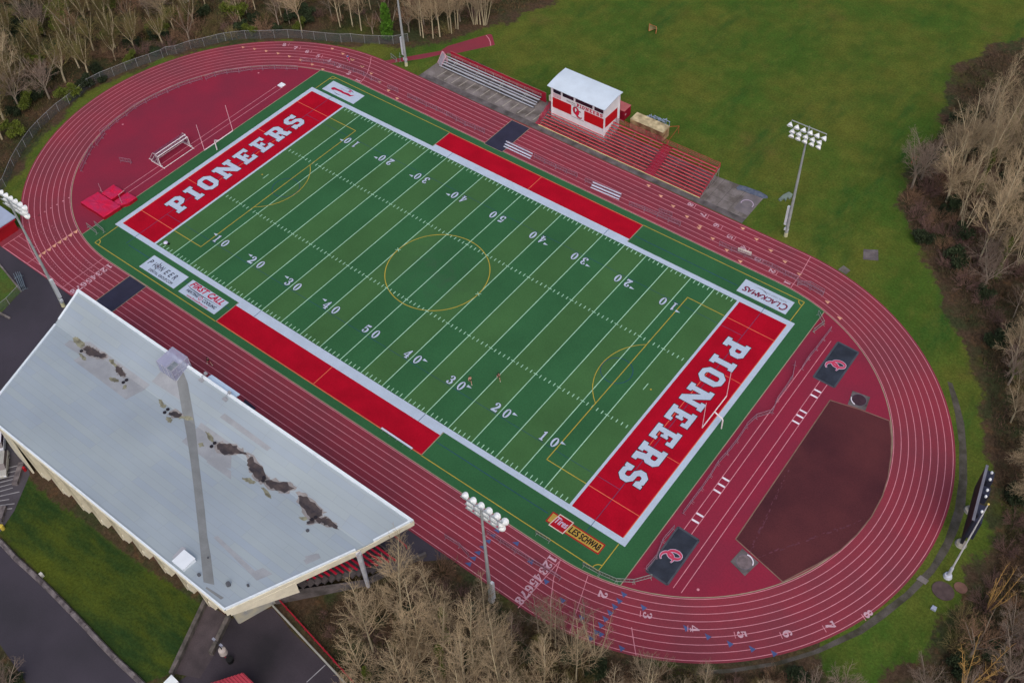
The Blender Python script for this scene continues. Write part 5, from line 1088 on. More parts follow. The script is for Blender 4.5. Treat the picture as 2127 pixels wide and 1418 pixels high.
# ---------------------------------------------------------------- portable steel barriers
M_BAR = mat('barrier_steel', S(146, 112, 130), .5, .12, 1.2, spec=.5); M_BMESH = mat('barrier_mesh', S(140, 108, 124), .7, .1, alpha=.26)
M_BARG = mat('barrier_steel_pale', S(140, 156, 150), .5, .1, 1.2, spec=.5)
_bm = {}
def barrier(a, b, label, group, m=M_BAR, mesh_m=M_BMESH, h=1.05):
    a, b = Vector((*a, 0)), Vector((*b, 0)); d = b - a; L = round(d.length * 5) / 5; L = max(L, .8)
    k = (L, m.name)
    if k not in _bm:
        f = MB(); [f.tube([u_, v_], .034, 5) for u_, v_ in (((0, 0, .2), (0, 0, h)), ((L, 0, .2), (L, 0, h)), ((0, 0, h), (L, 0, h)), ((0, 0, .22), (L, 0, .22)))]; n_ = max(2, int(L / .5))
        for i in range(1, n_): f.tube([(L * i / n_, 0, .22), (L * i / n_, 0, h)], .012, 3)
        p = MB(); p.quad((.03, 0, .25), (L - .03, 0, .25), (L - .03, 0, h - .03), (.03, 0, h - .03))
        ft = MB(); ft.tube([(0, -.32, .02), (0, 0, .14), (0, .32, .02)], .03, 4); ft.tube([(0, 0, .14), (0, 0, .24)], .03, 4)
        _bm[k] = (f.mesh('frame', m), p.mesh('mesh_panel', mesh_m), ft.mesh('foot', m))
    e = empty('crowd_barrier', (a.x, a.y, ZT), math.atan2(d.y, d.x), label, 'barrier', group)
    for nm, me, x in (('frame', _bm[k][0], 0), ('mesh_panel', _bm[k][1], 0), ('foot', _bm[k][2], .12), ('foot', _bm[k][2], L - .12)):
        o = bpy.data.objects.new(nm, me); COL.objects.link(o); o.parent = e; o.location = (x, 0, 0)
    return e
CH = [
 ('along the inner edge of the upper left bend', 'from the top end', [(-62.67, 28.02), (-64.72, 26.72), (-66.86, 25.36), (-68.80, 23.70), (-70.64, 22.10), (-72.20, 20.10), (-74.06, 18.34), (-75.41, 16.21), (-75.99, 14.04)]),
 ('along the inner edge of the left bend', 'from the top end', [(-76.64, 13.77), (-77.78, 11.42), (-78.67, 9.05), (-79.16, 6.56), (-79.80, 4.13), (-80.13, 1.65), (-80.42, -0.91), (-80.01, -3.49), (-79.89, -5.98), (-79.38, -8.41), (-79.31, -10.47)]),
 ('at the lowest part of the left bend', 'from the top', [(-78.74, -9.75), (-78.11, -10.99), (-77.08, -13.18)]),
 ('ending the line inside the left bend', 'from the top', [(-77.34, -13.72), (-76.03, -15.78), (-74.48, -17.93), (-72.99, -19.93)]),
 ('across the lanes above the red brush advert', 'from the left', [(-64.15, 30.47), (-62.02, 31.67), (-59.71, 32.90), (-57.26, 33.62), (-54.88, 33.91), (-52.40, 34.28), (-49.70, 34.61), (-47.28, 34.38), (-44.95, 34.49)]),
 ('standing alone between the far lanes', 'from the left', [(-42.41, 34.09), (-39.91, 34.38)]),
 ('along the far straight left of the black track mat', 'from the left', [(-37.07, 34.27), (-34.61, 34.36), (-32.00, 34.25), (-29.48, 34.42), (-26.74, 34.45), (-24.00, 34.18), (-21.57, 34.02), (-19.27, 34.22), (-16.92, 34.35)]),
 ('behind the left aluminium bench', 'from the left', [(-10.97, 34.21), (-8.42, 34.23), (-6.11, 34.28)]),
 ('between the two far aluminium benches', 'from the left', [(-4.44, 34.12), (-1.81, 33.95), (0.72, 34.03), (3.21, 34.09), (5.69, 34.28)]),
 ('behind the right aluminium bench', 'from the left', [(7.51, 34.06), (10.12, 34.26), (12.71, 34.46), (15.29, 34.51)]),
 ('right of the far aluminium benches', 'from the left', [(17.80, 33.50), (20.90, 33.86), (23.61, 33.96), (25.94, 34.06), (28.37, 34.26)]),
 ('doubled up right of the far benches', 'from the left', [(23.28, 35.03), (25.79, 35.41)]),
 ('in front of the white board on the far lanes', 'from the left', [(36.48, 34.06), (38.91, 34.07), (41.53, 34.25), (44.02, 34.34), (46.70, 34.59), (49.32, 34.34), (51.72, 34.43)]),
 ('jumbled beside the far right start line', 'from the left', [(51.98, 33.93), (54.44, 33.85), (56.81, 33.59)]),
 ('second layer of the jumble at the far right start line', 'from the left', [(52.13, 33.34), (53.90, 34.61), (56.62, 34.28)]),
 ('at the far right corner of the turf', 'from the top', [(57.99, 29.45), (59.78, 27.91), (59.18, 25.34)]),
 ('along the long jump runway, upper chain', 'from the top', [(61.29, 27.49), (61.26, 24.93), (61.24, 22.41), (61.11, 19.85), (61.26, 17.33)]),
 ('along the long jump runway, middle chain', 'from the top', [(59.88, 17.54), (60.86, 14.84), (60.98, 12.19), (61.01, 9.51), (61.50, 7.03), (59.95, 4.78), (59.57, 2.47)]),
 ('along the long jump runway, lower chain', 'from the top', [(59.64, 2.34), (59.77, -0.84), (59.68, -3.57)] + [(59.47, -6.04), (59.67, -8.47), (59.75, -11.12), (59.73, -13.79), (59.74, -16.23)]),
 ('beside the lower black tarp', 'from the top', [(59.93, -18.97), (59.73, -21.62), (60.34, -24.26), (60.17, -26.65)]),
 ('round the lower right corner of the turf', 'from the right', [(61.44, -27.21), (59.88, -29.23), (57.88, -30.55), (55.41, -31.01), (52.87, -31.22)]),
 ('on the yellow touchline by the tyre advert', 'from the left', [(44.61, -31.07), (47.08, -30.99)]),
 ('on the near lanes left of the blue marks', 'from the left', [(34.65, -39.11), (37.18, -38.98), (39.38, -39.54)]),
 ('on the near lanes in front of the light pole', 'from the left', [(39.02, -35.14), (41.44, -35.11), (43.99, -35.10), (46.44, -35.00), (48.78, -34.80), (51.48, -34.77)]),
 ('lying near the pile of red landing mats', 'from the left', [(-69.30, -13.42), (-66.99, -12.48)]),
 ('at the lower left corner of the turf', 'from the left', [(-59.27, -28.79), (-56.26, -28.96)]),
 ('second at the lower left corner of the turf', 'from the left', [(-58.54, -27.64), (-55.50, -27.94)]),
 ('on the grass beside the javelin runway, left one', 'from the left', [(-49.35, 42.83), (-47.15, 42.24)]),
 ('on the grass beside the javelin runway, right one', 'from the left', [(-48.05, 44.18), (-46.56, 42.65)]),
]
for place, order, pts in CH:
    n_ = len(pts) - 1; pale = 'turf' in place or 'touchline' in place or 'grass' in place
    for i in range(n_):
        lab = 'low steel crowd barrier ' + place if n_ == 1 else ('steel barrier %s, %s %s' % (place, nth(i), order)).replace('second layer of the jumble', 'jumbled').replace('at the far right start line', 'at the far right start')
        barrier(pts[i], pts[i + 1], lab, 'steel crowd barriers on the track', M_BARG if pale else M_BAR)
q = [(39.96, 34.49), (42.44, 34.80)]; t = MB(); a, b = Vector((*q[0], 0)), Vector((*q[1], 0)); nrm = (b - a).normalized().cross(ZU) * .05
vs = [a + nrm + ZU * .3, b + nrm + ZU * .3, b + nrm + ZU * 1.15, a + nrm + ZU * 1.15, a - nrm + ZU * .3, b - nrm + ZU * .3, b - nrm + ZU * 1.15, a - nrm + ZU * 1.15]
e = t.add(vs, [(0, 1, 2, 3), (7, 6, 5, 4), (3, 2, 6, 7), (0, 3, 7, 4), (1, 5, 6, 2)]).build('sign_board', mat('sign_cream', S(214, 206, 200), .6)); tag(e, 'small cream sign board hung on the barriers of the far straight', 'sign')
t = MB()
for k in range(5): c_ = a.lerp(b, .15 + .14 * k) + nrm * 1.3; d = (b - a).normalized(); t.add([c_ + ZU * .55, c_ + d * .2 + ZU * .55, c_ + d * .2 + ZU * .9, c_ + ZU * .9], [(0, 1, 2, 3)])
t.build('faded_print', mat('faded_print', S(160, 146, 150), .7), e)
for k, q in enumerate([[(-59.06, -44.29), (-55.28, -45.67)], [(-59.08, -43.88), (-55.27, -45.38)], [(-58.91, -43.61), (-55.16, -45.17)], [(-58.63, -43.41), (-55.06, -44.95)]]):
    barrier(q[0], q[1], 'grey barrier stacked by the small lawn at the left edge, %s from the left' % nth(k), 'barriers stacked by the left grass corner', mat('barrier_grey', S(118, 134, 146), .5), mat('barrier_mesh_grey', S(110, 124, 136), .7, alpha=.3))

# ---------------------------------------------------------------- benches
def bench(a, b, label, two=True):
    a, b = Vector((*a, 0)), Vector((*b, 0)); d = b - a; L = d.length; e = empty('aluminium_bench', (a.x, a.y, ZT), math.atan2(d.y, d.x), label, 'bench', 'aluminium team benches')
    t = MB().box(0, L, -.15, .15, .43, .48); t.build('seat', mat('bench_alu', S(206, 212, 232), .35, .06, spec=.6), e)
    if two:
        t = MB().box(0, L, .35, .41, .72, .98); t.box(0, L, -.5, -.26, .12, .16); t.build('backrest', mat('bench_alu', S(206, 212, 232)), e)
    for x in np.linspace(.3, L - .3, 5): t = MB(); t.tube([(x, -.35, 0), (x, .35, 0)], .03, 4); t.tube([(x, 0, 0), (x, 0, .43)], .03, 4); t.tube([(x, .3, 0), (x, .38, .95)], .025, 4) if two else None; t.build('leg', mat('leg_grey', S(120, 116, 126), .5), e)
bench(*[(-11.31, 33.72), (-4.83, 33.72)], 'aluminium bench on the far lanes touching the black track mat')
bench(*[(9.29, 33.72), (15.47, 34.03)], 'aluminium bench further right on the far lanes')
bench(*[(14.79, -30.60), (21.13, -30.68)], 'bare aluminium bench at the edge of the near red team area', False)

# ---------------------------------------------------------------- landing mats, covers
M_MATT = mat('mat_red', S(196, 16, 62), .6, .10, .8, fine=.06, bump=.5, col2=S(178, 40, 84)); M_MATS = mat('mat_side', S(164, 6, 36), .6)
def pad(pts, h, label, name='landing_mat', mt=M_MATT):
    e = empty(name, (*pts[0], 0), 0, label, 'landing mat', 'red high jump landing mats'); I = Matrix.Translation((-pts[0][0], -pts[0][1], 0))
    c = Vector((sum(p[0] for p in pts) / len(pts), sum(p[1] for p in pts) / len(pts)))
    n = len(pts); t = MB(); R_ = [rough([p], .06, 1)[0] for p in pts]
    dense = []
    for i in range(n):
        for k in range(6): p = Vector(pts[i]).lerp(Vector(pts[(i + 1) % n]), k / 6); dense.append((p.x + random.uniform(-.05, .05), p.y + random.uniform(-.05, .05)))
    m = len(dense); a = sum(dense[i][0] * dense[(i + 1) % m][1] - dense[(i + 1) % m][0] * dense[i][1] for i in range(m))
    if a < 0: dense = dense[::-1]
    rings = [(1.0, 0), (1.0, h * .9), (.96, h), (.6, h + .03), (.25, h + .05)]
    vs = []
    for s_, z in rings: vs += [(c.x + (x - c.x) * s_, c.y + (y - c.y) * s_, z + (random.uniform(-.05, .05) if s_ < .99 else 0)) for x, y in dense]
    side = [(i, (i + 1) % m, m + (i + 1) % m, m + i) for i in range(m)]
    topf = [(r * m + i, r * m + (i + 1) % m, (r + 1) * m + (i + 1) % m, (r + 1) * m + i) for r in range(1, 4) for i in range(m)] + [tuple(4 * m + i for i in range(m))]
    o = MB().add(vs, side).build('side', M_MATS, e); o.matrix_parent_inverse = I; o = MB().add(vs, topf).build('top', mt, e); o.matrix_parent_inverse = I
pad([(-65.2, -25.7), (-64.9, -22.0), (-58.1, -22.0), (-58.3, -25.8)], .8, 'large crumpled red landing mat in front, on the left infield')
pad([(-64.0, -21.9), (-64.2, -18.9), (-61.1, -19.0), (-61.0, -21.9)], .85, 'red landing mat pushed behind the large one, beside the runway end')
pad([(-60.3, -21.9), (-60.3, -18.8), (-57.7, -18.7), (-57.7, -20.6), (-58.4, -21.9)], .75, 'small red landing mat overhanging the turf edge')
for i, (x, y) in enumerate(((-65.3, -21.1), (-58.5, -21.4))):
    t = MB(); t.tube([(x, y, 0), (x, y, 2.9 if i else 2.0)], .04, 5); t.tube([(x - .5, y, .03), (x + .5, y, .03)], .03, 4)
    if i: t.tube([(x, y, 2.9), (x - .1, y + 1.4, 2.9)], .05, 5)
    o = t.build('jump_stand', mat('stand_pale', S(196, 156, 168), .5)); tag(o, ('thin pink jump stand leaning at the left of the red mats' if i == 0 else 'pale jump stand with a crossarm over the small red mat'), 'jump stand')
t = MB().box(-62.1, -60.9, 21.45, 22.7, ZT, .22); o = t.build('foam_block', mat('foam_white', S(222, 228, 244), .6)); tag(o, 'small white block lying at the far end of the left runway', 'block')
# black tarps with a crest over the jump pits
def tarp(pts, lab, c, sc):
    e = empty('pit_cover', (c[0], c[1], 0), 0, lab, 'pit cover', 'black jumping pit covers'); I = Matrix.Translation((-c[0], -c[1], 0))
    t = MB(); n = 10; g_ = [[None] * (n + 1) for _ in range(n + 1)]; a, b, c2, d = [Vector(p) for p in pts]
    for i in range(n + 1):
        for j in range(n + 1):
            p = a.lerp(b, i / n).lerp(d.lerp(c2, i / n), j / n); edge_ = min(i, n - i, j, n - j); t.v.append((p.x, p.y, .03 + (0 if edge_ == 0 else .05 + random.uniform(0, .03))))
    for i in range(n):
        for j in range(n): a_ = i * (n + 1) + j; t.f.append((a_, a_ + n + 1, a_ + n + 2, a_ + 1)); t.mi.append(0)
    o = up(t).build('cover', M_TARP, e); o.matrix_parent_inverse = I
    t = MB(); P2 = list(pts) + [pts[0]]
    for u, v in zip(P2[:-1], P2[1:]): t.line(u, v, .3, .055)
    o = up(t).build('hem', mat('tarp_hem', S(70, 74, 84), .8), e); o.matrix_parent_inverse = I
    h = empty('crest', (0, 0, 0)); h.parent = e; h.matrix_parent_inverse = I
    oc_logo(h, (c[0], c[1], .13), (0, -1, 0), (1, 0, 0), sc, M_PINK, M_PALE, lift=.02)
tarp([(63.36, 25.95), (67.0, 25.85), (67.0, 17.1), (63.4, 17.1)], 'flat black cover with a pink crest on the upper right infield', (65.2, 21.2), 1.0)
P_ = [(60.23, -18.33), (63.70, -18.44), (63.71, -26.83), (60.27, -26.76)]; tarp(P_, 'sagging black cover with a pink crest at the lower corner of the turf', [(61.83, -22.86)][0], .95)
t = MB().box(1, 1, 1, 1, 1, 1) if False else None
q = [(-6.60, -38.94), (-3.86, -39.15), (-3.83, -39.58), (-6.29, -39.53)]; t = MB().prism(q, ZT, .1); o = t.build('small_rubber_mat', M_BLACKMAT); tag(o, 'small dark mat at the track edge in front of the grandstand roof', 'rubber mat')

# ---------------------------------------------------------------- chain link fences
M_LINK = mat('chain_link', S(96, 100, 104), .8, .1, alpha=.34); M_FPOST = mat('fence_post', S(146, 148, 150), .5, .1, spec=.5)
def chain_fence(pts, h, label, big=(), m=M_LINK, mp=M_FPOST):
    o0 = Vector((*pts[0], 0)); e = empty('chain_link_fence', tuple(o0), 0, label, 'fence'); loc = [Vector((*p, 0)) - o0 for p in pts]
    t = MB()
    for a, b in zip(loc[:-1], loc[1:]): t.quad(a + ZU * .02, b + ZU * .02, b + ZU * h, a + ZU * h)
    t.build('mesh_fabric', m, e)
    t = MB(); t.tube([p + ZU * h for p in loc], .035, 5); t.build('top_rail', mp, e)
    for i, p in enumerate(loc): t = MB(); r = .09 if i in big else .04; t.tube([p, p + ZU * (h + (.15 if i in big else .05))], r, 6); t.build('post', mp, e)
FP = [(-80.75, -33.37), (-81.29, -30.97), (-85.05, -26.51), (-86.73, -24.06), (-88.28, -21.57), (-89.67, -19.02), (-90.74, -16.36), (-91.64, -13.52), (-92.44, -10.68), (-92.79, -7.85), (-93.36, -4.94), (-94.15, -1.78), (-93.91, 1.13), (-93.12, 3.77), (-92.44, 6.50), (-91.67, 8.88), (-90.66, 11.52), (-89.77, 14.17), (-89.77, 15.40), (-88.43, 16.86), (-87.32, 19.91), (-85.71, 22.30), (-84.27, 24.95), (-83.34, 26.36), (-82.40, 27.47), (-80.34, 29.60), (-77.71, 31.45), (-75.28, 33.38), (-72.89, 35.30), (-70.19, 36.82), (-67.60, 38.04), (-65.18, 39.22), (-62.18, 40.74)] + [(-60.35, 42.18), (-57.61, 43.44), (-54.89, 45.13), (-52.31, 46.80), (-50.24, 49.37)]
chain_fence(FP, 2.1, 'long curving chain link fence between the left bend and the wood', big=(11,))
chain_fence([(-54.32, -51.67), (-54.52, -48.70), (-55.45, -45.65)], 1.6, 'chain link fence corner round the small lawn at the left edge')
t = MB(); a, b = [(-64.65, -43.97), (-55.35, -45.72)]; wall(t, a, b, .25, 0, .25, 0, .25); o = t.build('kerb', M_CONC); tag(o, 'concrete kerb edging the small lawn at the left edge', 'kerb')
t = MB(); a, b = [(-54.27, -50.96), (-51.59, -50.63)]; wall(t, a, b, .3, 0, .3, 0, .3); o = t.build('kerb', M_CONC); tag(o, 'short loose kerb on the asphalt below the small lawn', 'kerb')
# ticket booth at the left edge
e = empty('ticket_booth', (-72, -39.5, 0), 0, 'red booth with a pale flat roof at the left edge of the picture', 'booth'); I_ = Matrix.Translation((72, 39.5, 0))
o = MB().box(-78, -69.1, -42.5, -36.7, 0, 2.9).build('wall', mat('booth_red', S(150, 10, 26), .8, .1, .5), e); o.matrix_parent_inverse = I_
o = MB().prism([(-78.4, -43.0), (-68.7, -43.0), (-68.7, -36.2), (-78.4, -36.2)], 2.92, lambda x, y: 3.6 if x < -74 else 3.12).build('roof', mat('booth_roof', S(160, 172, 196), .5, .05), e); o.matrix_parent_inverse = I_
o = MB().box(-69.09, -69.0, -43.0, -36.4, 2.3, 2.88).build('fascia', mat('booth_fascia', S(196, 30, 56), .7), e); o.matrix_parent_inverse = I_
# concrete kerb blocks along the road, each its own block
KB = [(-16.36, -77.14), (-16.23, -76.76), (-11.91, -77.07), (-8.66, -77.08), (-5.41, -77.13), (-1.98, -77.27), (1.32, -77.45), (4.55, -77.63), (8.15, -77.90), (11.46, -78.08), (15.41, -78.13), (18.32, -78.25)][1:]
for i, (a, b) in enumerate(zip(KB[:-1], KB[1:])):
    a, b = Vector(a), Vector(b); d = (b - a).normalized(); p = Vector((-d.y, d.x)); L = (b - a).length - .12
    e = MB(); n_ = 8; pr = [(-.38, 0), (.38, 0), (.38, .25), (.2, .62), (-.2, .62), (-.38, .25)]
    vs = [(*(a + d * (0.06 + s_ * L) + p * q0), z) for s_ in (0, 1) for q0, z in pr]; m_ = len(pr)
    e.add(vs, [tuple(range(m_))[::-1], tuple(range(m_, 2 * m_))] + [(k, (k + 1) % m_, m_ + (k + 1) % m_, m_ + k) for k in range(m_)])
    o = e.build('concrete_block', mat('block_concrete', S(110, 104, 106), .9, .25, 1.2, fine=.12, col2=S(78, 72, 76))); tag(o, 'weathered concrete block in the row along the road, %s from the upper left' % nth(i), 'concrete block', 'concrete blocks along the road')
for i, (a, b) in enumerate([[(-24.72, -67.04), (-22.33, -69.93)], [(-20.40, -73.14), (-18.74, -75.04)]]):
    t = MB(); wall(t, a, b, .8, 0, .6, 0, .6); o = t.build('concrete_block', MATS['block_concrete']); tag(o, ('long concrete block between the parking bays and the lawn' if i == 0 else 'concrete block at the left edge below the parking bays'), 'concrete block')
# walls beside the path
for i, (a, b, h) in enumerate([(*[(14.74, -65.67), (18.94, -75.15)], .9), (*[(19.01, -65.38), (21.01, -70.29)], .9)]):
    t = MB(); wall(t, a, b, .55, 0, h, 0, h); o = t.build('retaining_wall', mat('wall_conc', S(96, 90, 88), .9, .25, 1.0, fine=.1, col2=S(72, 70, 66))); tag(o, ('low concrete wall between the lawn and the path' if i == 0 else 'short low concrete wall between the path and the dark yard'), 'wall')
# yard edge, red rail, small buildings at the bottom edge
t = MB(); a, b = [(22.45, -60.73), (38.96, -62.83)]; t.tube([(*a, .5), (*b, .5)], .09, 6); t.tube([(*a, .05), (*b, .05)], .12, 6)
for k in range(8): p = Vector(a).lerp(Vector(b), k / 7); t.tube([(*p, 0), (*p, .5)], .05, 5)
o = t.build('pipe_rail', mat('pipe_pale', S(150, 152, 146), .6)); tag(o, 'pale pipe rail along the edge of the dark yard', 'rail')
a, b = [(22.42, -59.72), (38.69, -62.10)]; e = empty('red_fence', (*a, 0), 0, 'low red board fence running beside the dark yard', 'fence'); I_ = Matrix.Translation((-a[0], -a[1], 0))
t = MB(); wall(t, a, b, .1, .45, 1.05, .45, 1.05); o = t.build('board', mat('fence_red', S(158, 26, 46), .7, .15, .8), e); o.matrix_parent_inverse = I_
t = MB()
for k in range(9): p = Vector(a).lerp(Vector(b), k / 8); t.box(p.x - .08, p.x + .08, p.y - .08, p.y + .08, 0, 1.15)
o = t.build('fence_post', mat('fence_post_red', S(150, 40, 52), .7), e); o.matrix_parent_inverse = I_
t = MB(); a, b = [(33.62, -65.50), (33.95, -62.42)]; t.line(a, b, .12, ZA + .01); up(t).build('bay_lines', M_LINEP, bpy.data.objects['plaza'])
q = [(27.56, -69.93), (30.36, -70.09), (29.24, -74.27), (24.84, -73.90)]; e = empty('shed', (*q[0], 0), 0, 'shed with a red corrugated roof at the bottom edge', 'shed'); I_ = Matrix.Translation((-q[0][0], -q[0][1], 0))
t = MB(); a, b, c_, d = [Vector((*p, 3.0)) for p in q]; t.add([a, b, c_, d, a - ZU * .12, b - ZU * .12, c_ - ZU * .12, d - ZU * .12], [(0, 3, 2, 1)[::-1], (4, 5, 6, 7), (0, 1, 5, 4), (1, 2, 6, 5), (2, 3, 7, 6), (3, 0, 4, 7)])
for k in range(12): s_, r_ = d.lerp(a, k / 11.5), c_.lerp(b, k / 11.5); t.tube([s_ + ZU * .02, r_ + ZU * .02], .09, 5)
o = t.build('roof', mat('shed_roof', S(160, 56, 70), .5, .15, .5), e); o.matrix_parent_inverse = I_
ctr = (a + b + c_ + d) / 4; P_ = [tuple((p - ctr).xy * .92 + ctr.xy) for p in (a, b, c_, d)]; o = MB().prism(P_, 0, 2.85).build('wall', M_WALLR, e); o.matrix_parent_inverse = I_
q = [(19.57, -75.31), (20.95, -75.38), (20.94, -76.77), (19.56, -76.63)]; t = MB().prism(q, 0, 1.5); o = t.build('white_cabinet', mat('cabinet_white', S(226, 234, 250), .4)); tag(o, 'white square-topped cabinet at the bottom edge beside the path wall', 'cabinet')
# lamp post and bin in the yard
bx, by = (23.18, -69.50); e = empty('yard_lamp', (bx, by, 0), 0, 'thin dark lamp post with two lamp arms in the yard by the path', 'lamp post')
t = MB(); t.tube([(0, 0, 0), (0, 0, 5.2)], .07, 6); t.tube([(-.7, 0, 5.2), (.5, 0, 5.2)], .04, 5); t.build('post', mat('lamp_dark', S(44, 42, 50), .6), e)
t = MB(); t.box(-1.0, -.55, -.15, .15, 5.15, 5.3); t.box(.35, .8, -.15, .15, 5.15, 5.3); t.build('lamp_head', mat('lamp_head', S(136, 140, 156), .5), e)
t = MB(); t.tube([(0, 0, 2.2), (0, 0, 3.1)], [.55, .5], 14); t.sphere((0, 0, 3.1), .5, 12, 6, .5); t.build('speaker_horn', mat('bowl_white', S(176, 168, 164), .6), e)
t = MB(); t.box(-.05, .05, -.14, .0, 1.0, 2.0); t.build('red_notice', mat('notice_red', S(150, 30, 50), .7), e)
bx, by = (23.34, -69.39); t = MB(); t.tube([(bx + .3, by, 0), (bx + .3, by, .85)], [.42, .46], 14); o = t.build('litter_bin', mat('bin_black', S(20, 22, 24), .7)); tag(o, 'round black litter bin at the foot of the yard lamp', 'litter bin')
t = MB(); p = (-6.67, -76.53); t.box(p[0] - .25, p[0] + .25, p[1] - .2, p[1] + .2, .0, .7); o = t.build('meter_box', mat('meter_white', S(190, 190, 186), .6)); tag(o, 'small white box on the lawn edge beside the concrete blocks', 'box')
t = MB(); p = (-17.52, -75.32); t.tube([(*p, 0), (*p, .9)], .3, 10); t.sphere((*p, .9), .3, 10, 5, .6); o = t.build('hydrant', mat('hydrant_yellow', S(186, 166, 70), .6)); tag(o, 'yellow hydrant at the left corner of the lawn', 'hydrant')
t = MB(); p = (-23.42, -67.45); t.tube([(*p, 0), (*p, .8)], .22, 8); t.sphere((*p, .85), .24, 8, 5, .7); o = t.build('hydrant', mat('hydrant_red', S(150, 16, 30), .6)); tag(o, 'small red hydrant by the corner of the grandstand wall', 'hydrant')
t = MB(); p = (-103.34, 31.57); t.box(p[0] - .8, p[0] + .8, p[1] - .8, p[1] + .8, 0, .9); o = t.build('white_box', mat('box_white', S(214, 208, 196), .6)); tag(o, 'white box in the clearing beyond the left bend fence', 'box')
# parked cars at the left edge
M_TYRE = mat('tyre', S(22, 22, 26), .9); M_RIM = mat('rim', S(150, 152, 158), .4, metal=.3)
def car(x, y, rz, mb_, lab):
    e = empty('parked_car', (x, y, 0), rz, lab, 'car', 'cars parked at the left edge')
    b = MB(); prof = [(-2.3, .35), (2.3, .35), (2.35, .8), (2.2, 1.0), (1.2, 1.08), (-2.25, 1.08), (-2.35, .8)]
    for s_ in (-1, 1): b.v += [(px_, s_ * .9, pz_) for px_, pz_ in prof]
    n = len(prof); b.f += [tuple(range(n)), tuple(range(n, 2 * n))[::-1]] + [(i, n + i, n + (i + 1) % n, (i + 1) % n) for i in range(n)]; b.mi += [0] * (n + 2)
    b.build('body', mb_, e)
    g_ = MB(); lo = [(-2.2, .84), (1.25, .84)]; g_.add([(-2.2, -.84, 1.08), (1.25, -.84, 1.08), (1.25, .84, 1.08), (-2.2, .84, 1.08), (-1.9, -.68, 1.62), (.5, -.68, 1.62), (.5, .68, 1.62), (-1.9, .68, 1.62)], [(0, 1, 5, 4), (1, 2, 6, 5), (2, 3, 7, 6), (3, 0, 4, 7)]); g_.build('windows', M_GLASS, e)
    MB().box(-1.9, .5, -.68, .68, 1.62, 1.68).build('roof_panel', mb_, e)
    for wx in (-1.4, 1.4):
        for s_ in (-1, 1):
            t = MB(); t.tube([(wx, s_ * .72, .34), (wx, s_ * .93, .34)], .34, 14); w_ = t.build('wheel', M_TYRE, e); t = MB(); t.tube([(wx, s_ * .93, .34), (wx, s_ * .95, .34)], .2, 10); t.build('rim', M_RIM, w_)
    for s_ in (-1, 1): MB().box(2.2, 2.36, s_ * .7 - .18, s_ * .7 + .18, .68, .85).build('headlight', M_LENS, e)
c0 = [(-26.41, -70.46), (-24.60, -70.71), (-28.67, -69.26)]
car(c0[1][0] - 2.0, c0[1][1] + 1.6, math.radians(-38), mat('car_silver', S(160, 160, 156), .3, spec=.6), 'silver car half out of the picture in the parking bays')
car(c0[2][0] - 1.6, c0[2][1] + 2.2, math.radians(-38), mat('car_white', S(212, 214, 222), .3, spec=.6), 'white car behind the silver one, only its corner in the picture')

# ---------------------------------------------------------------- people
def skin_mesh(chains, name, m, sub=1):
    """one continuous surface grown round connected edges: chains of (point, radius) starting from shared joints"""
    idx = {}; V, E, Rr = [], [], []
    for ch in chains:
        pv = None
        for p, r in ch:
            k = tuple(round(c, 3) for c in p)
            if k not in idx: idx[k] = len(V); V.append(k); Rr.append(r)
            if pv is not None and (pv, idx[k]) not in E: E.append((pv, idx[k]))
            pv = idx[k]
    me = bpy.data.meshes.new(name); me.from_pydata(V, E, []); o = bpy.data.objects.new(name, me); COL.objects.link(o)
    md = o.modifiers.new('skin', 'SKIN')
    for sv, r in zip(me.skin_vertices[0].data, Rr): sv.radius = (r, r); 
    me.skin_vertices[0].data[0].use_root = True
    s = o.modifiers.new('sub', 'SUBSURF'); s.levels = sub; s.render_levels = sub
    dg = bpy.context.evaluated_depsgraph_get(); m2 = bpy.data.meshes.new_from_object(o.evaluated_get(dg)); bpy.data.objects.remove(o)
    m2.materials.clear(); m2.materials.append(m); m2.name = name
    for p in m2.polygons: p.use_smooth = True
    return m2
SKIN = mat('skin', S(196, 148, 128), .6, .05)
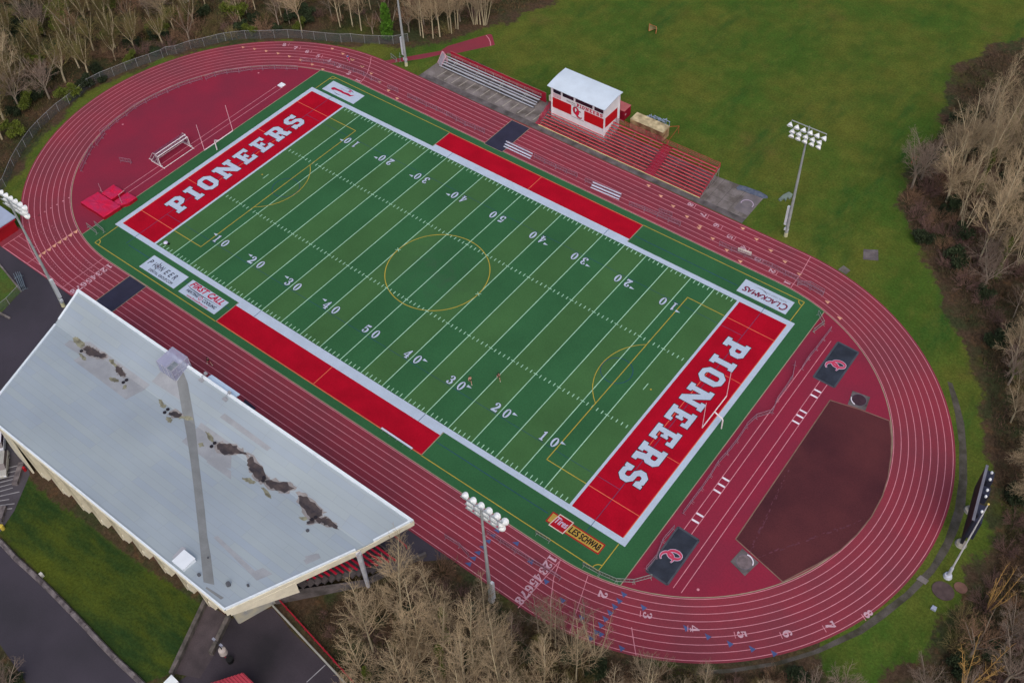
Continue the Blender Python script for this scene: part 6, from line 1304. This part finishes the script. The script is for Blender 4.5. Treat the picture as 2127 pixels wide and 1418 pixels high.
def person(x, y, rz, lab, shirt, shorts, hairc, shirtless=False, stride=.32, arms=.35, long_legs=None):
    e = empty('person', (x, y, ZF), rz, lab, 'person')
    hip, ch, nk, hd = (0, 0, .95), (.04, 0, 1.28), (.06, 0, 1.50), (.09, 0, 1.68)
    C_ = [[(hip, .14), ((.02, 0, 1.12), .12), (ch, .145), (nk, .06), (hd, .095), ((.10, 0, 1.76), .08)]]
    C_ += [[(hd, .095), ((.185, 0, 1.655), .02)]]
    for s, f in ((1, stride), (-1, -stride)):
        kn = (f * .75 + .04, s * .11, .52 + abs(f) * .05); an = (f * 1.3 - (.18 if f < 0 else 0), s * .11, .09 + (.12 if f < 0 else 0)); toe = (an[0] + .17, s * .12, an[2] - .05)
        C_.append([(hip, .14), ((.01, s * .10, .86), .095), (kn, .06), (an, .04), (toe, .035)])
        el = (-f * arms * 1.6 + .02, s * .26, 1.12); hn = (-f * arms * 1.6 + .20, s * .24, 1.08 if arms > .2 else .9)
        C_.append([(ch, .145), ((.04, s * .19, 1.40), .065), (el, .042), (hn, .03)])
        h = Vector(hn)      # fingers and thumb
        for k in range(4): C_.append([(hn, .03), (tuple(h + Vector((.09 - .008 * abs(k - 1), (k - 1.5) * .022, -.01 * k))), .011)])
        C_.append([(hn, .03), (tuple(h + Vector((.04, -s * .045, .02))), .012)])
    me = skin_mesh(C_, 'body', SKIN, 2); o = bpy.data.objects.new('body', me); COL.objects.link(o); o.parent = e
    if not shirtless:
        S_ = [[(hip, .155), ((.02, 0, 1.12), .14), (ch, .165), ((.05, 0, 1.46), .07)]]
        for s, f in ((1, stride), (-1, -stride)): el = Vector((-f * arms * 1.6 + .02, s * .26, 1.12)); sh = Vector((.04, s * .19, 1.40)); S_.append([(ch, .165), (tuple(sh), .082), (tuple(sh.lerp(el, .6)), .06)])
        o = bpy.data.objects.new('shirt', skin_mesh(S_, 'shirt', shirt)); COL.objects.link(o); o.parent = e
    T_ = [[((.01, 0, 1.04), .15), (hip, .16)]]
    for s, f in ((1, stride), (-1, -stride)):
        kn = Vector((f * .75 + .04, s * .11, .52 + abs(f) * .05)); th = Vector((.01, s * .10, .86)); ln_ = [(tuple(th.lerp(kn, .75)), .085)]
        if long_legs: ln_ += [(tuple(kn), .078), ((f * 1.3 - (.18 if f < 0 else 0), s * .11, .12 + (.12 if f < 0 else 0)), .055)]
        T_.append([(hip, .16), (tuple(th), .112)] + ln_)
    o = bpy.data.objects.new('trousers' if long_legs else 'shorts', skin_mesh(T_, 'shorts', shorts)); COL.objects.link(o); o.parent = e
    t = MB(); t.sphere((.065, 0, 1.74), .115, 10, 7, 1.0); hr = t.build('hair', hairc, e)
    f_ = MB()
    for s in (-1, 1): f_.sphere((.175, s * .035, 1.69), .013, 6, 4); 
    f_.build('eyes', M_SBK, e)
    f_ = MB(); f_.box(.168, .18, -.025, .025, 1.612, 1.622); f_.build('mouth', mat('lips', S(170, 90, 90), .6), e)
    for s, f in ((1, stride), (-1, -stride)):
        an = (f * 1.3 - (.18 if f < 0 else 0), s * .11, .09 + (.12 if f < 0 else 0)); t = MB(); t.tube([(an[0] - .06, an[1], an[2] - .03), (an[0] + .2, an[1], an[2] - .05)], [.055, .045], 8); t.build('shoe', mat('shoe_white', S(214, 220, 206), .6), e)
BLK = mat('cloth_black', S(20, 18, 22), .9); HB = mat('hair_brown', S(70, 44, 34), .9); HK = mat('hair_dark', S(30, 24, 26), .9)
p = (-16.46, -37.46); person(p[0], p[1], math.radians(178), 'runner in a black top and dark red shorts on the near straight by the grandstand', BLK, mat('shorts_crimson', S(160, 16, 48), .9), HK)
p = (20.10, -15.64); person(p[0], p[1], math.radians(-35), 'shirtless runner in black shorts beside the near 30 on the turf', None, BLK, HB, True)
p = (23.34, -12.46); person(p[0], p[1], math.radians(-35), 'runner dressed in black crossing the near 25 yard line', BLK, BLK, HK)
p = (-55.94, 36.46); person(p[0], p[1], math.radians(150), 'runner in a blue top and pink tights on the upper left bend', mat('cloth_blue', S(70, 84, 150), .9), mat('tights_pink', S(214, 70, 120), .9), HK, long_legs=True)
# small ball-and-bag litter by the near left corner of the field
p = (-44.22, -23.23); e = empty('kit_bag', (p[0], p[1], ZF), .6, 'small white bag lying by the near left goal line corner', 'bag'); t = MB(); t.sphere((0, 0, .22), .42, 10, 6, .55); t.build('bag', mat('bag_white', S(216, 214, 244), .6), e); t = MB(); t.sphere((.55, -.2, .15), .25, 8, 5, .6); t.build('strap', BLK, e)

# ---------------------------------------------------------------- trees
def tw(pts, rs, n, V, F):
    """fast tube into flat lists"""
    o = len(V); k = len(pts); ref = Vector((0.31, .95, 0.05))
    for i in range(k):
        d = pts[min(i + 1, k - 1)] - pts[max(i - 1, 0)]
        u = d.cross(ref); 
        if u.length < 1e-6: u = d.cross(Vector((1, 0, 0)))
        u.normalize(); v = d.cross(u).normalized()
        for j in range(n): a = 2 * math.pi * j / n; q = pts[i] + (u * math.cos(a) + v * math.sin(a)) * rs[i]; V.append((q.x, q.y, q.z))
    for i in range(k - 1):
        for j in range(n): a = o + i * n + j; b = o + i * n + (j + 1) % n; F.append((a, b, b + n, a + n))
def rv(s): return Vector((random.uniform(-s, s), random.uniform(-s, s), random.uniform(-s, s)))
def limb(p, d, L, r0, r1, seg, wob, upw):
    P_, Rr = [p.copy()], [r0]; d = d.normalized()
    for i in range(seg):
        d = (d + rv(wob) + ZU * upw).normalized(); P_.append(P_[-1] + d * (L / seg)); Rr.append(r0 + (r1 - r0) * (i + 1) / seg)
    return P_, Rr
def side_dir(d, ang):
    a = rv(1).cross(d)
    if a.length < 1e-3: a = Vector((1, 0, 0)).cross(d)
    a.normalize(); return (d * math.cos(ang) + a * math.sin(ang)).normalized()
def sub(P_, Rr, n, t0, lenf, ang, level, V, F, upw, dens=1.0):
    tot = len(P_) - 1
    for k in range(n):
        t = t0 + (1 - t0) * (k + random.random()) / n; i = min(int(t * tot), tot - 1); f = t * tot - i
        p = P_[i].lerp(P_[i + 1], f); d = (P_[i + 1] - P_[i]).normalized(); L = lenf(t) * random.uniform(.7, 1.25); r = min(Rr[i] * .6, (.022 + L * .013) if level == 1 else .013 + L * .010)
        nd = side_dir(d, ang * random.uniform(.75, 1.25)); seg = 4 if level == 1 else 2
        Q, S_ = limb(p, nd, L, r, max(.008, r * .3), seg if L > 1 else 2, .14, upw); tw(Q, S_, 4 if level == 1 else 3, V, F)
        if level == 1: sub(Q, S_, max(3, int(L * 2.6 * dens)), .2, lambda t_, L=L: L * .42 * (1.15 - t_ * .6), .75, 2, V, F, upw, dens)
        elif level == 2 and L > .5: sub(Q, S_, max(2, int(L * 3.6 * dens)), .2, lambda t_, L=L: max(.35, L * .5 * (1.1 - t_ * .5)), .7, 3, V, F, upw, dens)
def tree_meshes(seed, H, kind):
    random.seed(seed); V, F, TV, TF = [], [], [], []
    if kind == 'alder':      # straight leader, ascending limbs
        P_, Rr = limb(Vector((0, 0, 0)), ZU, H, .07 + H * .004, .02, 12, .035, .03); tw(P_, Rr, 7, TV, TF)
        sub(P_, Rr, int(H * 1.6), .2, lambda t: H * .28 * (1.12 - t) + .6, .72, 1, V, F, .16, .95)
    elif kind == 'fork':     # spreading, several leaders
        P_, Rr = limb(Vector((0, 0, 0)), ZU, H * .3, .24, .16, 4, .05, .02); tw(P_, Rr, 8, TV, TF)
        for k in range(5):
            a = 2 * math.pi * k / 5 + random.random(); d = Vector((math.cos(a) * .55, math.sin(a) * .55, 1)); Q, S_ = limb(P_[-1] - ZU * random.uniform(0, 1), d, H * random.uniform(.55, .72), .10, .02, 8, .10, .06); tw(Q, S_, 6, TV, TF)
            sub(Q, S_, int(H * 1.0), .08, lambda t: H * .26 * (1.15 - t) + .5, .75, 1, V, F, .08, 1.15)
    elif kind == 'clump':    # many thin stems from one foot
        for k in range(6):
            a = 2 * math.pi * k / 6 + random.random(); d = Vector((math.cos(a) * .22, math.sin(a) * .22, 1)); Q, S_ = limb(Vector((math.cos(a) * .3, math.sin(a) * .3, 0)), d, H * random.uniform(.75, 1), .09, .015, 8, .05, .03); tw(Q, S_, 5, TV, TF)
            sub(Q, S_, int(H * .9), .35, lambda t: H * .13 * (1.15 - t) + .4, .55, 1, V, F, .12, 1.2)
    elif kind == 'shrub':
        for k in range(26):
            a = random.uniform(0, 6.28); d = Vector((math.cos(a), math.sin(a), random.uniform(.5, 1.6))); Q, S_ = limb(Vector((math.cos(a) * .4, math.sin(a) * .4, 0)), d, H * random.uniform(.6, 1.1), .035, .01, 4, .15, .04); tw(Q, S_, 4, TV if k < 6 else V, TF if k < 6 else F)
            sub(Q, S_, 7, .15, lambda t: H * .34 * (1.2 - t) + .2, .7, 2, V, F, .04, 1.5)
    return (TV, TF), (V, F)
def leaf_cloud(seed, n, blobs, size):
    random.seed(seed); r = np.random.default_rng(seed); V, F = [], []
    for k in range(n):
        c, R_ = blobs[int(r.integers(len(blobs)))]; d = r.normal(size=3); d /= np.linalg.norm(d); rr = R_ * (r.random() ** .45) * r.uniform(.75, 1.1)
        p = np.array(c) + d * rr * np.array([1, 1, .8]); 
        if p[2] < .05: p[2] = abs(p[2]) + .05
        u = r.normal(size=3); u /= np.linalg.norm(u); v = np.cross(u, r.normal(size=3)); v /= np.linalg.norm(v); s = size * r.uniform(.6, 1.3)
        o = len(V); V += [tuple(p - u * s), tuple(p + v * s * .6), tuple(p + u * s), tuple(p - v * s * .6)]; F.append((o, o + 1, o + 2, o + 3))
    return V, F
def me_(name, vf, m, smooth=False):
    me = bpy.data.meshes.new(name); me.from_pydata(vf[0], [], vf[1]); me.materials.append(m); return me
B_TAN = mat('bark_tan', S(178, 166, 138), .9, .15, .4, rnd=.18); T_TAN = mat('twig_tan', S(164, 146, 118), .95, .15, .3, rnd=.2)
B_GREY = mat('bark_grey', S(146, 134, 120), .9, .15, .4, rnd=.15); T_GREY = mat('twig_grey', S(132, 116, 104), .95, .15, .3, rnd=.2)
T_MIX = mat('twig_buff', S(150, 134, 112), .95, .15, .3, rnd=.2); T_BUFF = T_MIX; T_OLIVE = mat('twig_mossy', S(106, 104, 62), .95, .2, .4, rnd=.25, col2=S(112, 92, 66)); T_RUST = mat('twig_rust', S(126, 100, 80), .95, .15, .4, rnd=.2); T_GOLD = mat('twig_gold', S(180, 144, 86), .95, .15, .4, rnd=.15)
T_DUSK = mat('twig_dusky', S(112, 88, 82), .95, .15, .4, rnd=.2)
L_DARK = mat('leaf_dark', S(44, 56, 34), .8, .3, .8, rnd=.25); L_OLIV = mat('leaf_olive', S(84, 96, 32), .8, .25, .6, rnd=.2); L_LIME = mat('leaf_lime', S(72, 112, 28), .8, .2, .8)
TPL = {}
def template(key, seed, H, kind, mb_, mt_, ivy=0):
    a, b = tree_meshes(seed, H, kind); L = [('trunk', me_('trunk', a, mb_)), ('crown', me_('crown', b, mt_))]
    if ivy: L.append(('ivy', me_('ivy', leaf_cloud(seed, ivy, [((0, 0, z), .55 + .25 * math.sin(z)) for z in np.arange(.5, H * .5, .7)], .16), L_OLIV)))
    TPL[key] = L
template('alder1', 1, 20, 'alder', B_TAN, T_TAN); template('alder2', 2, 17, 'alder', B_TAN, T_MIX); template('alder3', 3, 23, 'alder', B_TAN, T_TAN); template('alder4', 4, 14, 'alder', B_GREY, T_GREY)
template('ivyalder', 9, 21, 'alder', B_TAN, T_TAN, 1500)
template('fork1', 5, 15, 'fork', B_TAN, T_TAN); template('fork2', 6, 12, 'fork', B_GREY, T_GREY); template('mossfork', 7, 12, 'fork', B_TAN, T_OLIVE); template('rustfork', 17, 10, 'fork', B_GREY, T_RUST)
template('clump1', 8, 16, 'clump', B_TAN, T_BUFF); template('goldclump', 10, 11, 'clump', T_GOLD, T_GOLD)
template('shrub1', 11, 3.0, 'shrub', T_DUSK, T_DUSK); template('shrub2', 12, 3.4, 'shrub', T_RUST, T_RUST); template('shrub3', 13, 3.2, 'shrub', T_OLIVE, T_OLIVE)
def bush_tpl(key, seed, n, blobs, size, ml, stem=True):
    L = [('foliage', me_('foliage', leaf_cloud(seed, n, blobs, size), ml))]
    V, F = [], []; 
    for k in range(5): a = random.uniform(0, 6.28); Q, S_ = limb(Vector((0, 0, 0)), Vector((math.cos(a) * .4, math.sin(a) * .4, 1)), blobs[-1][0][2] + .5, .07, .02, 4, .1, .05); tw(Q, S_, 4, V, F)
    L.append(('stem', me_('stem', (V, F), B_GREY))); TPL[key] = L
bush_tpl('darkbush', 21, 2600, [((random.uniform(-1.3, 1.3), random.uniform(-1.3, 1.3), random.uniform(.6, 1.7)), random.uniform(.7, 1.1)) for _ in range(9)], .17, L_DARK)
bush_tpl('olivebush', 22, 2600, [((random.uniform(-1.5, 1.5), random.uniform(-1.5, 1.5), random.uniform(.8, 3.2)), random.uniform(.8, 1.3)) for _ in range(9)], .17, L_OLIV)
bush_tpl('limebush', 23, 6000, [((-.9, 0, 1.2), 1.2), ((.7, .2, 1.4), 1.2), ((.1, -.2, 2.6), 1.15), ((-1.0, .1, 3.0), .8), ((.7, 0, 3.6), .95), ((.8, 0, 4.8), .8), ((.6, 0, 5.8), .55)], .15, L_LIME)
NAMES = {'alder': 'bare_tree', 'ivy': 'bare_tree', 'fork': 'bare_tree', 'mossf': 'mossy_tree', 'rustf': 'bare_tree', 'clump': 'bare_tree', 'gold': 'bare_tree', 'shrub': 'bare_shrub', 'dark': 'dark_bush', 'olive': 'olive_bush', 'lime': 'green_bush'}
DESC = {'alder1': 'slender bare tan tree', 'alder2': 'mid-height bare tan tree', 'alder3': 'tall bare tan tree', 'alder4': 'short bare grey tree', 'ivyalder': 'tall bare tree with ivied trunk', 'fork1': 'spreading bare tan tree', 'fork2': 'spreading bare grey tree', 'mossfork': 'mossy olive-brown tree', 'rustfork': 'rust-brown leafless tree', 'clump1': 'bare tree of several thin stems', 'goldclump': 'golden-twigged bare tree', 'shrub1': 'dusky purple-brown bare shrub', 'shrub2': 'rusty bare shrub', 'shrub3': 'olive bare shrub', 'darkbush': 'dark evergreen bush', 'olivebush': 'yellow-green leafy bush', 'limebush': 'bright green leafy bush'}
PLACED = []
def plant(key, x, y, s, region):
    nm = next(v for k, v in NAMES.items() if key.startswith(k)); e = empty(nm, (x, y, -.05), random.uniform(0, 6.28)); e.scale = (s, s, s * random.uniform(.92, 1.08))
    e['category'] = 'bush' if 'bush' in nm or 'shrub' in nm else 'tree'
    for pn, me in TPL[key]: o = bpy.data.objects.new(pn, me); COL.objects.link(o); o.parent = e
    PLACED.append((e, key, region)); return e
def inside(p, poly): return pdist(np.array([p]), poly)[0] > 0
def scatter(poly, n, sp, keys, region, s0=.85, s1=1.15, seed=0, ok=None):
    random.seed(seed); X0, X1 = min(p[0] for p in poly), max(p[0] for p in poly); Y0_, Y1_ = min(p[1] for p in poly), max(p[1] for p in poly); got = []; tries = 0
    while len(got) < n and tries < n * 60:
        tries += 1; p = (random.uniform(X0, X1), random.uniform(Y0_, Y1_))
        if not inside(p, poly) or any(math.hypot(p[0] - q[0], p[1] - q[1]) < sp for q in got): continue
        if ok and not ok(p): continue
        got.append(p); plant(random.choice(keys), p[0], p[1], random.uniform(s0, s1), region)
R1 = 'above the left bend'; R2 = 'above the javelin runway'; R3 = 'along the right edge'; R4 = 'along the bottom edge'; R5 = 'in the lower right corner'; R6 = 'beside the grandstand end'; R7 = 'at the left edge'
WOOD1 = [(-81.77, -38.20), (-88.69, -26.17), (-95.20, -16.04), (-97.14, -7.62), (-98.21, 2.99), (-94.66, 13.05), (-87.63, 24.69), (-97.72, 36.49), (-115.50, 44.69), (-164.10, 10.76)]
scatter([(-93.34, -24.07), (-95.87, -15.56), (-97.45, -3.77), (-95.52, 8.52), (-87.09, 22.82), (-97.10, 34.48), (-114.81, 29.50), (-132.29, 2.54)], 44, 4.2, ['mossfork', 'mossfork', 'mossfork', 'fork2', 'mossfork', 'rustfork'], R1, .7, 1.05, 1)
scatter([(-79.32, -42.82), (-80.72, -35.82), (-89.68, -23.29), (-95.06, -14.99), (-108.13, -9.27), (-122.64, -8.88), (-117.93, -22.34)], 11, 5.5, ['fork1', 'fork1', 'mossfork', 'fork2'], R7, .8, 1.05, 2)
scatter([(-86.65, -26.48), (-91.98, -16.04), (-93.83, -5.27), (-92.51, 11.29), (-85.17, 25.29), (-71.67, 40.03), (-77.47, 45.83), (-102.07, 19.10), (-100.38, -15.85)], 42, 2.6, ['darkbush', 'darkbush', 'shrub1', 'shrub3', 'olivebush', 'shrub2'], R1, .7, 1.2, 3)
scatter([(-100.05, -19.49), (-101.74, -0.57), (-97.58, 15.43), (-91.09, 29.15), (-104.99, 41.48), (-146.64, 12.34)], 34, 4.0, ['darkbush', 'darkbush', 'olivebush', 'shrub2', 'shrub3'], R1, .9, 1.5, 33)
# the visible trunks above the fence and the javelin runway
for i, (px_, key, s) in enumerate(zip([(-77.23, 36.62), (-78.67, 39.01), (-76.74, 39.32), (-71.97, 38.50), (-78.98, 42.53), (-66.53, 44.93), (-67.98, 46.79), (-64.24, 46.54), (-61.62, 46.56), (-49.60, 52.71), (-48.56, 52.42), (-46.67, 53.51), (-45.84, 54.85), (-45.08, 57.18), (-44.55, 57.29), (-44.98, 59.31), (-44.45, 59.42), (-42.69, 62.99), (-42.20, 63.34), (-41.52, 63.66), (-40.74, 63.84), (-40.58, 64.22)],
       'alder4 alder2 alder4 alder1 alder2 alder1 alder2 alder1 alder1 alder3 alder1 alder1 alder3 alder2 alder1 alder2 alder1 clump1 alder2 alder1 alder2 clump1'.split(), [.9] * 22)): plant(key, px_[0], px_[1], s, R2)
for px_, key, s in zip([(-100.15, 23.25), (-97.67, 33.10), (-86.46, 33.57), (-87.41, 38.85), (-80.36, 42.60), (-70.21, 46.17), (-65.75, 54.05)], 'fork1 alder1 alder2 alder1 alder2 alder4 alder1'.split(), (.7, .8, .8, .9, .9, .9, .9)): plant(key, px_[0], px_[1], s, R2)
scatter([(-85.88, 25.92), (-71.67, 40.03), (-55.96, 48.12), (-60.36, 57.84), (-82.12, 60.06), (-104.05, 42.14)], 20, 4.0, ['rustfork', 'shrub2', 'shrub3', 'shrub1', 'mossfork'], R2, .5, .8, 4)
scatter([(-51.86, 49.88), (-43.23, 59.35), (-39.78, 72.28), (-34.94, 87.95), (-70.43, 70.85)], 24, 3.4, ['shrub2', 'shrub1', 'rustfork', 'shrub3', 'alder4'], R2, .6, .9, 5)
p = (-55.06, 48.08); plant('limebush', p[0], p[1], 1.25, R2)
# right wood
BR_ = [(57.74, 66.34), (57.64, 75.45), (58.11, 83.64), (56.56, 93.55), (67.15, 101.06), (85.86, 70.89), (98.16, 28.94), (93.91, 25.86), (88.79, 33.42), (84.75, 40.16), (78.02, 48.26), (72.50, 52.59), (66.01, 56.66), (61.25, 59.33)]
scatter([(60.59, 77.55), (60.74, 85.51), (68.21, 98.08), (78.63, 92.98), (90.36, 57.14), (84.63, 50.35), (75.51, 54.75), (65.16, 65.24)], 42, 2.9, ['alder1', 'alder3', 'alder2', 'ivyalder', 'clump1', 'alder3', 'fork1'], R3, .8, 1.05, 6)
scatter([(83.34, 49.42), (91.07, 54.98), (106.96, 10.48), (99.10, 11.29), (94.45, 20.92), (88.18, 32.98)], 26, 3.6, ['fork1', 'alder2', 'fork2', 'alder4'], R3, .6, .85, 7)
scatter([(57.74, 66.34), (57.92, 74.79), (60.79, 79.41), (66.29, 69.21), (71.50, 60.59), (79.16, 51.80), (85.27, 43.04), (84.43, 39.93), (78.83, 46.17), (72.94, 51.50), (66.96, 54.39), (61.76, 58.15)], 34, 2.6, ['shrub1', 'shrub1', 'shrub2', 'darkbush', 'shrub1', 'fork2'], R3, .75, 1.15, 8, ok=lambda p: True)
scatter(BR_, 36, 3.6, ['darkbush', 'shrub1', 'shrub3', 'darkbush', 'shrub2'], R3, .8, 1.3, 9)
p = (88.97, 35.67); plant('olivebush', p[0], p[1], .75, R3)
# lower right corner
scatter([(99.95, -10.12), (99.99, -3.43), (100.95, 6.09), (106.96, 10.48), (115.34, -11.94), (103.41, -22.14), (100.16, -15.53)], 12, 4.2, ['goldclump', 'goldclump', 'goldclump', 'fork2', 'rustfork'], R5, .8, 1.1, 10)
scatter([(96.93, -12.33), (97.41, -5.31), (98.18, 1.37), (96.53, 9.42), (96.88, 17.53), (103.59, 12.65), (113.42, -9.64), (100.12, -21.63)], 34, 3.0, ['shrub1', 'shrub2', 'darkbush', 'shrub3', 'shrub1'], R5, .6, 1.0, 11)
scatter([(86.85, -27.97), (95.98, -19.36), (101.59, -17.55), (102.91, -23.95), (89.69, -33.65)], 12, 3.6, ['alder4', 'fork2', 'shrub3', 'alder4'], R5, .5, .75, 12)
# bottom stand
S1 = [(36.66, -53.92), (39.31, -51.14), (46.20, -49.42), (51.90, -48.49), (57.83, -54.12), (62.58, -61.21), (53.78, -67.67), (45.69, -67.37), (38.07, -60.99)]
scatter(S1, 22, 3.6, ['alder3', 'alder1', 'alder3', 'ivyalder', 'fork1', 'alder1'], R4, .85, 1.05, 13)
S2 = [(52.49, -49.25), (58.57, -45.98), (66.09, -42.80), (73.78, -39.07), (79.35, -48.20), (62.71, -60.44)]
scatter(S2, 15, 4.2, ['alder1', 'alder2', 'alder1', 'alder3', 'alder2'], R4, .8, 1.0, 14)
for px_, key, s in zip([(53.62, -41.36), (55.46, -41.17), (58.20, -40.65), (58.59, -37.89), (61.81, -39.79), (56.67, -41.77), (47.71, -45.00), (52.08, -45.12)], 'alder4 alder2 clump1 alder4 clump1 alder2 alder2 alder4'.split(), (.85, .8, .75, .7, .8, .7, .8, .75)): plant(key, px_[0], px_[1] - 1.2, s, R4)
scatter([(72.32, -39.00), (77.53, -35.94), (86.30, -29.52), (89.74, -35.03), (77.27, -47.00)], 13, 3.6, ['alder2', 'alder4', 'alder2', 'fork2'], R4, .6, .85, 15)
scatter([(35.19, -57.47), (36.51, -48.92), (36.14, -42.96), (40.50, -42.48), (45.90, -42.92), (55.08, -43.34), (65.86, -40.25), (76.44, -34.06), (85.37, -26.36), (88.63, -31.53), (43.28, -64.78)], 60, 2.5, ['shrub1', 'shrub3', 'shrub2', 'darkbush', 'shrub1'], R4, .5, .95, 16)
scatter([(27.87, -59.50), (31.75, -52.39), (34.08, -47.16), (38.01, -55.41), (39.07, -60.25), (38.94, -61.91)], 6, 3.0, ['darkbush', 'shrub1'], R6, .3, .5, 18)
scatter([(-2.51, -88.30), (0.05, -86.43), (3.99, -87.35), (5.99, -89.12), (2.51, -91.67)], 4, 2.0, ['shrub3', 'fork2', 'darkbush'], 'in the lower left corner', .5, .9, 19)
# labels: the kind of plant, where it stands, and its turn from the left among its like
from collections import defaultdict
GR_ = defaultdict(list)
for e, k, r in PLACED: GR_[(DESC[k], r)].append(e)
for (d, r), L in GR_.items():
    L.sort(key=lambda o: right_of(o.location))
    for i, o in enumerate(L):
        o['label'] = '%s %s' % (d, r) if len(L) == 1 else '%s %s, %s from the left' % (d, r, nth(i))
        o['group'] = 'trees and bushes ' + r
# brush and leaf litter that nobody could count
def brush(name, poly, n, h, m, label, seed, wmax=.11):
    r = np.random.default_rng(seed); X0, X1 = min(p[0] for p in poly), max(p[0] for p in poly); Y0_, Y1_ = min(p[1] for p in poly), max(p[1] for p in poly)
    P_ = np.c_[r.uniform(X0, X1, n * 2), r.uniform(Y0_, Y1_, n * 2)]; d = pdist(P_, poly); P_ = P_[d > 0][:n]; n = len(P_); clump = .5 + .5 * np.sin(P_[:, 0] * .7 + 2 * np.sin(P_[:, 1] * .4)) * np.cos(P_[:, 1] * .6)
    hh = h * r.uniform(.3, 1, n) * (.35 + clump); a = r.uniform(0, 6.28, n); le = r.uniform(-.6, .6, (n, 2)) * hh[:, None]; w_ = r.uniform(.04, wmax, n)
    b0 = np.c_[P_[:, 0] - np.cos(a) * w_, P_[:, 1] - np.sin(a) * w_, np.full(n, -.1)]; b1 = np.c_[P_[:, 0] + np.cos(a) * w_, P_[:, 1] + np.sin(a) * w_, np.full(n, -.1)]; tp = np.c_[P_[:, 0] + le[:, 0], P_[:, 1] + le[:, 1], hh]
    V = np.stack([b0, b1, tp], 1).reshape(-1, 3); F = np.arange(n * 3).reshape(-1, 3)
    me = bpy.data.meshes.new(name); me.from_pydata(V.tolist(), [], F.tolist()); me.materials.append(m); o = bpy.data.objects.new(name, me); COL.objects.link(o)
    tag(o, label, 'undergrowth', None, 'stuff')
M_BR = mat('brush_mixed', S(92, 74, 54), .95, .3, .25, fine=.35, fscale=3, col2=S(58, 66, 34)); M_BR2 = mat('brush_dark', S(92, 74, 62), .95, .3, .25, fine=.35, fscale=3, col2=S(56, 56, 36)); M_GR = mat('rough_grass', S(70, 84, 30), .95, .3, .4, fine=.3, col2=S(96, 80, 36))
brush('undergrowth', [(-82.95, -37.42), (-80.85, -32.61), (-86.36, -24.51), (-91.68, -11.62), (-95.36, 0.80), (-92.65, 12.72), (-86.47, 25.05), (-71.67, 40.03), (-52.72, 52.45), (-43.27, 62.77), (-36.20, 78.41), (-36.75, 94.38), (-168.20, 13.40)], 110000, .9, M_BR, 'tangled brown and green undergrowth covering the wood floor above the left bend', 1)
brush('undergrowth', [(59.51, 61.20), (57.38, 66.08), (57.74, 76.37), (55.99, 91.26), (51.67, 105.78), (54.20, 118.03), (68.73, 132.60), (109.37, 26.61), (99.51, 5.05), (93.68, 15.21), (88.37, 27.38), (83.30, 36.64), (76.24, 44.31), (69.49, 50.43)], 80000, .8, M_BR2, 'dusky brushwood covering the ground of the wood at the right edge', 2)
brush('undergrowth', [(97.36, 9.06), (103.77, 22.54), (117.19, -14.18), (98.43, -27.95), (97.69, -15.77), (98.18, -7.29), (98.44, 0.67)], 30000, .6, M_BR2, 'brown tangled brush over the lower right corner', 3)
brush('undergrowth', [(24.70, -59.95), (31.51, -52.13), (34.62, -46.77), (36.44, -42.28), (44.72, -42.48), (54.81, -41.90), (65.66, -38.82), (75.97, -33.24), (82.60, -27.60), (85.86, -26.00), (92.56, -32.96), (53.84, -64.20), (37.94, -62.64)], 60000, .7, M_BR2, 'brown leaf litter and low brush under the bottom trees', 4)

import OpenImageIO as oiio, numpy as np, sys
im=oiio.ImageBuf('/workdir/render_main.png').get_pixels(oiio.FLOAT)
def lin(v): return np.where(v<=.04045,v/12.92,((v+.055)/1.055)**2.4)
def at(px,py,r=1):
    x=int(px*1024/2127);y=int(py*682/1418); a=im[y-r:y+r+1,x-r:x+r+1,:3]; return a.reshape(-1,3).mean(0)
if __name__=='__main__':
    for n,p in [('border near',(600,690)),('border far',(1240,475)),('border R',(1440,955)),('ez L',(300,460)),('ez R',(1560,680)),('teambox near',(700,790)),('turf near dark',(1100,1120)),('track near',(600,760)),('track far',(1380,420)),('trackTL',(300,140)),('infieldL',(400,200)),('roof back',(200,950)),('roof front',(600,900)),('grass UR',(1600,120)),('grass mid',(1400,200)),('road',(100,1330)),('lawn',(200,1150))]:
        a=at(*p); print(n,(a*255).round().astype(int),'lin',lin(a).round(3))
